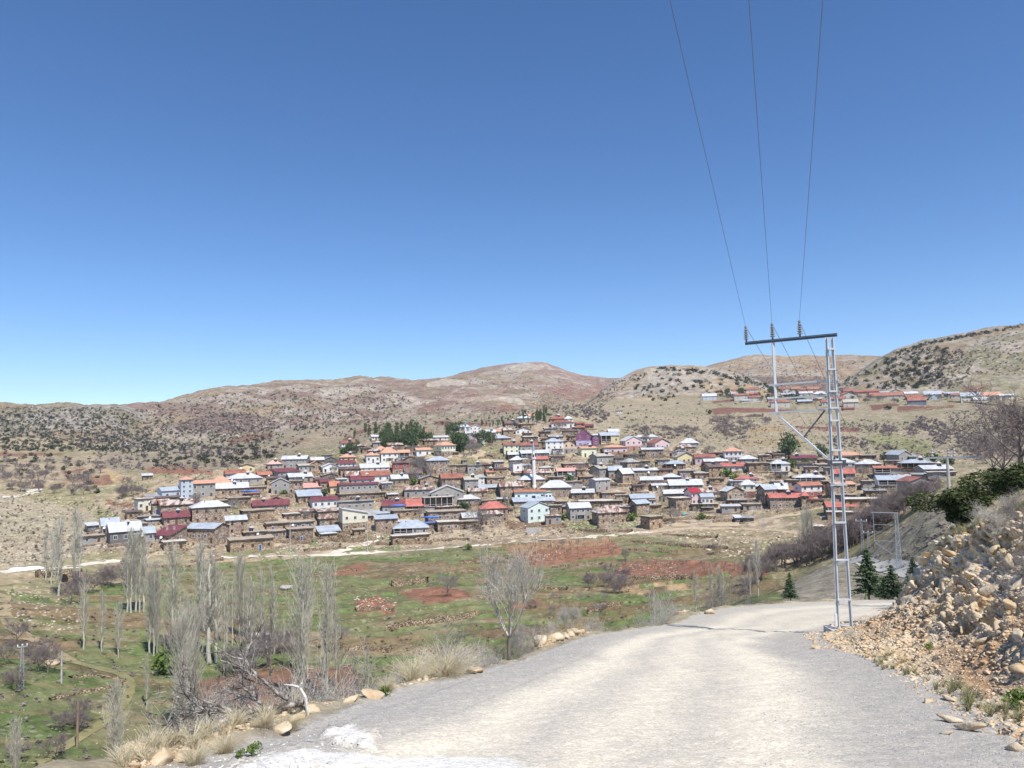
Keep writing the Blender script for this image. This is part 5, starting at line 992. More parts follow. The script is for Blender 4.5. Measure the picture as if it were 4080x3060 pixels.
('E',792,912,1388,1352,1335,'shed','gg','cd','dark low container-like shed beside the village path',_(nw=1)),
('E',300,430,1260,1220,1200,'shed','gg','sd','grey sheet lean-to beside the small dark fir',_(nw=1)),
('E',1645,1748,1508,1462,1450,'flat','pm','mu','tiny flat roofed pump house in the meadow right of the poplars',_(nw=1)),
('F',110,400,388,348,310,'hip','o','py','pale yellow house with an orange roof, highest behind the pylon',_(nw=4)),
('F',55,320,502,438,390,'hip','w','wh','white house with layered white roof just behind the pylon',_(nw=4,low='cc')),
('F',365,620,562,462,412,'hip','w','st','stone house with pale pyramid roof right of the pylon',_(nw=3,low='mu',fl=1)),
('F',95,308,625,572,515,'gx','r','cc','grey house with a coral red roof behind the pylon',_(nw=3)),
('F',590,872,605,512,485,'gx','o2','cc','grey verandah house with a thin orange-red roof right of the pylon',_(nw=4,fl=2,ex='v')),
('F',870,990,432,348,305,'gy','g','cc','grey gabled house with dark left wall, highest at the right end',_(side=125,nw=2,fl=1)),
('F',990,1052,415,368,345,'shed','gg','cc','grey side wing of the highest right gable house',_(nw=1)),
('F',920,1245,545,452,410,'hip','g','st','house with wide silver hip roof and dark front at the right end',_(nw=3,ex='vs')),
('F',1195,1458,560,515,475,'gx','w','cc','grey house with white roof farthest right in the village',_(side=90,nw=3,ex='s')),
('F',1238,1500,620,565,556,'flat','pm','cc','grey basement storey with white doors farthest right in the village',_(nw=4,D=4)),
('F',642,975,770,655,605,'gx','g','wh','long house with pale blue roof, shaded terrace and stone ground floor',_(nw=4,low='mu',fl=2,ex='v')),
('F',1028,1240,832,682,635,'gy','rb','cc','grey gable house with pink-red roof and bay window above the road',_(side=130,nw=3,fl=2,win='w')),
('F',100,312,835,712,675,'gx','o','mu','stone house with orange roof and a blue door behind the pylon leg',_(side=95,nw=3,fl=2,ex='s',win='w')),
('F',250,650,948,888,872,'flat','pm','mu','long low ochre stone stable with flat roof above the right hand road',_(nw=4)),
('F',20,335,1035,975,915,'gx','r','cd','coral red roofed house with an open timber front behind the pylon',_(nw=3,ex='vs')),
('F',20,340,1090,1045,1030,'flat','pm','mu','ochre stone basement under the coral roofed timber house',_(nw=3,D=4)),
('F',415,565,388,355,345,'flat','gg','sd','dark flat roofed shed right of the highest orange roof',_(nw=2)),
('E',1720,2000,765,708,692,'flat','pm','cc','long low grey house with a small blue door left of the pylon leg',_(nw=4)),
('E',1582,1665,732,712,695,'shed','g','cc','tiny pale green roofed shed below the maroon roof',_(nw=1)),
]
RM['li'] = WM['li']; RM['bl'] = mat('dark_blue_roof', (0.06, 0.08, 0.13), .5, var=.2)
RM['bt'] = mat('blue_tarpaulin', (0.05, 0.13, 0.42), .5, size=1, col2=(0.12, 0.25, 0.6))
for (cr, x0, x1, yb, ye, yt, ro, rc, wc, lab, kw) in H: house(cr, x0, x1, yb, ye, yt, ro, rc, wc, lab, **kw)
# upper right village, small in the picture
U = [('L',300,430,420,375,345,'gy','db','wh'),('L',318,488,457,408,376,'gx','w','lb'),('L',718,898,452,398,376,'gx','rb','wh'),('L',908,1040,477,425,402,'gx','rb','wh'),('L',808,908,485,462,447,'shed','g','wh'),('L',872,1005,362,325,295,'hip','rb','wh'),('L',918,1040,402,382,362,'gx','r','br'),('L',690,790,372,340,318,'gx','rb','br'),('L',680,760,400,382,350,'gx','gg','wh'),
 ('L',1140,1235,415,388,370,'gx','rb','br'),('L',1145,1245,482,448,420,'gx','gg','cc'),('L',1185,1408,545,485,450,'hip','rb','wh'),('L',1285,1400,348,322,295,'gx','rb','wh'),('L',1330,1440,370,340,310,'gy','rb','wh'),('L',1405,1530,392,355,325,'gy','rb','wh'),('L',1545,1695,402,372,350,'gx','w','wh'),('L',1315,1470,402,385,368,'gx','g','wh'),('L',1645,1775,352,320,290,'gx','rb','br'),('L',1560,1640,345,325,305,'gx','rb','br'),('L',1725,1865,402,380,350,'hip','w','cc'),
 ('L',1525,1690,505,475,452,'gx','g','sd'),('L',1700,1812,470,445,428,'gx','t','br'),('L',1822,1900,532,485,462,'gx','rb','wh'),('L',1925,2010,470,440,415,'gx','rb','br'),('L',2015,2090,478,440,412,'gy','rb','wh'),('L',1440,1545,345,318,290,'gx','rb','br'),('L',2120,2205,520,470,450,'gx','t','wh'),('L',2095,2205,368,345,318,'gx','rb','wh'),('L',2080,2170,425,395,368,'gx','rb','br'),
 ('M',160,320,960,925,892,'gy','rb','wh'),('M',25,170,1000,968,935,'gx','rb','wh'),('M',185,330,1058,1005,975,'gx','t','wh'),('M',300,550,912,885,865,'gx','rb','br'),('M',505,815,962,930,895,'gx','rb','wh'),('M',702,830,928,892,862,'gy','rb','wh'),('M',900,1050,970,945,920,'gx','rb','st'),('M',925,1090,1030,988,952,'gx','rb','bl'),('M',1105,1258,942,915,882,'gx','g','cc'),('M',1150,1260,972,945,915,'gy','g','lb'),('M',1240,1300,915,900,882,'gx','o','wh'),
 ('M',1335,1460,942,910,890,'gx','g','cc'),('M',1405,1500,957,925,905,'gx','rb','wh'),('M',600,700,905,890,880,'gx','g','cc'),('M',1530,1700,1000,940,905,'gx','g','cr'),('M',1665,1780,1002,975,950,'gx','w','cr'),('M',1725,1950,968,932,897,'hip','o','cr'),('M',1960,2080,965,930,917,'gx','w','cr'),('M',180,290,1092,1075,1060,'gx','rb','br'),('M',880,1000,925,905,885,'gx','w','cr')]
UN = {'rb': 'red-brown tiled', 'w': 'white metal', 'g': 'blue-grey metal', 'gg': 'dull grey', 'r': 'coral red', 'o': 'orange tiled', 't': 'tan', 'db': 'dark brown'}; UW = {'wh': 'white', 'lb': 'pale blue', 'br': 'brown', 'cc': 'grey', 'sd': 'dark stone', 'st': 'stone', 'bl': 'slate blue', 'cr': 'cream'}
ULAB = {0: 'dark gabled white house farthest left in the upper right hamlet', 1: 'pale blue house with white roof on the bare slope, leftmost of the hamlet front', 2: 'white house with long red-brown roof above the red field, left hamlet part', 3: 'square white two storey house with red-brown roof beside the dark round bush', 4: 'low shed with blue-grey roof at the edge of the red field', 5: 'highest white house with red-brown hip roof, left part of the hamlet', 11: 'white house with red-brown hip roof behind the pylon middle strut', 20: 'dark open barn with a blue-grey roof seen between the pylon struts',
 32: 'long brown house row at the foot of the juniper hill', 33: 'longest white walled house with a red-brown roof left of the hamlet minaret', 34: 'white gabled house touching the small cream minaret', 36: 'slate blue gabled house standing on the dark red field', 43: 'tall cream hall with blue-grey roof and long windows at the hamlet right', 44: 'low cream shed with white roof beside the tall cream hall', 45: 'cream house with wide orange hip roof, right end of the hamlet', 46: 'long pale house with thin white roof farthest right of the hamlet', 47: 'tiny brown hut below the hamlet beside a terrace wall'}
PREP = ['left of the cypresses', 'near the cypresses', 'left of pylon ladder', 'behind pylon ladder', 'right of pylon ladder', 'below juniper hill', 'right of minaret']
SEEN = set()
for i, (cr, x0, x1, yb, ye, yt, ro, rc, wc) in enumerate(U):
    fx = CROPS[cr][0]+(x0+x1)/2/CROPS[cr][2]; fy = CROPS[cr][1]+yb/CROPS[cr][2]
    pos = PREP[0 if fx < 2950 else 1 if fx < 3060 else 2 if fx < 3290 else 3 if fx < 3360 else 4 if fx < 3450 else 5 if fx < 3590 else 6]
    row = 'top row' if fy < 1568 else 'upper row' if fy < 1580 else 'middle row' if fy < 1592 else 'lower row'
    lab = ULAB.get(i) or '%s house, %s roof, %s of the hamlet, %s' % (UW[wc], UN[rc], row, pos)
    while lab in SEEN: lab = ('second ' if not lab.startswith('second') else 'further ')+lab
    SEEN.add(lab)
    if wc == 'wh': wc = 'hw'
    house(cr, x0, x1, yb, ye, yt, ro, rc, wc, lab, nw=2 if i not in (33, 43, 45) else 5, group='houses of the upper right hamlet', fl=2 if (yb-ye) > 48 else 1, D=6, door=False, only=tuple(range(7)))

# plain stone barns and yard walls in the gaps between the listed houses, named after the nearest house
CROPS['T'] = (0.0, 0.0, 1.0); CROPS['S'] = CROPS['T']
def near_label(p, seen, what):
    best = sorted((((o.location-p).length, o) for o in bpy.data.objects if o.get('group') == 'village houses on the hillside' and 'barn beside' not in o.get('label', '')), key=lambda t: t[0])
    for d_, o in best[:6]:
        ws = o['label'].split(); k = min(len(ws), 10)
        for cut in range(3, len(ws)):
            if ws[cut] in ('under', 'with', 'right', 'left', 'below', 'above', 'at', 'behind', 'beside', 'in', 'over', 'near', 'on', 'between', 'nearest', 'joined', 'highest', 'and', 'among') and cut >= 6: k = min(k, cut); break
        while ws[k-1] in ('a', 'the', 'and', 'of', 'with', 'its', 'by', 'at', 'to', 'in', 'on', 'or', 'under', 'below', 'from', 'over', 'dark', 'small', 'white', 'two', 'wide', 'broad'): k -= 1
        side = 'left of' if project(np.array([p[:]]))[0][0] < project(np.array([o.location[:]]))[0][0] else 'right of'
        for lab in ('%s %s the %s' % (what, side, ' '.join(ws[:k])),):
            if lab not in seen and len(lab.split()) <= 16: seen.add(lab); return lab
    return None
VP = [(330, 2170), (520, 2040), (760, 1960), (900, 1910), (1150, 1850), (1380, 1800), (1600, 1770), (1850, 1740), (2050, 1710), (2200, 1690), (2330, 1740), (2600, 1800), (3000, 1820), (3300, 1840), (3650, 1850), (3700, 1950), (3500, 2010), (3250, 2010), (3000, 2050), (2700, 2050), (2300, 2085), (1950, 2100), (1650, 2140), (1300, 2150), (900, 2165), (500, 2165)]
rr_ = random.Random(12); SEENB = set(); nb_ = 0
for t in range(2600):
    if nb_ >= 95: break
    x, y = rr_.uniform(330, 3700), rr_.uniform(1690, 2165)
    if not pip(VP, np.array([x]), np.array([y]))[0]: continue
    p = hit(x, y, (0,))
    if p is None: continue
    q = p+Vector((0, 3, 0)); W_ = rr_.uniform(4.5, 9); 
    if any((q.x-a)**2+(q.y-b)**2 < (c+W_*.42)**2 for a, b, c, _ in HB): continue
    if 1740 < x < 1990 and y < 1860: continue
    lab = near_label(p, SEENB, rr_.choice(['plain stone barn', 'low stone barn', 'old stone shed']))
    if not lab: continue
    w_ = W_*F/p.length; h_ = rr_.uniform(2.0, 3.4)*F/p.length; rf = rr_.choice(['flat', 'flat', 'flat', 'shed', 'gx', 'hip'])
    house('T', x-w_/2, x+w_/2, y, y-h_, y-h_-rr_.uniform(4, 9), rf, 'mud' if rf == 'flat' else rr_.choice(['ru', 'gg', 'w', 'ru', 'db']), rr_.choice(['st', 'sd', 'mu', 'st', 'cc']), lab, nw=rr_.choice([1, 2, 2]), group='plain stone barns between the houses', cat='barn', name='stone_barn', D=rr_.uniform(4, 6)); nb_ += 1
print('barns', nb_)
# ---------------------------------------------------------------- paths, terrace walls, poles, minarets, pylons, wires
def dens(P, k=6):
    out = []
    for (a, b) in zip(P, P[1:]):
        for i in range(k): out.append((a[0]+(b[0]-a[0])*i/k, a[1]+(b[1]-a[1])*i/k))
    return out+[P[-1]]
def track(pts, only=(0,)):
    q = [hit(x, y, only) for x, y in pts]; return [p for p in q if p is not None]
def ribbon(name, pxs, w, m, k=6, lift=.07, only=(0,), nc=4):
    P = track(dens(pxs, k), only); V = []; Fq = []
    P = [P[0]]+[sum((P[j] for j in (i-1, i, i+1)), Vector())/3 for i in range(1, len(P)-1)]+[P[-1]]
    for i, p in enumerate(P):
        t = (P[min(i+1, len(P)-1)]-P[max(i-1, 0)]); n = Vector((-t.y, t.x, 0)); n = n.normalized() if n.length > 1e-6 else Vector((1, 0, 0)); ww = w[0]+(w[1]-w[0])*i/len(P) if isinstance(w, tuple) else w
        zc = p.z
        for s in [-.5+c/(nc-1) for c in range(nc)]:
            q = p+n*ww*s*(1+(.25 if nc > 4 else 1)*random.uniform(-.12, .12)); z = ground_z(q.x, q.y, only); z = z if z is not None else p.z; V.append((q.x, q.y, (z)+lift))
    for i in range(len(P)-1):
        for j in range(nc-1): a = i*nc+j; Fq.append((a, a+1, a+nc+1, a+nc))
    V = np.array(V); Fq = np.array(Fq)
    nrm = np.cross(V[Fq[0][1]]-V[Fq[0][0]], V[Fq[0][3]]-V[Fq[0][0]])
    if nrm[2] < 0: Fq = Fq[:, ::-1]
    return tag(link(name, np_mesh(name, V, Fq, m)), kind='structure')
M_PATH = mat('pale_path', (0.50, 0.45, 0.36), .95, size=2, col2=(0.64, 0.59, 0.49)); M_PATHD = mat('dirt_path', (0.36, 0.28, 0.18), .95, size=2, col2=(0.48, 0.39, 0.27)); M_PATHG = mat('grey_gravel_road', (0.33, 0.32, 0.295), .95, size=1.5, col2=(0.43, 0.415, 0.385)); M_RUT = mat('rutted_grass_track', (0.25, 0.20, 0.11), .95, size=2.5, col2=(0.38, 0.31, 0.19))
ribbon('path', [(880, 2222), (1100, 2216), (1300, 2209), (1600, 2197), (1850, 2178), (2000, 2166), (2300, 2143), (2450, 2132), (2600, 2118)], 2.3, M_PATH)
ribbon('path', [(1330, 2207), (1370, 2192), (1410, 2174)], (4.5, 2.5), M_PATH); ribbon('path', [(1440, 2170), (1490, 2155), (1508, 2120), (1485, 2095)], 3, M_PATH)
ribbon('path', [(2660, 2088), (2730, 2096), (2800, 2098), (2870, 2094), (2960, 2084), (3050, 2070), (3140, 2052), (3220, 2034), (3290, 2020)], 3.4, M_PATHD)
ribbon('path', [(2500, 2128), (2640, 2112), (2740, 2106), (2900, 2106), (3060, 2112), (3200, 2122), (3300, 2135)], 2.2, M_PATHD)
ribbon('path', [(3240, 2195), (3262, 2165), (3320, 2150), (3350, 2138), (3300, 2128), (3262, 2130)], 7, M_PATHG, lift=.1); ribbon('path', [(3300, 2128), (3400, 2116), (3440, 2105)], 3, M_PATHD)
ribbon('path', [(3445, 2100), (3500, 2068), (3560, 2040), (3600, 2015), (3660, 1990), (3710, 1982)], 5, M_PATHD); ribbon('path', [(3560, 1992), (3640, 1988), (3705, 1982)], 2.5, M_PATH)
ribbon('road', [(3760, 2312), (3640, 2284), (3560, 2266), (3470, 2250), (3400, 2240), (3370, 2232)], 3.4, M_PATHG, lift=.1, k=16, nc=10)
ribbon('path', [(0, 2282), (60, 2277), (170, 2268), (300, 2256), (400, 2246), (480, 2236), (540, 2229)], (4.5, 3), M_PATH); ribbon('path', [(480, 2236), (560, 2222), (620, 2208), (690, 2200)], 2.5, M_PATHD)
ribbon('path', [(5, 2282), (20, 2330), (8, 2400), (20, 2460), (60, 2510), (150, 2560), (230, 2605), (290, 2636)], (3.0, 2.0), M_RUT, k=5); ribbon('path', [(290, 2636), (400, 2665), (470, 2680), (520, 2710), (515, 2760), (490, 2810), (440, 2860), (350, 2920), (250, 2980), (140, 3050)], (1.7, 1.2), mat('grass_rut', (0.17, 0.16, 0.07), .95, size=2.5, col2=(0.27, 0.24, 0.12)), k=5)
ribbon('path', [(78, 1902), (120, 1900), (165, 1892), (220, 1880), (280, 1872), (345, 1864)], 4, M_PATHD); ribbon('path', [(118, 1946), (150, 1962), (120, 1968), (60, 1978), (0, 1982)], (7, 3), M_PATH); ribbon('path', [(340, 1938), (400, 1937), (460, 1935)], 2.5, M_PATHD)
ribbon('path', [(1700, 1822), (1790, 1818), (1880, 1815), (1920, 1828), (1960, 1842), (2010, 1860), (2000, 1870)], 5, M_PATHD); ribbon('path', [(1860, 1815), (1880, 1800), (1905, 1795), (1930, 1808)], 5, M_PATHD)
ribbon('path', [(1802, 1671), (1825, 1657), (1850, 1650)], 5, M_PATHD, only=(0, 2))

M_DRYW = stone_mat('dry_stone_wall', (0.24, 0.17, 0.11), (0.46, 0.36, 0.25), (0.08, 0.06, 0.04), .35)
def stone_wall(pxs, h, label, name='terrace_wall', k=8, th=.7, m=None, only=(0,), cat='stone wall', group='dry stone terrace walls'):
    P = track(dens(pxs, k), only)
    if len(P) < 3: print('NOWALL', label); return
    V = []; Fq = []; r = random.Random(len(P)+int(pxs[0][0])); c = P[len(P)//2]
    for i, p in enumerate(P):
        t = (P[min(i+1, len(P)-1)]-P[max(i-1, 0)]); n = Vector((-t.y, t.x, 0)).normalized(); hh = h*r.uniform(.6, 1.25)
        for s, z in ((-.55, -.8), (-.5, hh*.9), (.35, hh), (.6, -.8)): q = p-c+n*th*s+Vector((r.uniform(-.1, .1), r.uniform(-.1, .1), z)); V.append(tuple(q))
    for i in range(len(P)-1):
        for j in range(3): a = i*4+j; Fq.append((a, a+1, a+5, a+4))
    Fq += [(0, 1, 2, 3), (len(V)-4, len(V)-1, len(V)-2, len(V)-3)]
    o = link(name, np_mesh(name, np.array(V), np.array(Fq), m or M_DRYW), None, c); return tag(o, label, cat, group, 'thing')
WALLS = [([(1838, 2247), (1950, 2242), (2085, 2245)], .9, 'brown stone wall left of the upper vineyard'), ([(1880, 2228), (1950, 2224), (2030, 2226)], .5, 'thin stone edge above the reddish strip'), ([(2010, 2215), (2080, 2232), (2130, 2250)], .7, 'stone edge on the left side of the upper vineyard'),
 ([(2200, 2262), (2330, 2252), (2400, 2248)], .6, 'stone edge right under the upper vineyard'), ([(2380, 2308), (2500, 2312), (2700, 2308), (2760, 2306)], 1.1, 'long rubble wall under the lower vineyard'), ([(1540, 2510), (1620, 2495), (1740, 2478), (1860, 2462), (1900, 2450)], 1.1, 'long curved brown terrace wall in the middle of the green valley'),
 ([(1415, 2432), (1500, 2428), (1570, 2434)], .8, 'stone wall across the rocky red field'), ([(1560, 2336), (1640, 2326), (1705, 2322)], 1.6, 'pale ruined stone wall beside the middle red field'), ([(2340, 2440), (2420, 2418), (2480, 2408)], .8, 'ochre stone edge right of centre'), ([(2080, 2352), (2180, 2345), (2260, 2350)], .7, 'low wall near the round grey bush'),
 ([(1380, 2592), (1460, 2588), (1560, 2596)], .7, 'pale stone line in the lower left green field'), ([(1240, 2300), (1280, 2296), (1330, 2300)], .6, 'short broken wall left of the middle'), ([(1330, 2280), (1400, 2272), (1420, 2276)], .6, 'short wall above the grey scrub'), ([(2500, 2158), (2620, 2168), (2760, 2180), (2900, 2186)], .9, 'terrace wall above the right hand meadow'),
 ([(2640, 2130), (2760, 2140), (2860, 2142)], .8, 'brown terrace wall below the right path'), ([(2500, 2192), (2600, 2200), (2700, 2200)], .7, 'wall above the lower vineyard'), ([(1210, 2196), (1300, 2188), (1380, 2186)], .8, 'stone bank above the pale path'), ([(760, 2240), (820, 2238), (890, 2232)], .9, 'stone bank behind the left poplars'),
 ([(560, 2255), (640, 2262), (760, 2262)], .8, 'wall under the left road'), ([(280, 2700), (380, 2690), (500, 2712)], .3, 'line of pale stones in the lower left meadow'), ([(200, 2790), (330, 2760), (500, 2725)], .3, 'long line of pale stones across the lower left meadow'), ([(1080, 2165), (1160, 2160), (1240, 2170)], 1.2, 'rubble wall below the earth roofed houses'),
 ([(1270, 2148), (1350, 2160), (1430, 2158), (1500, 2150)], 1.6, 'long yard wall below the cream house'), ([(1500, 2172), (1580, 2170), (1720, 2168)], 1.5, 'wall under the verandah house'), ([(1720, 2160), (1800, 2152), (1870, 2150)], .8, 'wall right of the verandah house'), ([(2280, 2112), (2340, 2118), (2440, 2120), (2520, 2118)], 1.0, 'garden wall below the half rusted hip roof'),
 ([(2640, 2078), (2720, 2072), (2800, 2066), (2850, 2066)], 1.2, 'garden wall left of the path sheds'), ([(2840, 2082), (2900, 2078), (2960, 2072)], .9, 'wall along the path beside the sheds'), ([(3160, 2035), (3240, 2018), (3280, 2010)], 1.0, 'wall above the right path'), ([(3560, 1975), (3640, 1972), (3700, 1975)], 1.2, 'stone wall above the right end path'),
 ([(1560, 1905), (1600, 1900), (1640, 1905)], 1.2, 'wall above the bare walnut trees'), ([(2430, 1935), (2480, 1940), (2560, 1930)], 1.3, 'terrace wall on the grassy bank right of centre'), ([(2560, 1830), (2640, 1822), (2700, 1830)], 1.3, 'terrace wall below the pink gable'), ([(3080, 1860), (3140, 1870), (3180, 1890)], 1.2, 'terrace wall in the bare gap at right'),
 ([(3040, 1660), (2980, 1661), (2900, 1664), (2832, 1660)], 1.2, 'dark wall under the long red field'), ([(3578, 1643), (3660, 1636), (3800, 1618)], 1.2, 'dark wall under the hamlet red field'), ([(3775, 1602), (3860, 1605), (3950, 1614), (4060, 1622)], 1.3, 'dark wall right of the tall cream hall')]
for pxs, h, lab in WALLS: stone_wall(pxs, h, lab)
rw_ = random.Random(5); nw_ = 0; SEENW = set()
for t in range(900):
    if nw_ >= 70: break
    x, y = rw_.uniform(400, 3700), rw_.uniform(1720, 2160)
    if not pip(VP, np.array([x]), np.array([y]))[0]: continue
    p = hit(x, y, (0,))
    if p is None or any((p.x-a)**2+(p.y-b)**2 < (c*.8)**2 for a, b, c, _ in HB): continue
    lab = near_label(p, SEENW, 'dry stone yard wall')
    if lab: l_ = rw_.uniform(22, 60); sl = rw_.uniform(-6, 6); stone_wall([(x-l_, y-sl), (x, y+rw_.uniform(-3, 3)), (x+l_, y+sl)], rw_.uniform(1.0, 2.0), lab, name='yard_wall', k=4, group='dry stone yard walls in the village'); nw_ += 1
# stone causeway with a culvert arch under the left road
w = stone_wall([(140, 2300), (200, 2300), (258, 2304), (300, 2306), (345, 2300)], 2.2, 'stone causeway with a dark arch behind the left poplars', name='stone_bridge', cat='bridge', group=None)
p = hit(256, 2318, (0,)); mb = MB(); n = 9
mb.poly([(1.3*math.cos(math.pi*i/n), 0, .9+1.2*math.sin(math.pi*i/n)) for i in range(n+1)]+[(-1.3, 0, -.6), (1.3, 0, -.6)]); mb.poly([(1.3*math.cos(math.pi*i/n), .5, .9+1.2*math.sin(math.pi*i/n)) for i in range(n+1)]+[(-1.3, .5, -.6), (1.3, .5, -.6)])  # dark arch-shaped sheets paint the shade inside the culvert, wall stays closed
if w: a = mb.build('arch_shade', M_DARK, w, Vector((p.x, p.y-1.0, p.z))-Vector(w.location)); 
# white gravel heaps on the left road
for i, (x, y, s) in enumerate([(75, 2268, 3.2), (130, 2264, 3.6)]):
    p = hit(x, y+4, (0,)); v, f = ico(3); v = v*np.array([s, 1.6, .95]); v[:, 2] = np.maximum(v[:, 2], -.3)*(1+.3*(fbm(v[:, 0], v[:, 1], .8, 3, i)-.5)); o = link('gravel_heap', np_mesh('gravel_heap', v, f, M_WHITE, smooth=True), None, p); tag(o, ['white gravel heap at the left edge of the road', 'larger white gravel heap nearer the poplars'][i], 'gravel heap', 'white gravel heaps by the road')
# concrete yard wall below the mint and white house
p0 = hit(2097, 2128, (0,)); p1 = p0+Vector((6.2, .3, 0)); mb = MB(); d_ = (p1-p0).normalized(); M = Matrix.Translation(p0) @ Matrix.Rotation(math.atan2(d_.y, d_.x), 4, 'Z'); mb.box((0, -.15, -1), ((p1-p0).length, .15, 2.6), 0, M); tag(mb.build('yard_wall', M_FLOORC), 'plain pale concrete wall panel below the mint and white house', 'wall', None, 'thing')

# minarets
M_MIN = mat('minaret_stone', (0.64, 0.57, 0.52), .85, size=.9, col2=(0.82, 0.79, 0.75)); M_MINW = mat('minaret_white', (.72, .72, .72), .8, var=.06); M_LEAD = mat('lead_cone', (0.30, 0.33, 0.38), .5, var=.1); M_TEAL = mat('teal_cone', (.12, .32, .32), .5, var=.1)
def minaret(px, pb, pt, w, ms, mc, label, only=(0,)):
    B = hit(px, pb, only); mpp = B.length/F; h = (pb-pt)*mpp; r = w*mpp/2; root = empty('minaret', B); tag(root, label, 'minaret')
    mb = MB(); mb.lathe([(r*1.25, -3), (r*1.25, h*.06), (r, h*.09), (r*.95, h*.60)], 16); mb.build('shaft', ms, root)
    mb = MB(); mb.lathe([(r*.95, h*.595), (r*1.45, h*.625), (r*1.5, h*.66), (r*1.38, h*.66), (r*1.38, h*.63)], 16); mb.build('balcony', ms, root)
    mb = MB(); mb.lathe([(r*.75, h*.63), (r*.72, h*.80)], 16); u_ = mb.build('upper_shaft', ms, root); mb = MB(); mb.lathe([(r*.92, h*.798), (r*.5, h*.90), (.04, h*.985)], 16); mb.build('cone', mc, root)
    mb = MB(); mb.lathe([(.05, h*.98), (.12, h*.99), (.04, h*1.0), (.02, h*1.02)], 6); mb.build('finial', M_LEAD, root)
    mb = MB(); mb.box((-.3, -r*.80, h*.64), (.3, -r*.70, h*.64+1.7)); mb.build('door', M_DARK, u_)
minaret(2129, 1950, 1757, 14, M_MIN, M_LEAD, 'tall weathered stone minaret with grey cone rising beside the mosque'); minaret(1855, 1750, 1673, 9, M_MINW, M_TEAL, 'small white minaret with teal cone at the top of the village'); minaret(3602, 1562, 1524, 6, M_MINW, M_MINW, 'small cream minaret of the upper right hamlet')
house('C', 925, 1050, 405, 325, 298, 'hip', 'w', 'wh', 'white prayer hall with a pale roof left of the small white minaret', nw=3, cat='mosque', name='prayer_hall', group=None)
house('C', 1085, 1168, 355, 318, 300, 'shed', 'w', 'lb', 'pale blue porch house right of the small white minaret', nw=2)

# poles
def lattice(h, w0, w1, n=7, t=.05):
    m = MB(); c = [(-1, -1), (1, -1), (1, 1), (-1, 1)]
    for (a, b) in c: m.bar((a*w0, b*w0, -.5), (a*w1, b*w1, h), t*1.4)
    for i in range(n):
        z0, z1 = h*i/n, h*(i+1)/n; a0 = w0+(w1-w0)*i/n; a1 = w0+(w1-w0)*(i+1)/n
        for k in range(4):
            p, q = c[k], c[(k+1) % 4]; m.bar((p[0]*a0, p[1]*a0, z0), (q[0]*a1, q[1]*a1, z1), t)
            m.bar((p[0]*a1, p[1]*a1, z1), (q[0]*a1, q[1]*a1, z1), t)
    return m
def pole(px, pb, pt, label, kind='lattice', arm=0, only=(0,), r=None):
    B = hit(px, pb, only) if r is None else Vector(at(px, pb, r)); h = (pb-pt)*B.length/F; root = empty('utility_pole', B, -math.atan2(B.x, B.y)); tag(root, label, 'utility pole', 'utility poles')
    if kind == 'lattice': lattice(h, .30, .11, 9, .035).build('shaft', M_STEEL, root)
    elif kind == 'wood': mb = MB(); mb.tube([(0, 0, -.6), (0, 0, h)], [.17, .11], 8); mb.build('shaft', M_WOOD, root)
    else: mb = MB(); mb.tube([(0, 0, -.6), (0, 0, h)], [.16, .09], 8); mb.build('shaft', M_FLOORC, root)
    if arm:
        mb = MB(); mb.bar((-arm/2, 0, h-.25), (arm/2, 0, h-.25), .12); mb.build('crossarm', M_STEEL, root)
        for s in (-.45, 0, .45): mb = MB(); mb.lathe([(.04, 0), (.09, .05), (.05, .12), (.1, .18), (.04, .3)], 8, 0, Matrix.Translation((arm*s, 0, h-.18))); mb.build('insulator', M_WHITE, root)
    return B+Vector((0, 0, h))
PO = {}
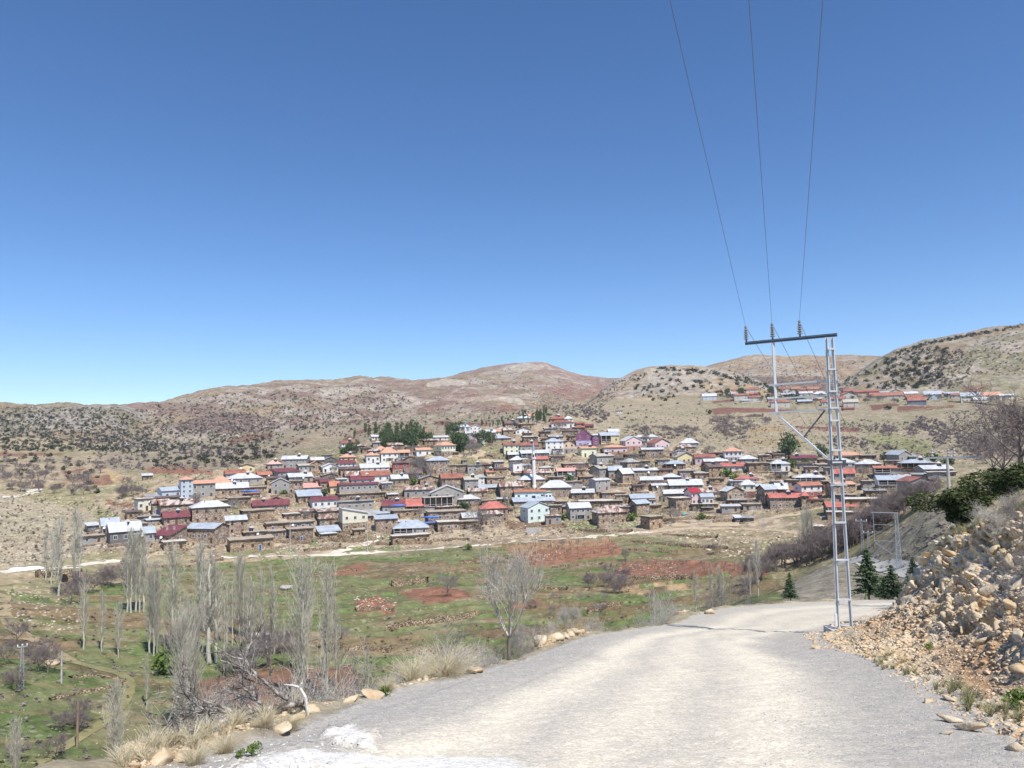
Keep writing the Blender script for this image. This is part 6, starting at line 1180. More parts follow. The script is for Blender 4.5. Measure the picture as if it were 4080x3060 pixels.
for i, (px, pb, pt, kd, arm, lab) in enumerate([(1870, 2158, 2096, 'lattice', 1.6, 'lattice pole in front of the bare walnut tree'), (2146, 2154, 2062, 'lattice', 0, 'lattice pole on the path below the mint and white house'), (2434, 2128, 2040, 'conc', 0, 'slim pole in front of the half rusted hip roof'), (2746, 2084, 2026, 'lattice', 1.4, 'lattice pole below the dark fir at right'), (3043, 2112, 2040, 'lattice', 0, 'thin lattice pole in the meadow below the path sheds'),
  (1464, 2200, 2082, 'conc', 1.2, 'grey concrete pole at the fork of the pale path'), (1156, 2211, 2084, 'conc', 0, 'thin grey pole on the pale path below the earth roofed houses'), (916, 2170, 2085, 'conc', 0, 'short grey pole left of the lowest ragged roof'), (85, 2752, 2610, 'lattice', 1.2, 'lattice pole at the far left of the meadow'), (244, 2722, 2620, 'conc', 0, 'thin grey pole in the left meadow'), (307, 2980, 2838, 'wood', 0, 'leaning brown wooden pole at lower left with a stay'),
  (1960, 1790, 1710, 'wood', 1.3, 'wooden pole beside the small fork in the village top'), (1545, 1738, 1700, 'wood', 0, 'slim pole among the upper pines'), (1664, 1735, 1702, 'wood', 0, 'slim pole left of the brown house with red roof'), (2218, 1716, 1672, 'wood', 0, 'slim pole before the red-brown hip roof at the top'), (2545, 1838, 1790, 'wood', 0, 'slim pole below the terracotta gable'), (2760, 1868, 1800, 'wood', 1.2, 'pole right of the yellow gable house'), (3068, 1850, 1806, 'wood', 0, 'slim pole between the small grey house and the hip roofed white one'),
  (3255, 1850, 1818, 'wood', 0, 'slim pole right of the maroon roof by the firs'), (1286, 1925, 1870, 'wood', 0, 'slim pole left of the maroon strip houses'), (1552, 1985, 1932, 'wood', 0, 'slim pole left of the long rust and white roof'), (1848, 1975, 1930, 'wood', 0, 'slim pole right of the dark verandah roof'), (3463, 1978, 1945, 'wood', 0, 'slim pole right of the pylon above the dark bush'), (3632, 1975, 1920, 'lattice', 0, 'lattice pole at the corner of the bay window house'), (3438, 2196, 2086, 'lattice', 2.2, 'tall lattice pole in the purple scrub right of the pylon'), (3462, 2182, 2126, 'lattice', 1.8, 'short lattice pole in the purple scrub right of the tall one'), (3290, 2168, 2118, 'lattice', 0, 'faint lattice pole at the bend of the lower road')]):
    PO[i] = pole(px, pb, pt, lab, kd, arm)
# pole behind the juniper
PJ = pole(3790, 2080, 1862, 'grey steel pole with a long crossarm behind the big juniper', 'conc', 0, r=62); root = bpy.data.objects['utility_pole'] if 'utility_pole' in bpy.data.objects else None
rootj = [o for o in bpy.data.objects if o.get('label', '').startswith('grey steel pole with a long')][0]; hj = PJ.z-rootj.location.z
mb = MB(); mb.bar((-1.3, 0, hj), (2.2, 0, hj+.05), .12); mb.build('crossarm', M_STEEL, rootj)
for x in (-.9, .1, .45): mb = MB(); mb.lathe([(.04, 0), (.09, .1), (.04, .2), (.09, .3), (.04, .4), (.09, .5), (.04, .6)], 8, 0, Matrix.Translation((x, 0, hj+.05))); mb.build('insulator', M_FLOORC, rootj)

# main ladder pylon
M_LEG = mat('zinc_steel', (0.50, 0.53, 0.56), .5, size=.5, col2=(0.60, 0.63, 0.66), spec=.5)
def RP(px): return 26.15+(3302-px)*(26.9-26.15)/(3302-2973) if px < 3302 else 26.15
def PP(px, py): return Vector(at(px, py, RP(px)))
pb_l, pb_r = PP(3335, 2497), PP(3398, 2497); base = (pb_l+pb_r)/2; root = empty('pylon', base); tag(root, 'galvanised ladder pylon with crossarm and unfinished side frame beside the gravel road', 'pylon')
def pb(name, segs, mat_=None, parent=None, sub_=Vector((0, 0, 0))):
    mb = MB()
    for a, b, w, h in segs: mb.bar(a-base-sub_, b-base-sub_, w, h)
    return mb.build(name, mat_ or M_LEG, parent or root)
tl, tr_ = PP(3293, 1345), PP(3313, 1345); zt = tl.z
lt = Vector((base.x-.09, base.y, zt)); rt_ = Vector((base.x+.09, base.y, zt)); bl_ = Vector((pb_l.x, base.y, base.z-.5)); br_ = Vector((pb_r.x, base.y, base.z-.5))
for a, b in ((bl_, lt), (br_, rt_)):
    mb = MB(); d0 = b-a; 
    mb.bar(a-base+Vector((0, -.03, 0)), b-base+Vector((0, -.03, 0)), .062, .012); mb.bar(a-base+Vector((-.027, 0, 0)), b-base+Vector((-.027, 0, 0)), .008, .05); mb.bar(a-base+Vector((.027, 0, 0)), b-base+Vector((.027, 0, 0)), .008, .05); mb.build('leg', M_LEG, root)
for py in (1394, 1476, 1565, 1632, 1683, 1802, 1850, 1938, 2089, 2236, 2391):
    t = (2497-py)/(2497-1345.0); z = (base.z)+(zt-base.z)*t; k = (z-bl_.z)/(lt.z-bl_.z); a = bl_.lerp(lt, k); b = br_.lerp(rt_, k); pb('rung', [(a+Vector((-.02, -.042, 0)), b+Vector((.02, -.042, 0)), .10 if py not in (1394,) else .16, .05)])
ca, cb = PP(2970, 1371), PP(3322, 1337); dz = zt+.05-cb.z; ca.z += dz; cb.z += dz; cb = Vector((base.x+.25, base.y, zt+.06)); dirv = (ca-cb).normalized()
pb('crossarm', [(ca, cb, .10, .07), (ca+Vector((0, 0, .06)), cb+Vector((0, 0, .06)), .14, .012)], mat('dark_steel', (0.10, 0.11, 0.125), .5, var=.2, metal=.3))
def onarm(px):   # point of the arm seen at picture column px
    lo, hi = 0.0, 1.0
    for _ in range(30):
        m_ = (lo+hi)/2; q = ca.lerp(cb, m_); x = project(np.array([q[:]]))[0][0]
        if x < px: lo = m_
        else: hi = m_
    return ca.lerp(cb, lo)
TOPS = []
for px in (2974, 3079, 3188):
    q = onarm(px)+Vector((0, 0, .07)); mb = MB(); prof = [(.03, -.02), (.03, .06)]
    for i in range(5): z = .08+i*.075; prof += [(.035, z), (.095-.006*i, z+.015), (.085-.006*i, z+.03), (.04, z+.045)]
    prof += [(.03, .47), (.05, .48), (.04, .53)]; mb.lathe(prof, 12, 0, Matrix.Translation(q-base)); mb.build('insulator', mat('insulator_glaze', (0.22, 0.21, 0.20), .35, var=.2, spec=.6) if px == 2974 else bpy.data.materials['insulator_glaze'], root); TOPS.append(q+Vector((0, 0, .52)))
q2 = onarm(3080); dn = Vector((q2.x, q2.y, PP(3103, 1645).z)); pb('side_post', [(q2, dn, .085, .06)])
def row(py, px): return Vector((0, 0, PP(px, py).z))
def armpt(f, z): q = ca.lerp(cb, f); return Vector((q.x, q.y, z))
f2 = (q2-ca).length/(cb-ca).length; zref = lambda py: base.z+(zt-base.z)*(2497-py)/(2497-1345.0)
for py, f0 in ((1519, f2-.07), (1578, f2-.01), (1636, f2-.09)): pb('strut', [(armpt(f0, zref(py+6)), Vector((br_.x+.0, base.y-.04, zref(py))), .075, .05)])
z1, z2 = zref(1648), zref(1850); d1 = armpt(f2, z1); d2 = Vector((bl_.lerp(lt, .55).x, base.y-.03, z2)); pb('diagonal_brace', [(d1, d2, .08, .045)]); pb('short_brace', [(armpt(.84, zref(1637)), d1.lerp(d2, .5), .05, .05)], bpy.data.materials['dark_steel'])
pb('step_plate', [(Vector((base.x-.30, base.y-.07, z2)), Vector((base.x+.28, base.y-.07, z2)), .03, .14)], bpy.data.materials['dark_steel']); zb_ = zref(1938)
mb = MB()
for i in range(7): a = random.uniform(0, 3.1); mb.tube([Vector((base.x-.26, base.y-.1, zb_+random.uniform(-.05, .05)))-base, Vector((base.x+.26, base.y-.12, zb_+random.uniform(-.08, .08)))-base], .006, 4)
mb.build('barbed_wire', M_STEEL, root)
mb = MB(); gzb = zr(base.y); mb.box((-.5, -.42, gzb-base.z-.4), (.5, .42, gzb-base.z+.10)); mb.build('footing', M_FLOORC, root); mb = MB(); mb.box((-.33, -.1, .05), (-.26, -.06, .42)); mb.build('earth_strap', M_WHITE, root)
# wires overhead and down the far side
def wire(a, b, c, label, r=.009, n=24, name='power_line'):
    """quadratic through a (t=0), b (t=.5), c (t=1)"""
    P = []
    for i in range(n+1): t = i/n; P.append(a*(2*(t-.5)*(t-1))+b*(-4*t*(t-1))+c*(2*t*(t-.5)))
    mb = MB(); mb.tube([p-a for p in P], r, 4); tag(mb.build(name, M_CABLE, None, a), label, 'power line', 'power lines of the ladder pylon')
M_CABLE = mat('aluminium_cable', (0.17, 0.17, 0.19), .5, var=.1)
for i, (T, px) in enumerate(zip(TOPS, (2680, 2985, 3270))):
    q = Vector(at(px, 0, 10.5)); e = T+(q-T)*3.2; b = (T+e)/2-Vector((0, 0, .25)); wire(T, b, e, ['left overhead wire running from the pylon over the road', 'middle overhead wire running from the pylon over the road', 'right overhead wire running from the pylon over the road'][i], .0045)
P2 = hit(3583, 2266, (0,)) or Vector(at(3583, 2266, 125)); r2 = empty('lattice_pylon', P2, -math.atan2(P2.x, P2.y)); tag(r2, 'lattice pylon with side frame on the scree slope above the lower road', 'pylon'); h2 = 192*P2.length/F
lattice(h2, .36, .16, 12, .05).build('tower', M_STEEL, r2); mb = MB(); mb.bar((-3.4, 0, h2), (.3, 0, h2), .11); mb.build('crossarm', M_STEEL, r2); mb = MB(); mb.bar((-3.1, 0, h2), (-3.1, 0, h2-4.4), .07); mb.build('side_post', M_STEEL, r2)
for z in (1.8, 2.9, 4.2): mb = MB(); mb.bar((-3.2, 0, h2-z), (0, 0, h2-z), .06); mb.build('strut', M_STEEL, r2)
mb = MB(); mb.bar((-3.1, 0, h2-4.4), (-.2, 0, h2-6.6), .06); mb.build('diagonal_brace', M_STEEL, r2)
for i, T in enumerate(TOPS):
    e = P2+Vector((-3.2+1.5*i, 0, h2+.3)); b = (T+e)/2-Vector((0, 0, 1.2)); wire(T, b, e, ['left wire descending from the pylon into the valley', 'middle wire descending from the pylon into the valley', 'right wire descending from the pylon into the valley'][i], .008)
wire(PO[5]-Vector((0, 0, .2)), (PO[5]+PO[0])/2-Vector((0, 0, 1.5)), PO[0]-Vector((0, 0, .2)), 'village cable between the path fork pole and the walnut tree pole', .02)
wire(PO[0]-Vector((0, 0, .2)), (PO[0]+PO[1])/2-Vector((0, 0, 1.5)), PO[1]-Vector((0, 0, .2)), 'village cable between the walnut tree pole and the mint house pole', .02)

# vehicles
def car(px, py, L, label, name, colr, van=False, turn=0):
    B = hit(px, py, (0,)); root = empty(name, B+Vector((0, 0, .05)), -math.atan2(B.x, B.y)+turn); tag(root, label, 'van' if van else 'car'); H_ = 1.9 if van else 1.45; w = .85; m = mat('car_paint', colr, .35, var=.03, spec=.6)
    pr = [(-L/2, .3), (L/2, .3), (L/2, .75), (L*.42, .95), (L*.22, 1.0), (L*.12, H_), (-L*.38 if not van else -L*.47, H_), (-L*.47, 1.0), (-L/2, .9)]
    mb = MB(); mb.poly([(x, -w, z) for x, z in pr]); mb.poly([(x, w, z) for x, z in pr][::-1])
    for i in range(len(pr)): a, b = pr[i], pr[(i+1) % len(pr)]; mb.poly([(a[0], -w, a[1]), (a[0], w, a[1]), (b[0], w, b[1]), (b[0], -w, b[1])])
    mb.build('body', m, root)
    for s in (-1, 1):
        mb = MB(); mb.poly([(L*.17, s*(w+.01), 1.03), (L*.1, s*(w+.01), H_-.12), (-L*.36, s*(w+.01), H_-.12), (-L*.42, s*(w+.01), 1.03)]); mb.build('window', M_GLASS, root)
        for x in (-.3, .3): mb = MB(); mb.tube([(x*L, s*(w-.15), .32), (x*L, s*(w+.03), .32)], .32, 12); wh = mb.build('wheel', M_DARK, root)
    mb = MB(); mb.poly([(L*.215, -w*.9, 1.02), (L*.215, w*.9, 1.02), (L*.13, w*.85, H_-.05), (L*.13, -w*.85, H_-.05)]); mb.build('windscreen', M_GLASS, root, (.02, 0, .02))
car(1753, 1880, 4.6, 'white van parked among bare trees below the large stone house', 'parked_van', (.75, .75, .75), True, 2.9); car(1270, 1912, 4.2, 'white car parked behind the stone terrace roofs at left', 'parked_car', (.75, .75, .75)); car(1948, 1822, 4.2, 'dark car parked at the fork of the village top road', 'parked_car', (.03, .035, .05))
# tarpaulins
M_BT = RM['bt']
for px, py, w, h, lab in ((1006, 1978, 9, 1.0, 'blue tarp edge over the hollow stone barn at left'), (1592, 2034, 7, .9, 'crumpled blue and white tarp below the maroon and coral roofs'), (1720, 2080, 9, .9, 'bright blue tarp along the roof edge in the lower centre'), (2248, 2030, 2.5, 1.6, 'small blue tarp heap right of the mint and white house'), (2716, 2050, 2.4, 1.2, 'small blue tarp heap by the green garden at right'), (1790, 2052, 2.4, 1.6, 'green net hanging at the long earth roofed row')):
    p = hit(px, py, (0,)); v, f = ico(2); v = v*np.array([w/2, .6, h/2]); v += (fbm(v[:, 0], v[:, 1]+v[:, 2], .5, 3, int(px))-.5)[:, None]*.5
    o = link('tarpaulin', np_mesh('tarpaulin', v, f, M_BT if 'green' not in lab else M_TEAL), None, p+Vector((0, -4.5, 2.6 if w > 3 else .6))); tag(o, lab, 'tarpaulin')
# ---------------------------------------------------------------- plants
def sample(poly, n, only=None, seed=0, clear=True):
    r = random.Random(seed); xs = [p[0] for p in poly]; ys = [p[1] for p in poly]; out = []; tries = 0
    while len(out) < n and tries < n*12:
        tries += 1; x = r.uniform(min(xs), max(xs)); y = r.uniform(min(ys), max(ys))
        if not pip(poly, np.array([x]), np.array([y]))[0]: continue
        p = hit(x, y, only)
        if p is None: continue
        if clear and any((p.x-a)**2+(p.y-b)**2 < c*c for a, b, c, _ in HB): continue
        out.append(p)
    return out
def many(name, label, cat, group, protos, pts, size, cap=300, zs=(.75, 1.1), seed=1, matl=None, sink=.12):
    """largest in the picture as individuals, the rest merged as stuff; protos = [(V,F)] unit sized"""
    r = random.Random(seed); S_ = [(p, r.uniform(*size)*(r.random()*.5+.75)) for p in pts]; S_.sort(key=lambda q: -q[1]/q[0].length)
    me = [np_mesh(name, v, f, matl) for v, f in protos]
    for i, (p, s) in enumerate(S_[:cap]):
        o = link(name, me[i % len(me)], None, (p.x, p.y, p.z-sink*s), (0, 0, r.uniform(0, 6.28)), (s, s*r.uniform(.8, 1.2), s*r.uniform(*zs))); tag(o, label, cat, group)
    rest = S_[cap:]
    return rest
STUFF = {'juniper': [], 'bare': []}
JP = [clump(s, 90, (1, 1, .9), .24, 7) for s in range(3)]; BP = [clump(s+20, 110, (1, 1, .85), .17, 6, hollow=.05) for s in range(3)]
FJ = [clump(s+9, 34, (1, 1, .9), .34, 4) for s in range(2)]; FB = [clump(s+29, 38, (1, 1, .85), .30, 4, hollow=.1) for s in range(2)]
M_BARE = mat('bare_scrub', (0.15, 0.125, 0.12), .95, size=6, col2=(0.25, 0.215, 0.205)); M_BAREP = mat('purple_scrub', (0.13, 0.105, 0.11), .95, size=6, col2=(0.21, 0.175, 0.175))
JR = [  # juniper regions: polygon, count, size (m), label, individuals kept
 ([(0, 1640), (250, 1632), (480, 1640), (560, 1700), (640, 1800), (0, 1800)], 1400, (2.2, 4.0), 'dark juniper bush on the far left hill', 20), ([(0, 1622), (480, 1624), (500, 1636), (0, 1632)], 110, (1.6, 2.8), 'small juniper on the far left skyline', 10),
 ([(480, 1650), (620, 1612), (900, 1570), (1150, 1550), (1500, 1530), (1650, 1600), (1500, 1690), (1150, 1720), (1000, 1780), (640, 1800)], 1250, (2.6, 4.2), 'small dark juniper on the long left ridge', 20), ([(560, 1770), (1050, 1790), (1100, 1830), (900, 1850), (600, 1845), (450, 1800)], 90, (2.6, 4.6), 'rounded dark juniper at the foot of the left ridge', 25),
 ([(1500, 1600), (1700, 1580), (2100, 1640), (2100, 1690), (1500, 1700)], 120, (1.6, 3.4), 'dark juniper on the slope above the village', 10), ([(1750, 1520), (2080, 1455), (2300, 1520), (2500, 1520), (2400, 1600), (2000, 1540)], 160, (2, 3.6), 'tiny juniper on the pink peak', 0),
 ([(2480, 1530), (2600, 1475), (2750, 1470), (2980, 1530), (3120, 1590), (2560, 1600)], 85, (4.2, 6.6), 'rounded juniper on the pale cone shaped hill', 45), ([(2600, 1462), (2880, 1482), (3060, 1535), (3230, 1600), (3180, 1600), (3000, 1535), (2850, 1496), (2620, 1472)], 170, (3.2, 5.4), 'juniper in the dark row along the shoulder of the cone', 20),
 ([(2450, 1610), (3000, 1600), (2800, 1650), (2400, 1690)], 26, (1.6, 3), 'small dark bush on the bare slope under the cone', 10), ([(2820, 1490), (2960, 1430), (3130, 1425), (3450, 1440), (3300, 1500), (2960, 1500)], 170, (2.2, 4), 'juniper on the far hill behind the pylon', 0),
 ([(560, 1720), (1000, 1700), (1300, 1700), (1200, 1780), (1000, 1860), (560, 1870)], 150, (2, 3.8), 'dark juniper on the rough slope left of the village top', 20), ([(1100, 1700), (1700, 1650), (2250, 1610), (2300, 1650), (1800, 1690), (1300, 1740)], 130, (1.6, 3), 'small dark juniper on the slope behind the village', 10),
 (cp('M', [(150, 760), (460, 640), (700, 480), (1000, 360), (1400, 380), (1300, 700), (1000, 860), (300, 860)]), 260, (3.6, 6.2), 'dark juniper on the right hill', 55), (cp('M', [(560, 520), (1050, 340), (1800, 200), (2200, 130), (2200, 160), (1300, 320), (700, 470)]), 120, (3, 5), 'juniper on the skyline of the right hill', 15),
 ([(0, 1810), (330, 1810), (420, 1860), (330, 1900), (200, 1880), (0, 1850)], 40, (2.4, 4.4), 'dark green juniper in the left orchard land', 30), ([(40, 1880), (420, 1880), (430, 1960), (260, 2000), (160, 1960)], 12, (2.2, 3.8), 'round dark juniper on the left slope', 12)]
for i, (poly, n, sz, lab, keep) in enumerate(JR):
    rest = many('juniper_bush', lab, 'juniper', lab.replace('dark ', '')+'s' if False else 'junipers: '+lab, JP, sample(poly, n, None, 100+i), (sz[0]*.5, sz[1]*.5), keep, seed=i, matl=M_JUNF); STUFF['juniper'] += rest
BR = [ ([(2400, 1690), (2700, 1640), (3300, 1690), (3800, 1720), (3700, 1830), (3000, 1770), (2500, 1740)], 330, (.9, 2.4)), ([(500, 1720), (900, 1700), (1250, 1690), (1150, 1790), (950, 1860), (600, 1880), (300, 1850)], 420, (1.8, 3.6)), ([(1250, 1690), (1900, 1650), (2300, 1610), (2350, 1660), (1900, 1700), (1300, 1750)], 260, (1.3, 2.8)), # bare grey-purple scrub regions
 ([(680, 1700), (830, 1650), (1000, 1640), (1180, 1690), (1050, 1730), (860, 1740)], 420, (2, 3.4)), ([(300, 1720), (700, 1760), (1000, 1790), (900, 1830), (560, 1790), (300, 1790)], 420, (2, 3.6)), ([(560, 1700), (900, 1650), (1100, 1640), (700, 1760)], 200, (1.6, 3)),
 ([(1000, 1600), (1500, 1600), (1700, 1660), (1300, 1690)], 180, (1.5, 3)), ([(2050, 1540), (2260, 1590), (2440, 1650), (2400, 1690), (2200, 1640)], 300, (1.8, 3.4)), ([(2300, 1640), (2400, 1550), (2500, 1500), (2560, 1480), (2440, 1590), (2360, 1660)], 200, (1.8, 3.4)),
 ([(2950, 1500), (3150, 1490), (3420, 1500), (3360, 1580), (3150, 1585)], 480, (2, 3.6)), (cp('M', [(1200, 480), (1500, 400), (1640, 560), (1600, 700), (1450, 840), (1150, 860), (1100, 700)]), 300, (2, 3.8)), (cp('M', [(1500, 300), (2212, 200), (2212, 700), (1700, 700), (1600, 480)]), 140, (2, 3.4)),
 (cp('M', [(1000, 1160), (1250, 1200), (1400, 1320), (1280, 1500), (1130, 1350), (900, 1250)]), 230, (1.6, 3.2)), (cp('M', [(100, 1200), (600, 1200), (1000, 1240), (1000, 1330), (500, 1350), (100, 1300)]), 110, (1.4, 3)), (cp('M', [(0, 1380), (400, 1420), (800, 1520), (800, 1560), (0, 1500)]), 130, (1.4, 2.8)),
 (cp('M', [(1300, 1100), (2100, 1080), (2212, 1560), (1500, 1560), (1400, 1300)]), 420, (1.2, 2.8)), (cp('F', [(1000, 30), (1500, 20), (2000, 150), (1900, 420), (1500, 320), (1250, 200)]), 160, (1.2, 2.6)), (cp('E', [(380, 160), (640, 160), (900, 230), (800, 400), (560, 400), (450, 300)]), 90, (1.6, 3)),
 (cp('D', [(1200, 230), (1800, 260), (2080, 330), (1800, 400), (1250, 350)]), 70, (1.4, 3)), ([(2950, 2400), (3000, 2290), (3300, 2240), (3500, 2130), (3640, 2060), (3730, 1970), (3600, 2010), (3300, 2180), (3050, 2260)], 0, (1, 2))]
for i, (poly, n, sz) in enumerate(BR): STUFF['bare'] += [(p, random.uniform(sz[0], sz[1])*.5) for p in sample(poly, n, None, 300+i)]
def mass(name, lst, protos, matl, label=None):
    r = random.Random(3)
    for k, base in enumerate(protos):
        L_ = lst[k::len(protos)]
        if not L_: continue
        pos = np.array([p[:] for p, s in L_]); s = np.array([s for p, s in L_]); pos[:, 2] -= s*.15
        tag(link(name, scatter(name, base, pos, s, matl, sz=s*.9)), kind='stuff')
mass('juniper_scrub', STUFF['juniper'], FJ, M_JUNF); mass('bare_scrub', STUFF['bare'], FB, M_BAREP)
# low tufts and stones over the open land (ground cover)
tuft = clump(77, 14, (1, 1, .6), .5, 3); TU = []
for i, (poly, n, sz) in enumerate([([(0, 1960), (450, 2000), (560, 2080), (400, 2200), (200, 2240), (0, 2260)], 500, (.3, .8)), ([(0, 2330), (700, 2260), (1500, 2215), (2500, 2140), (3000, 2240), (3050, 2380), (2300, 2600), (1500, 2800), (900, 3060), (0, 3060)], 1700, (.12, .5)), ([(500, 1900), (1000, 1820), (1500, 1750), (2300, 1700), (3000, 1760), (3700, 1850), (3700, 1960), (3200, 2030), (2400, 2120), (1400, 2180), (700, 2210), (350, 2200)], 1500, (.25, .8)), ([(2400, 1640), (2900, 1640), (3500, 1680), (4080, 1640), (4080, 1850), (3700, 1850), (3000, 1780), (2500, 1740)], 1100, (.3, .9)), ([(3300, 2240), (3640, 2300), (4080, 2250), (4080, 1950), (3760, 1990), (3560, 2110)], 350, (.15, .5))]):
    TU += [(p, random.uniform(*sz)) for p in sample(poly, n, (0,), 500+i)]
mass('low_scrub', TU[::2], [tuft], M_BARE); mass('low_weeds', TU[1::4], [tuft], mat('dull_weed', (0.10, 0.105, 0.06), .95, size=4, col2=(0.19, 0.18, 0.11)))
st = (rock_vf(31, 1, (1, .8, .55))); RB_ = []
for i, (poly, n, sz) in enumerate([([(0, 1980), (450, 2010), (560, 2090), (400, 2200), (200, 2240), (0, 2262)], 2200, (.2, .7)), ([(450, 1950), (1000, 1840), (1500, 1780), (2300, 1720), (3000, 1790), (3700, 1870), (3700, 1960), (3250, 2040), (2400, 2130), (1400, 2190), (700, 2215), (400, 2200)], 6500, (.18, .75)), ([(2650, 2110), (3100, 2110), (3300, 2160), (3150, 2260), (2900, 2230)], 500, (.3, 1.1)), ([(3380, 2150), (3250, 2050), (3700, 1960), (3500, 2050)], 200, (.3, .9)), ([(0, 2330), (700, 2260), (1500, 2215), (2500, 2150), (3000, 2240), (3050, 2380), (2300, 2600), (1500, 2800), (900, 3060), (0, 3060)], 700, (.08, .26)), ([(2480, 1610), (2900, 1640), (3500, 1680), (4080, 1640), (4080, 1850), (3700, 1850), (3000, 1780), (2500, 1740)], 1700, (.3, .8)), (cp('V', [(1750, 330), (2211, 290), (2211, 380), (1800, 390)]), 120, (.2, .7)), (cp('V', [(1230, 250), (1500, 230), (1450, 300), (1300, 300)]), 60, (.2, .6)), (cp('V', [(170, 500), (440, 520), (430, 600), (180, 600)]), 120, (.2, .7)), ([(0, 2330), (200, 2330), (330, 2420), (300, 2520), (60, 2480)], 200, (.2, .6))]):
    RB_ += [(p, random.uniform(*sz)*random.random()**.5) for p in sample(poly, n, (0,), 700+i)]
M_RUB = mat('field_stone', (0.36, 0.275, 0.185), .95, size=3, col2=(0.60, 0.52, 0.40))
mass('rubble', RB_, [st], M_RUB)

# bare spreading trees, three kinds shared by copies
BT = [tree_proto('bare_tree', bare_tree(s, 6, 1.2, 4, .16, .75, 2, 5, .016), M_BARK, M_TWIG) for s in (1, 2, 3)]; BTP = [(a, (lambda m: (m.materials.clear(), m.materials.append(M_TWIGP), m)[2])(b.copy())) for a, b in BT]
def plant(name, proto, loc, s, rz, label, cat, group=None, sc=None):
    root = empty(name, loc, rz); root.scale = sc or (s, s, s); tag(root, label, cat, group); link('trunk', proto[0], root); link('crown', proto[1], root); return root
def region_trees(poly, n, sz, label, protos, seed, group=None, only=(0,), name='bare_tree', cat='bare tree'):
    r = random.Random(seed)
    for p in sample(poly, n, only, seed): s = r.uniform(*sz)/6; plant(name, protos[r.randrange(len(protos))], p, s, r.uniform(0, 6.28), label, cat, group or label, (s, s, s*r.uniform(.85, 1.1)))
region_trees([(2960, 2400), (3000, 2300), (3130, 2270), (3290, 2240), (3420, 2170), (3560, 2080), (3680, 2010), (3740, 1960), (3600, 2010), (3480, 2080), (3300, 2190), (3080, 2260)], 90, (4.6, 7.5), 'purple-grey bare tree in the thicket along the right ravine', BTP, 11)
region_trees(cp('V', [(1600, 470), (1750, 380), (2040, 430), (2040, 560), (1850, 560)]), 14, (2.5, 4.5), 'dark bare shrub between the green fields right of centre', BTP, 12, name='bare_shrub', cat='bare shrub')
region_trees([(0, 1830), (350, 1830), (500, 1860), (560, 1960), (600, 2020), (460, 1990), (250, 1990), (0, 1960)], 62, (4, 6.5), 'grey bare tree in the orchard on the left slope', BTP, 13)
region_trees(cp('E', [(380, 180), (660, 170), (1150, 120), (1150, 200), (820, 350), (700, 400), (500, 400)]), 34, (4.5, 6.5), 'bare walnut tree on the slope above the right village', BTP, 14, name='walnut_tree', cat='walnut tree')
region_trees(cp('D', [(1200, 280), (1800, 280), (2100, 330), (2100, 380), (1200, 330)]), 20, (4, 6), 'bare tree behind the pink gable houses', BTP, 15)
region_trees(cp('F', [(480, 60), (1150, 40), (1150, 140), (480, 120)]), 9, (5, 7), 'bare walnut tree at the edge of the yellow-green meadow', BTP, 16, name='walnut_tree', cat='walnut tree')
region_trees([(760, 1960), (1500, 1800), (2200, 1720), (2900, 1780), (3500, 1850), (3400, 1980), (2700, 2060), (1900, 2080), (1200, 2100), (800, 2100)], 80, (3, 5.5), 'small bare fruit tree among the village houses', BT, 17, name='fruit_tree', cat='fruit tree')
region_trees(cp('C', [(480, 640), (600, 640), (600, 900), (400, 920)]), 12, (5, 7.5), 'large bare tree beside the dark brown barn, village centre left', BT, 18); region_trees(cp('C', [(1060, 480), (1270, 480), (1270, 590), (1060, 590)]), 5, (6, 8), 'bare tree on the open square at the village top', BT, 19)
region_trees([(230, 2420), (330, 2330), (520, 2260), (560, 2330), (400, 2400)], 14, (4, 6), 'bare bushy tree behind the left poplars', BTP, 20); region_trees([(20, 2560), (230, 2600), (200, 2780), (20, 2800)], 8, (2.5, 4.5), 'grey shrub in the far left meadow', BTP, 21, name='bare_shrub', cat='bare shrub'); region_trees([(180, 2850), (330, 2850), (330, 3040), (60, 3040)], 6, (2, 3.6), 'low purple shrub at the lower left', BTP, 22, name='bare_shrub', cat='bare shrub')
region_trees([(560, 2620), (860, 2500), (1150, 2560), (1350, 2560), (1300, 2650), (700, 2760)], 16, (4, 7), 'bare tangled tree between the poplar trunks', BT, 23); region_trees(cp('V', [(1170, 480), (1960, 540), (1960, 620), (1300, 640)]), 12, (1.2, 2.2), 'tiny bare fruit tree in the green field right of centre', BT, 24, name='fruit_tree', cat='fruit tree')
for px, py, h, lab in ((1915, 2118, 11, 'large spreading bare walnut tree in front of the pale sheet roof'), (2235, 1722, 8, 'dark bare tree below the red-brown hip roof at the top'), (1785, 2376, 6.5, 'single bare tree standing on the middle red field'), (2098, 2346, 5, 'dense dark grey bush in the middle of the valley'), (2490, 2238, 4.5, 'dark bare bush at the corner of the upper vineyard'), (2450, 2362, 6, 'tall bare tree right of the pale beige fields'), (2240, 2180, 3, 'low bare shrub inside the upper vineyard'), (2850, 2210, 4.5, 'dark round bush beside the rocky meadow'), (2685, 2085, 7, 'pale bare tree left of the stone barn at lower right')):
    p = hit(px, py, (0,)); plant('bare_tree', BTP[px % 3] if 'dark' in lab else BT[px % 3], p, h/6, px, lab, 'bare tree', None, (h/6, h/6, h/6) if 'bush' not in lab else (h/9, h/9, h/6))
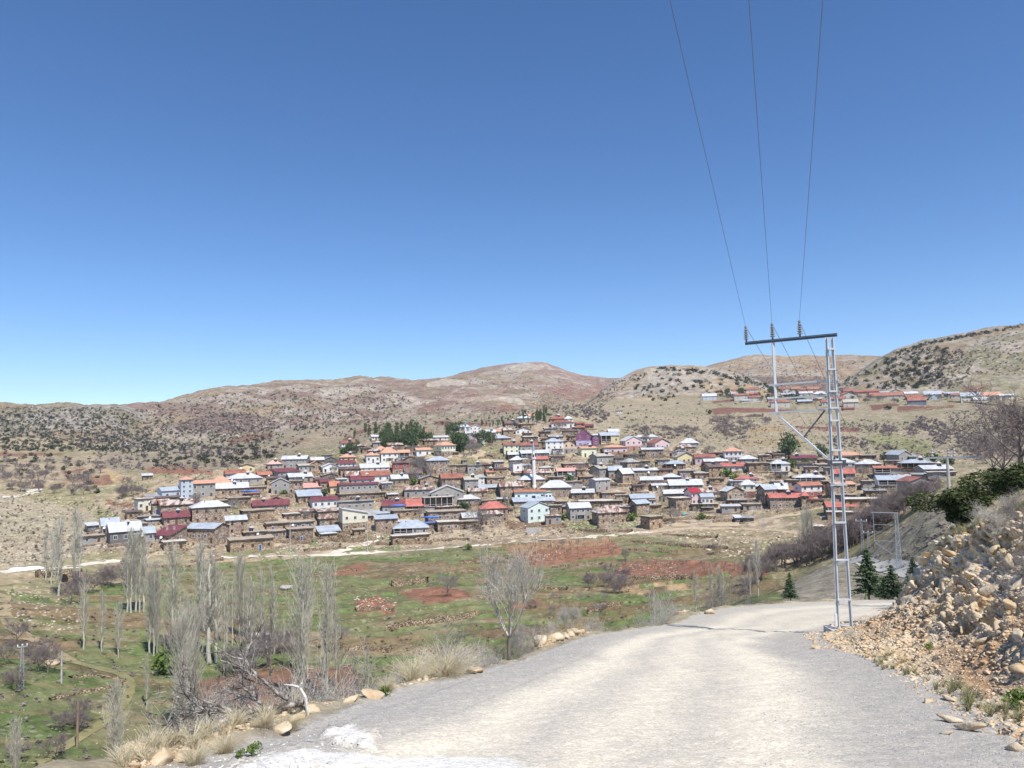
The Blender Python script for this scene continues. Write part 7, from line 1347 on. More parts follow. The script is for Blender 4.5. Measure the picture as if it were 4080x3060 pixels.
# orchard vines on the red fields
vine = MB(); vine.tube([(0, 0, -.2), (.05, 0, .35), (-.05, .05, .75)], [.09, .07, .05], 5); vine.tube([(.02, 0, .35), (.3, .1, .75), (.35, .1, 1.0)], [.05, .03, .02], 4); vine.tube([(0, 0, .5), (-.3, -.05, .9)], [.04, .02], 4); VM = vine.mesh('vine_stump', M_BARK)
for poly, n, lab in ((cp('V', [(1120, 200), (1780, 150), (1860, 240), (1320, 312), (1240, 285)]), 150, 'dark pruned vine stump in the upper red vineyard'), ([(2410, 2290), (2500, 2238), (2980, 2252), (3040, 2280), (2860, 2290), (2500, 2306)], 110, 'dark pruned vine stump in the lower red vineyard'), (cp('E', [(900, 250), (1320, 250), (1300, 310), (870, 320)]), 28, 'dark vine stump on the beige terrace above the right village')):
    for p in sample(poly, n, (0,), int(n)): tag(link('vine_stump', VM, None, p, (0, 0, p.x*7), (1.1, 1.1, 1.3)), lab, 'vine', lab)
# poplars
PT = [tree_proto('poplar', poplar(s, 18, w, nb, .017, lo), M_POPB, M_POPT) for s, w, nb, lo in ((1, 1.0, 120, .1), (2, .8, 100, .15), (3, 1.25, 150, .06), (4, .6, 80, .25), (5, 1.5, 190, .03))]
PL = [ # base px, base py, top py, kind, width factor, label
 (181, 2311, 2140, 1, 1, 'slim poplar left of the stone causeway'), (232, 2374, 2118, 0, 1.1, 'tall poplar in front of the causeway arch'), (205, 2330, 2150, 1, 1, 'poplar between the two tall ones by the causeway'), (297, 2317, 2068, 0, 1, 'tallest poplar right of the causeway arch'), (318, 2318, 2110, 3, 1, 'thin poplar at the right end of the causeway'),
 (506, 2437, 2190, 1, 1, 'first poplar of the dense left row'), (522, 2440, 2150, 0, .9, 'second poplar of the dense left row, the tallest'), (540, 2436, 2165, 1, 1, 'third poplar of the dense left row'), (556, 2438, 2150, 0, .8, 'fourth poplar of the dense left row'), (572, 2434, 2180, 1, 1, 'last poplar of the dense left row'),
 (332, 2586, 2325, 1, .9, 'lone slim poplar on the left meadow'), (405, 2595, 2392, 1, .9, 'second lone slim poplar on the left meadow'), (471, 2620, 2436, 0, .9, 'low dense poplar on the left meadow'), (596, 2606, 2330, 0, .9, 'left stem of the big poplar clump'), (612, 2612, 2295, 2, .7, 'middle stem of the big poplar clump'), (626, 2606, 2340, 0, .8, 'right stem of the big poplar clump'),
 (655, 2586, 2455, 3, .8, 'thin poplar right of the big clump'), (685, 2590, 2218, 0, 1, 'tall straight poplar left of the tangled trees'), (718, 2560, 2400, 3, 1, 'thin poplar before the tangled trees'), (797, 2500, 2196, 0, 1.1, 'very tall full poplar near the centre left'), (815, 2520, 2260, 1, 1, 'poplar close behind the very tall one'), (835, 2640, 2250, 3, 1.6, 'open branching poplar leaning right'), (860, 2640, 2290, 1, 1.2, 'open poplar right of the leaning one'), (745, 2640, 2400, 1, .9, 'slim poplar left of the tangled trees'),
 (952, 2542, 2236, 0, .8, 'tall poplar of the central grove'), (968, 2545, 2262, 1, .8, 'slim poplar of the central grove'), (986, 2543, 2330, 3, 1, 'thin poplar stem before the hut'), (1000, 2618, 2330, 3, 1, 'thin bare stemmed poplar left of the hut'), (1011, 2602, 2352, 3, 1, 'second thin poplar stem left of the hut'), (1040, 2611, 2292, 1, .8, 'tall poplar right in front of the hut'), (1081, 2595, 2286, 1, .6, 'narrow poplar at the right corner of the hut'), (1092, 2607, 2344, 3, 1, 'thin poplar right of the hut'), (1131, 2650, 2460, 3, .9, 'short thin poplar right of the hut'), (1155, 2598, 2466, 3, .9, 'second short thin poplar right of the hut'), (981, 2616, 2500, 3, .8, 'short stem left of the hut'), (905, 2560, 2330, 3, 1, 'thin poplar left of the central grove'), (925, 2570, 2360, 3, 1, 'second thin poplar left of the central grove'),
 (893, 2690, 2430, 1, .9, 'poplar behind the pale brush'), (771, 2873, 2500, 4, .8, 'broad pale poplar standing nearest in the lower centre left'), (722, 2947, 2540, 4, .8, 'broad pale brushy poplar left of the nearest one'), (584, 2819, 2638, 1, .7, 'small slim poplar beside the orange willow'), (1205, 2822, 2308, 2, .85, 'big many stemmed poplar above the road edge'), (1225, 2700, 2352, 0, .7, 'poplar behind the big many stemmed one'), (1305, 2786, 2316, 2, .7, 'right big poplar above the road edge'), (1340, 2740, 2420, 1, .8, 'shorter poplar at the right of the big pair'), (1467, 2762, 2590, 1, .7, 'small pale poplar at the road edge'),
 (456, 3130, 2814, 2, .9, 'poplar crown rising at the bottom left'), (57, 3160, 2955, 2, .9, 'pale poplar crown in the bottom left corner'), (2774, 2451, 2287, 1, 1, 'young poplar at the road bend'), (2838, 2426, 2268, 1, 1, 'left of the twin young poplars at the road bend'), (2868, 2424, 2262, 1, 1, 'right of the twin young poplars at the road bend'), (2884, 2420, 2280, 3, 1, 'thin poplar beside the twin young poplars'), (3021, 2375, 2170, 0, .9, 'tall pale poplar by the purple thicket'), (2990, 2372, 2240, 1, 1, 'smaller poplar left of the pale one by the thicket'),
 (3205, 2200, 2050, 0, 1, 'poplar of the pair in the right meadow'), (3222, 2202, 2035, 2, .8, 'thickest poplar in the right meadow'), (3238, 2200, 2048, 0, .9, 'right poplar in the right meadow'), (3190, 2229, 2112, 1, 1, 'shorter poplar left of the right meadow group'), (2608, 2480, 2350, 1, 1.1, 'young poplar near the beige fields'), (2592, 2480, 2372, 3, 1.3, 'thin young poplar near the beige fields'), (2622, 2476, 2366, 3, 1.3, 'second thin young poplar near the beige fields'), (2638, 2030, 1934, 0, 1.1, 'single poplar in front of the silver-blue roof'), (3128, 1832, 1805, 2, 1.2, 'small pale poplar beside the dark fir')]
for px, pb_, pt_, k, wf, lab in PL:
    p = hit(px, min(pb_, 3055), (0,)) if pb_ < 3060 else None
    if p is None: p = Vector(at(px, pb_, 98)); p.z = ground_z(p.x, p.y, (0,)) or p.z
    h = (pb_-pt_)*p.length/F; s = h/17.6; plant('poplar', PT[k], p, s, px*1.7, lab, 'poplar', 'bare poplars in the valley', (s*wf*1.25, s*wf*1.25, s))
# conifers
CF = []
for s, h_, w_ in ((1, 5.2, 1.55), (2, 5, 1.5)):
    tr0, (v, f) = conifer(s, h_, w_); CF.append((tr0, np_mesh('crown', v, f, M_FIR)))
for px, pb_, pt_, wf, lab, r in ((3462, 2375, 2212, 1.05, 'largest young cedar behind the road bend', 92), (3556, 2378, 2270, 1.2, 'bushy young cedar right of the largest one', 86), (3642, 2340, 2238, .9, 'young cedar against the rock cutting', 84), (3150, 2388, 2293, .9, 'small cedar in front of the purple thicket', 96), (3525, 2385, 2310, 1.4, 'low cedar between the two big ones', 88)):
    p = Vector(at(px, pb_, r)); h = (pb_-pt_)*p.length/F; s = h/5.1; plant('cedar', CF[px % 2], p, s, px, lab, 'cedar', 'young cedars at the road bend', (s*wf*1.3, s*wf*1.3, s))
PN = [(BT[0][0], np_mesh('crown', *clump(s+50, 260, (1.5, 1.5, 3.4), .16, 8), M_PINE)) for s in range(3)]
def pines(poly, n, hh, lab, seed, name='pine', cyp=False, only=(0,)):
    r = random.Random(seed)
    for p in sample(poly, n, only, seed, clear=not cyp and n > 8): h = r.uniform(*hh)/6; w = h*(.45 if cyp else r.uniform(.9, 1.4)); plant(name, PN[r.randrange(3)], p-Vector((0, 0, .3)), h, r.uniform(0, 6), lab, name.replace('_', ' '), lab, (w, w, h))
pines(cp('C', [(30, 500), (60, 430), (260, 400), (640, 390), (640, 480), (480, 500), (200, 500)]), 44, (6, 9), 'dark green pine in the dense grove above the orange villa', 31); pines(cp('G', [(330, 470), (560, 400), (840, 380), (1280, 420), (1260, 460), (600, 470)]), 34, (6, 10), 'dark conifer in the row left of the brown house', 32, 'cypress', True)
pines(cp('C', [(380, 500), (420, 450), (480, 480), (470, 560)]), 4, (9, 12), 'tall dark pine beside the white annex', 33); pines(cp('C', [(900, 480), (1050, 440), (1050, 560), (960, 560)]), 9, (8, 11), 'tall green pine right of the pale yellow house', 34); pines(cp('C', [(850, 300), (1000, 260), (1000, 300), (880, 440), (850, 400)]), 9, (5, 8), 'dark pine left of the small white minaret', 35); pines(cp('C', [(1180, 400), (1400, 360), (1400, 460), (1250, 480)]), 12, (5, 8), 'dark pine right of the pale pink building', 36)
pines(cp('C', [(1680, 200), (1780, 140), (2080, 100), (2060, 240), (1700, 230)]), 20, (6, 9), 'dark slender cypress below the silver hip roof at the top', 37, 'cypress', True); pines(cp('C', [(1260, 220), (1680, 200), (1680, 260), (1280, 260)]), 16, (3, 6), 'small dark cypress in the line at the village top', 38, 'cypress', True); pines(cp('E', [(1260, 600), (1440, 520), (1440, 640), (1280, 660)]), 4, (9, 13), 'tall dark fir left of the maroon roof', 39); pines(cp('E', [(1700, 600), (1800, 580), (1830, 640), (1720, 650)]), 3, (6, 8), 'round dark fir left of the pylon leg', 40)
region_trees([(2790, 1585), (3000, 1560), (3300, 1560), (3600, 1575), (4040, 1590), (4040, 1606), (3600, 1605), (3300, 1620), (2950, 1605)], 46, (4, 7), 'bare tree among the houses of the upper right hamlet', BTP, 51, only=tuple(range(7))); pines([(2830, 1575), (3300, 1565), (3600, 1580), (3900, 1595), (3400, 1612), (3000, 1600)], 22, (3, 6), 'dark bush among the houses of the upper right hamlet', 52, only=tuple(range(7))); pines(cp('L', [(600, 400), (660, 370), (860, 370), (860, 400)]), 7, (7, 10), 'dark cypress bush in the upper right hamlet', 41); pines(cp('L', [(1130, 380), (1250, 380), (1240, 420), (1120, 430)]), 5, (7, 10), 'dark tree behind the pylon side post', 42); pines(cp('B', [(1380, 320), (1590, 240), (1590, 330), (1400, 340)]), 12, (4, 7), 'small dark pine right of the isolated white house', 43)
GR = [(BT[0][0], np_mesh('crown', *clump(s+60, 240, (3, 3, 2.4), .24, 9), m_)) for s, m_ in ((0, M_SPRG), (1, M_PINE), (2, M_SPRG))]
for px, py, s, k, lab in ((1850, 2032, .95, 1, 'dark green round tree in front of the white hip roof'), (1650, 1930, .75, 0, 'fresh green bush below the dark brown barn'), (1293, 1975, .8, 1, 'green tree right of the blue-grey barn roof'), (1130, 1975, .6, 0, 'green shrub below the striped gable house'), (2522, 2075, .75, 0, 'green tree beside the lone square hut'), (2790, 2030, .7, 1, 'dark green tree below the pale pink house with deep red roof'), (2795, 2070, .6, 0, 'green bush by the grey lean-to'), (2895, 1900, .9, 0, 'green tree below the coral red roof at right'), (2930, 1920, .8, 0, 'second green tree below the coral red roof at right'), (3490, 1970, .55, 1, 'small dark green bush by the right road'), (3540, 1955, .5, 0, 'green bush left of the bay window house'), (3160, 1865, .9, 0, 'green hedge bush right of the white verandah house'), (3210, 1860, .8, 0, 'green hedge bush nearer the pylon'), (2240, 2070, .6, 0, 'green bush between the mint and the grey house'), (1738, 1876, .45, 0, 'bright green bush left of the white van'), (1865, 2190, .45, 0, 'green bush at the path edge in the valley'), (3525, 1830, .8, 1, 'green tree right of the highest orange roof'), (3720, 1840, .9, 0, 'green tree above the right end houses'), (3780, 1855, .9, 1, 'dark green tree above the right end houses'), (2270, 1920, .9, 1, 'dark tree behind the mosque roof'), (3540, 1632, .9, 1, 'dark round bush on the hamlet field edge'), (2828, 1650, .9, 0, 'olive bush at the left end of the red field'), (3060, 1585, .9, 1, 'round dark bush left of the pylon side post'), (660, 2690, .75, 0, 'orange-green willow bush beside the small poplar'), (2030, 1830, .6, 0, 'green bush at the pine yard')):
    p = hit(px, py, (0,)); plant('leafy_tree', GR[k], p, s*1.1, px, lab, 'tree', None, (s*.9, s*.9, s*1.1))
# hut in the poplar grove
house('Y', 1605, 1690, 590, 545, 530, 'flat', 'pm', 'mu', 'small adobe hut with a pale slab roof in the poplar grove', nw=1, name='hut', group=None, D=3)
for px, py, w_, lab in ((1148, 2342, 4.5, 'grey-brown boulder outcrop on the green slope right of the poplars'), (170, 2625, 2, 'pale boulder in the far left meadow'), (205, 2640, 2.4, 'larger pale boulder in the far left meadow'), (750, 2595, 1, 'white boulder near the tangled trees')):
    p = hit(px, py, (0,)); tag(link('boulder', np_mesh('boulder', *rock_vf(px, 3), M_ROCKG if px > 1000 else M_RUB), None, p, (0, 0, px), (w_/2, w_/2, w_/2.4)), lab, 'boulder')
# ---------------------------------------------------------------- foreground: stones, dry grass, shrubs, the big juniper
EDGE = [(520, 3058), (600, 3040), (760, 2985), (960, 2905), (1150, 2840), (1380, 2772), (1560, 2732), (1780, 2690), (1900, 2650), (2050, 2602), (2180, 2566), (2300, 2525), (2480, 2482), (2620, 2462), (2760, 2428), (2900, 2402), (3100, 2388)]
def edge_at(t): t = max(0, min(.9999, t))*(len(EDGE)-1); i = int(t); f = t-i; return (EDGE[i][0]*(1-f)+EDGE[i+1][0]*f, EDGE[i][1]*(1-f)+EDGE[i+1][1]*f)
def nhit(px, py): return hit(px, py, (NB,))
def rock(px, py, w, label, mesh=None, gr=None, sc=(1, 1, 1), sink=.25, i=0):
    p = nhit(px, py)
    if p is None: return
    s = w*p.length/F/2; o = link('boulder', mesh or ROCK_ME[i % 8], None, (p.x, p.y, p.z+s*(.5-sink)*.8), (random.uniform(-.3, .3), random.uniform(-.3, .3), random.uniform(0, 6)), (s*sc[0], s*sc[1], s*sc[2])); tag(o, label, 'boulder', gr)
ZON = ['at the near left end of the road edge', 'beside the dead branch on the road edge', 'below the dry straw bush on the road edge', 'by the bare tree on the road edge', 'at the far bend of the road edge']
for i in range(150):
    t = random.random(); px, py = edge_at(t); w = random.uniform(16, 52)*(1-.45*t); z = ZON[min(4, int(t*5))]; rock(px+random.uniform(-34, 16)*(1.2-t), py-4+random.uniform(-10, 8), w, 'tan limestone stone '+z, None, 'stones '+z, i=i)
for i, (px, py, w, sc, lab) in enumerate([(545, 3022, 150, (.8, .7, 1.1), 'largest pinkish block in the bottom left corner'), (655, 3034, 125, (1.1, .8, .7), 'flat cream block right of the largest corner block'), (725, 3030, 75, (1, .8, .7), 'smaller cream block in the bottom left corner row'), (1190, 2872, 95, (1.2, .8, .7), 'tan block under the broken white branch'), (1120, 2915, 75, (1, 1, .9), 'round cream stone left of the white dust patch'), (1230, 2848, 100, (1.3, .8, .8), 'long cream block above the white dust patch'), (1480, 2780, 78, (1.2, 1, .8), 'cream block beside the grass tuft'), (1400, 2795, 60, (1.2, 1, .8), 'low cream block left of the grass tuft'),
  (1850, 2625, 95, (1.3, .8, .8), 'layered ochre slab right of the straw bush'), (1910, 2640, 70, (1, .8, .7), 'ochre slab in front of the layered one'), (1890, 2680, 80, (1.4, .8, .5), 'broad pale slab at the foot of the ochre slabs'), (2110, 2575, 62, (1, .8, .9), 'pale stone below the bare tree'), (2150, 2562, 70, (1, .9, 1), 'tan stone in the pile right of the bare tree'), (2215, 2550, 76, (1.2, .8, .8), 'cream slab in the pile right of the bare tree'), (2255, 2545, 50, (1, .8, .8), 'small slab at the right end of the pile'), (2292, 2528, 60, (1, .7, 1.2), 'upright pointed cream stone on the road edge'), (2470, 2490, 54, (1.5, .8, .5), 'long flat cream stone at the edge'), (2560, 2478, 46, (1.4, .8, .5), 'flat cream stone further along the edge'), (2822, 2446, 46, (1.2, .8, .8), 'grey lump at the road bend'), (3060, 2396, 34, (1.3, .8, .7), 'ochre stone before the small cedar'), (3135, 2392, 36, (1.4, .8, .7), 'ochre slab before the purple thicket'),
  (3318, 2508, 44, (1, .8, .9), 'reddish boulder at the left of the pylon footing'), (3788, 2878, 62, (1.3, .8, .7), 'flat orange stone on the right gravel'), (3862, 2912, 90, (1.2, .9, .8), 'biggest tan stone on the right gravel'), (3770, 2926, 40, (1.2, .8, .7), 'small tan stone below the flat orange one'), (4050, 2990, 60, (1.2, .8, .8), 'tan stone at the bottom right edge'), (4068, 2680, 70, (.9, .8, 1), 'white stone at the right edge of the slope'), (3700, 2800, 56, (1.4, .8, .6), 'orange slab at the foot of the slope'), (3780, 2790, 50, (1.4, .8, .6), 'tan slab at the foot of the slope'), (3500, 2640, 46, (1.2, .9, .8), 'brown stone in front of the rubble fan'), (3250, 2585, 34, (1.2, .9, .8), 'grey stone left of the rubble fan'), (3560, 2380, 46, (1.3, .8, .7), 'dark stone where the rock cutting meets the road')]): rock(px, py, w, lab, None, None, sc, .2, i)
# big blocks sticking out of the rock face
for i, (px, py, w) in enumerate([(3790, 2210, 130), (3850, 2170, 90), (3900, 2240, 110), (3960, 2190, 120), (3870, 2300, 120), (3760, 2290, 100), (4020, 2240, 130), (4060, 2330, 130), (3940, 2350, 120), (4040, 2420, 150), (3800, 2380, 100), (3880, 2420, 120), (3980, 2500, 120), (3720, 2330, 80), (3700, 2400, 70), (3840, 2500, 110), (3920, 2560, 130), (4060, 2540, 140), (3770, 2450, 80), (4010, 2120, 110), (3900, 2110, 80), (3740, 2230, 70), (3680, 2370, 60), (4070, 2180, 120)]):
    p = nhit(px, py)
    if p is None: continue
    s = w*p.length/F/2*.5; tag(link('boulder', ROCK_ME[i % 8], None, p, (random.uniform(-1, 1), .6, random.uniform(0, 6)), (s*1.2, s*.85, s*.8)), 'jutting ochre block in the rock cutting', 'boulder', 'blocks jutting from the rock cutting')
def scat_near(poly, n, sz, only_face=None, seed=0, px_sized=True, sink=.2):
    r = random.Random(seed); out = []; xs = [p[0] for p in poly]; ys = [p[1] for p in poly]
    while len(out) < n:
        x = r.uniform(min(xs), max(xs)); y = r.uniform(min(ys), max(ys))
        if not pip(poly, np.array([x]), np.array([y]))[0]: n -= .15; continue
        p = nhit(x, y)
        if p is None: n -= .5; continue
        s = r.uniform(*sz)*(r.random()**1.5*.8+.2); out.append((p, s*p.length/F/2 if px_sized else s))
    return out
def stones(name, lst, matl, base=None, flat=.75):
    b3 = [rock_vf(61+k, 1, [(1, .75, .6), (1, .5, .7), (.9, .9, .45)][k]) for k in range(3)]
    for k in range(3):
        L_ = lst[k::3]
        if not L_: continue
        pos = np.array([p[:] for p, s in L_]); s = np.array([s for p, s in L_]); tag(link(name, scatter(name, b3[k], pos, s, matl, sz=s*flat)), kind='stuff')
M_CHIP = mat('rock_chips', (0.44, 0.28, 0.14), .95, size=.35, col2=(0.68, 0.56, 0.40), bump=.3); M_CHIPG = mat('grey_gravel_stones', (0.30, 0.30, 0.305), .9, size=.35, col2=(0.50, 0.49, 0.475)); M_CHIPW = mat('pale_gravel_stones', (0.50, 0.48, 0.44), .9, size=.3, col2=(0.68, 0.66, 0.61))
FACEP = [(3640, 2390), (3660, 2290), (3720, 2180), (3860, 2080), (4085, 2010), (4085, 2960), (3850, 2850), (3560, 2640), (3400, 2560), (3400, 2510)]
stones('rubble', scat_near(FACEP, 5600, (5, 34), seed=1), M_CHIP)
stones('rubble', scat_near([(3190, 2530), (3300, 2500), (3480, 2440), (3640, 2400), (3700, 2560), (3640, 2700), (3420, 2610), (3280, 2585)], 2600, (6, 34), seed=2), M_CHIP)
stones('rubble', scat_near([(3450, 2640), (3600, 2620), (3760, 2760), (4085, 2860), (4085, 2980), (3850, 2880), (3600, 2730)], 700, (6, 34), seed=3), M_CHIP)
ROADP = [(540, 3060), (960, 2910), (1560, 2735), (2050, 2605), (2480, 2485), (2760, 2430), (3100, 2388), (3600, 2390), (3250, 2540), (3560, 2650), (3850, 2850), (4085, 2990), (4085, 3060)]
stones('gravel', scat_near([(3250, 2560), (3560, 2655), (3850, 2860), (4085, 3000), (4085, 3060), (3000, 3060), (3050, 2800)], 5200, (4, 15), seed=4), M_CHIPG)
stones('gravel', scat_near([(540, 3060), (960, 2908), (1560, 2733), (2050, 2603), (2480, 2483), (2700, 2440), (2560, 2520), (2200, 2660), (1500, 2960), (1300, 3060)], 5200, (4, 15), seed=5), M_CHIPG)
stones('gravel', scat_near(ROADP, 4200, (3, 11), seed=6), M_CHIPW); stones('gravel', scat_near([(520, 3060), (1300, 2900), (1500, 2950), (1500, 3060)], 420, (5, 20), seed=7), M_ROCKW)
ER = []
for i in range(1500):
    t = random.random(); px, py = edge_at(t); p = nhit(px+random.uniform(-40, 30)*(1.1-t), py+random.uniform(-14, 12)*(1.1-t))
    if p is not None: ER.append((p, random.uniform(5, 22)*(1.1-.4*t)*p.length/F/2))
stones('rubble', ER, M_CHIP)

# dry grass
def blades(seed, n, h, w, rr, lean=.6, seg=3, curl=.5):
    r = random.Random(seed); S = Segs()
    for i in range(n):
        a = r.uniform(0, 6.28); q = r.random()**.7*w*.4; p = np.array([math.cos(a)*q*r.random(), math.sin(a)*q*r.random(), 0]); d = unit(np.array([math.cos(a)*lean*r.random(), math.sin(a)*lean*r.random(), 1])); L = h*r.uniform(.45, 1.0)
        for k in range(seg): S.add(p, p+d*L/seg, rr*(1-k/seg*.7), rr*(1-(k+1)/seg*.7)); p = p+d*L/seg; d = unit(d+np.array([math.cos(a)*curl*r.random(), math.sin(a)*curl*r.random(), -curl*.25])+rv(r, .12))
    return S.vf(3)
tv = blades(5, 42, 1.0, .5, .012)
def grass_line(name, pts, matl, hh): 
    pos = np.array([p[:] for p, s in pts]); s = np.array([s for p, s in pts])*hh; tag(link(name, scatter(name, tv, pos, s, matl)), kind='stuff')
GP = []
for i in range(150):
    t = random.random()**1.3; px, py = edge_at(t*.95); p = nhit(px-random.uniform(0, 60)*(1-t), py+random.uniform(-26, 6)*(1-t*.6))
    if p is not None: GP.append((p, random.uniform(.6, 1.2)))
grass_line('dry_grass', GP, M_STRAW, .26)
GP = [q for q in scat_near([(3380, 2640), (3520, 2600), (3760, 2720), (4085, 2830), (4085, 2900), (3850, 2830), (3560, 2680)], 110, (.5, 1.1), seed=21, px_sized=False)]+[q for q in scat_near([(3700, 2150), (3800, 2090), (4085, 2000), (4085, 2040), (3850, 2130)], 160, (.6, 1.4), seed=22, px_sized=False)]
grass_line('weeds', GP, mat('dry_weed_green', (0.20, 0.22, 0.10), .9, size=.5, col2=(0.42, 0.38, 0.22)), .30)
GP = scat_near([(3700, 2120), (3800, 2060), (4085, 1940), (4085, 2010), (3850, 2100)], 260, (.5, 1.2), seed=23, px_sized=False); grass_line('dry_grass', GP, M_STRAW, .3)
# the straw bush at the road edge
def standing(name, vf, matl, px, r, scale, label, cat, dx=0, top=None, h0=1.0, only=(NB,), parts='crown'):
    q = at(px, 2600, r); z = ground_z(q[0], q[1], only, 60); base_ = Vector((q[0], q[1], z if z is not None else q[2]))
    if top is not None: zt_ = at(px, top, r)[2]; scale = max(.3, (zt_-base_.z)/h0)
    return base_, scale
S1 = blades(8, 560, 1.15, 1.2, .0042, 1.25, 5, .5); b_, s_ = standing('', None, None, 1770, 14.4, 1, '', '', top=2515, h0=1.12)
r_ = empty('straw_bush', b_); tag(r_, 'large pale straw bush of dry stalks on the left road edge', 'dry bush'); link('stalks', np_mesh('stalks', *S1, M_STRAW), r_, None, (0, 0, .3), (s_*.95, s_*.95, s_)); sg = blades(9, 60, .5, .8, .006, 1.2, 3); link('stems', np_mesh('stems', *sg, M_TWIGL), r_, None, None, (s_, s_, s_))
for i, (px, r, tp, lab) in enumerate(((1640, 13.6, 2560, 'smaller straw tuft left of the straw bush'), (900, 8.6, 2890, 'dry straw tuft among the corner stones'), (1050, 9.4, 2850, 'dry straw tuft beneath the dead branch'), (780, 8.2, 2940, 'thin dry tuft at the bottom left'), (1540, 12.5, 2700, 'green and straw tuft beside the cream block'), (1160, 9.6, 2830, 'dry tuft left of the broken white branch'))):
    b_, s_ = standing('', None, None, px, r, 1, '', '', top=tp, h0=1.0); tag(link('dry_tuft', np_mesh('dry_tuft', *blades(30+i, 260, 1.0, .9, .006, 1.0, 4, .4), M_STRAW), None, b_, (0, 0, i), (s_*.9, s_*.9, s_)), lab, 'dry grass')
# bare trees and brush standing on the bank
NT = [tree_proto('bare_tree', bare_tree(s, 4, .9, 4, .07, .8, 3, 5, .0065, .15), M_BARK, M_TWIGL) for s in (11, 12)]
t0 = bare_tree(15, 4.2, 1.7, 4, .085, .62, 2, 6, .006, .12, .25); mt = tree_proto('bare_tree', t0, M_BARK, M_TWIGL)
def rooted(px, r, top, proto, label, cat='bare tree', group=None, h0=3.6, wf=1.0, name='bare_tree', rz=0, only=(NB,)):
    b_, s_ = standing('', None, None, px, r, 1, '', '', top=top, h0=h0, only=only); return plant(name, proto, b_, s_, rz, label, cat, group, (s_*wf, s_*wf, s_))
rooted(1998, 19.6, 2262, mt, 'bare dead looking tree with pale twigs standing at the road edge', rz=1.2, wf=.72)
BRU = [tree_proto('bare_shrub', bare_tree(s, 2.4, .5, 4, .03, .8, 2, 5, .0040, .35, .10, .66), M_BARK, m_) for s, m_ in ((21, M_TWIGL), (22, M_TWIG), (23, M_TWIGL))]
for i, (px, r, tp, k, lab) in enumerate([(2080, 21, 2470, 1, 'dark tangled shrub right under the bare tree'), (2140, 23, 2478, 1, 'dark shrub right of the bare tree'), (2200, 24, 2460, 0, 'grey shrub in the thicket right of the bare tree'), (2270, 26, 2450, 1, 'shrub in the middle of the roadside thicket'), (2340, 28, 2446, 0, 'shrub near the right end of the roadside thicket'), (2030, 20, 2520, 1, 'low dark brush at the foot of the bare tree'), (1900, 18, 2540, 0, 'thin brush between the straw bush and the bare tree'), (1860, 20, 2500, 1, 'grey brush behind the layered slab'), (1700, 17, 2520, 0, 'grey brush behind the straw bush'), (1600, 16, 2620, 0, 'thin brush left of the straw bush'),
  (1480, 19, 2660, 0, 'bare brush on the bank above the red field'), (1400, 22, 2680, 1, 'bare brush beneath the right big poplar'), (1300, 20, 2700, 0, 'tangled brush beneath the big poplars'), (1210, 18, 2690, 0, 'tangled brush in front of the red-brown field'), (1120, 17, 2660, 0, 'tall tangled brush over the red-brown field'), (1040, 17, 2640, 0, 'tallest tangled brush over the red-brown field'), (960, 16, 2680, 1, 'tangled brush left of the dead branch'), (890, 15, 2720, 0, 'brush at the left end of the bank thicket'), (1000, 13, 2800, 0, 'low pale brush behind the dead branch'), (1130, 12.5, 2800, 0, 'low pale brush right behind the dead branch'), (1270, 14, 2780, 1, 'low brush right of the broken white branch'), (840, 11.5, 2880, 0, 'low pale brush at the bottom left'),
  (2700, 46, 2330, 2, 'thin bare sapling at the bend'), (2650, 42, 2352, 2, 'bare sapling left of the twin poplars'), (2420, 34, 2450, 2, 'low thin brush before the beige fields'), (2960, 66, 2310, 1, 'dark twiggy shrub at the bend'), (2900, 60, 2330, 1, 'dark shrub beside the twin poplars'), (2580, 40, 2420, 2, 'thin brush behind the road bend stones')]): rooted(px, r, tp, BRU[k] if i % 3 or i > 18 else NT[i % 2], lab, 'bare shrub', None, 2.4 if i % 3 or i > 18 else 4.0, .75, 'bare_shrub', i*1.3)
# dead fallen branch with a broken white limb
S = Segs(); rD = random.Random(4); p0 = np.array([0., 0, 0]); 
branch(S, rD, p0, unit(np.array([-1, .1, -.06])), 1.05, .05, 3, .6, 5, 2, .05, .25, .004, .6); branch(S, rD, p0+np.array([-.2, 0, .05]), unit(np.array([-1, .3, .5])), .8, .03, 2, .6, 5, 2, .15, .25, .004, .6); dv = S.vf(4)
q = nhit(1188, 2868); r_ = empty('dead_branch', q+Vector((0, .25, .12))); tag(r_, 'dead dark branch with a broken white limb lying over the left road edge', 'dead branch'); link('twigs', np_mesh('twigs', *dv, mat('dead_wood', (0.08, 0.065, 0.055), .95, size=.12, col2=(0.42, 0.39, 0.36), fac=(.45, .6))), r_)
mb = MB(); mb.tube([(.06, 0, -.15), (.02, 0, .08), (-.05, 0, .2), (-.13, 0, .225), (-.26, .02, .235)], [.022, .02, .018, .013, .005], 7); mb.tube([(-.05, 0, .2), (-.02, -.02, .26)], [.02, .012], 5); mb.build('limb', mat('bleached_wood', (0.50, 0.47, 0.42), .9, size=.08, col2=(0.72, 0.70, 0.66)), r_)
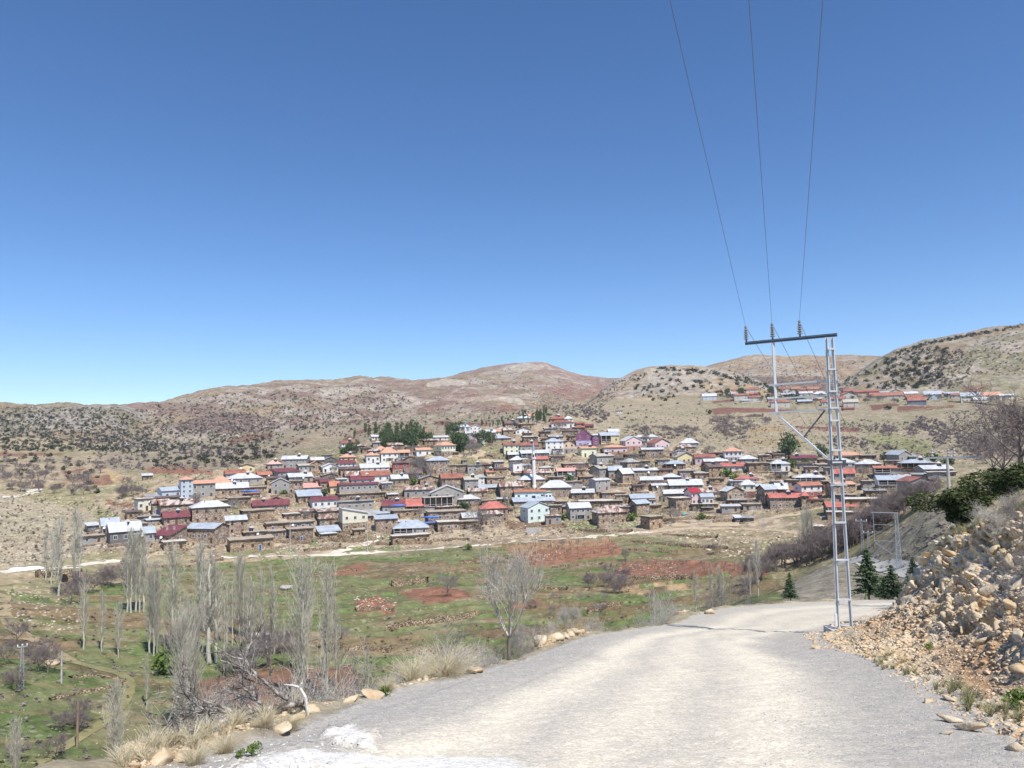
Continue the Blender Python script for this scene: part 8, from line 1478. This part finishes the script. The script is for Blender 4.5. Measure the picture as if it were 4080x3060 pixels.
# leaning stick and small green weeds
p = nhit(1850, 2680); mb = MB(); mb.tube([(0, 0, -.05), (.12, .05, .2), (.2, .1, .36)], [.012, .01, .006], 5); tag(mb.build('stick', M_TWIG, None, p), 'thin brown stick leaning on the pale slab', 'stick')
wv = clump(91, 260, (1, 1, .7), .16, 6)
for px, py, w_, lab in ((1005, 3012, 70, 'bright green leafy weed in the bottom left corner'), (955, 3020, 45, 'small green weed left of the corner weed'), (1590, 2716, 50, 'low green weed at the straw bush'), (1945, 2640, 40, 'green tuft at the ochre slabs'), (4045, 2830, 110, 'fleshy green plant at the right edge of the slope'), (3700, 2590, 40, 'small green weed on the rubble fan'), (2600, 2466, 24, 'tiny green weed at the bend'), (1525, 2770, 56, 'greenish tuft at the cream block')):
    p = nhit(px, py)
    if p is not None: s = w_*p.length/F/2; tag(link('weed', np_mesh('weed', *wv, M_SPRG), None, p-Vector((0, 0, s*.1)), (0, 0, px), (s, s, s)), lab, 'weed')
# big juniper and the bare brush above the cutting
JN = (BT[0][0], np_mesh('crown', *clump(95, 30000, (2.3, 1.9, 1.25), .034, 30, hollow=.45, rr=(.2, .4), sp=.33), M_JUNN)); JN2 = (BT[0][0], np_mesh('crown', *clump(96, 30000, (2.0, 1.7, 1.5), .036, 30, hollow=.45, rr=(.2, .4), sp=.33), M_JUNN))
def jun(px, r, pyb, sc, proto, lab): q = Vector(at(px, pyb, r)); plant('juniper_tree', proto, q, 1, px, lab, 'juniper', None, sc)
jun(3905, 33, 2095, (.92, .92, .88), JN, 'big spreading green juniper on top of the rock cutting'); jun(4060, 36, 2010, (.95, .95, .72), JN2, 'taller green juniper at the right edge behind the first'); jun(4200, 30, 2050, (1, 1, 1), JN, 'juniper cut off by the right edge of the picture')
for i, (px, r, pyb, h, k, lab) in enumerate([(4075, 52, 1900, 5.4, 0, 'dark bare tree at the right edge under the hill'), (4000, 62, 1920, 4.6, 1, 'bare tree behind the tall juniper'), (4180, 48, 1900, 5.5, 0, 'bare tree cut by the right edge'), (3960, 80, 1900, 4.0, 1, 'small bare tree on the ridge behind the juniper')]):
    q = Vector(at(px, pyb, r)); plant('bare_tree', BTP[k], q, h/6, i, lab, 'bare tree')
for i, (px, py, w_, k, lab) in enumerate([(3990, 2160, 170, 0, 'grey dead brush hanging over the top of the rock cutting'), (4085, 2130, 200, 1, 'dark dead brush at the right edge above the cutting'), (3930, 2110, 150, 2, 'small pale brush at the lip of the cutting'), (4060, 2320, 150, 1, 'dark dead branches caught in the rock cutting'), (3400, 2570, 90, 0, 'small twiggy plant in the rubble fan'), (4010, 2060, 120, 0, 'pale bare brush in front of the juniper')]):
    p = nhit(px, py) or Vector(at(px, py, 24)); s = w_*p.length/F/3.4; plant('bare_shrub', BRU[k], p, s, i*2, lab, 'bare shrub')

# ---------------------------------------------------------------- thin air between here and the far hills
hm = bpy.data.materials.new('haze'); hm.use_nodes = True; N, L = nt(hm); N.remove(N['Principled BSDF']); v = N.new('ShaderNodeVolumePrincipled'); v.inputs['Color'].default_value = (0.80, 0.88, 1.0, 1); v.inputs['Density'].default_value = 0.00007; v.inputs['Anisotropy'].default_value = 0.0
L.new(v.outputs[0], N['Material Output'].inputs['Volume']); hb = MB(); hb.box((-4600, -500, -72), (4600, 5100, 420)); tag(hb.build('haze', hm), kind='stuff')
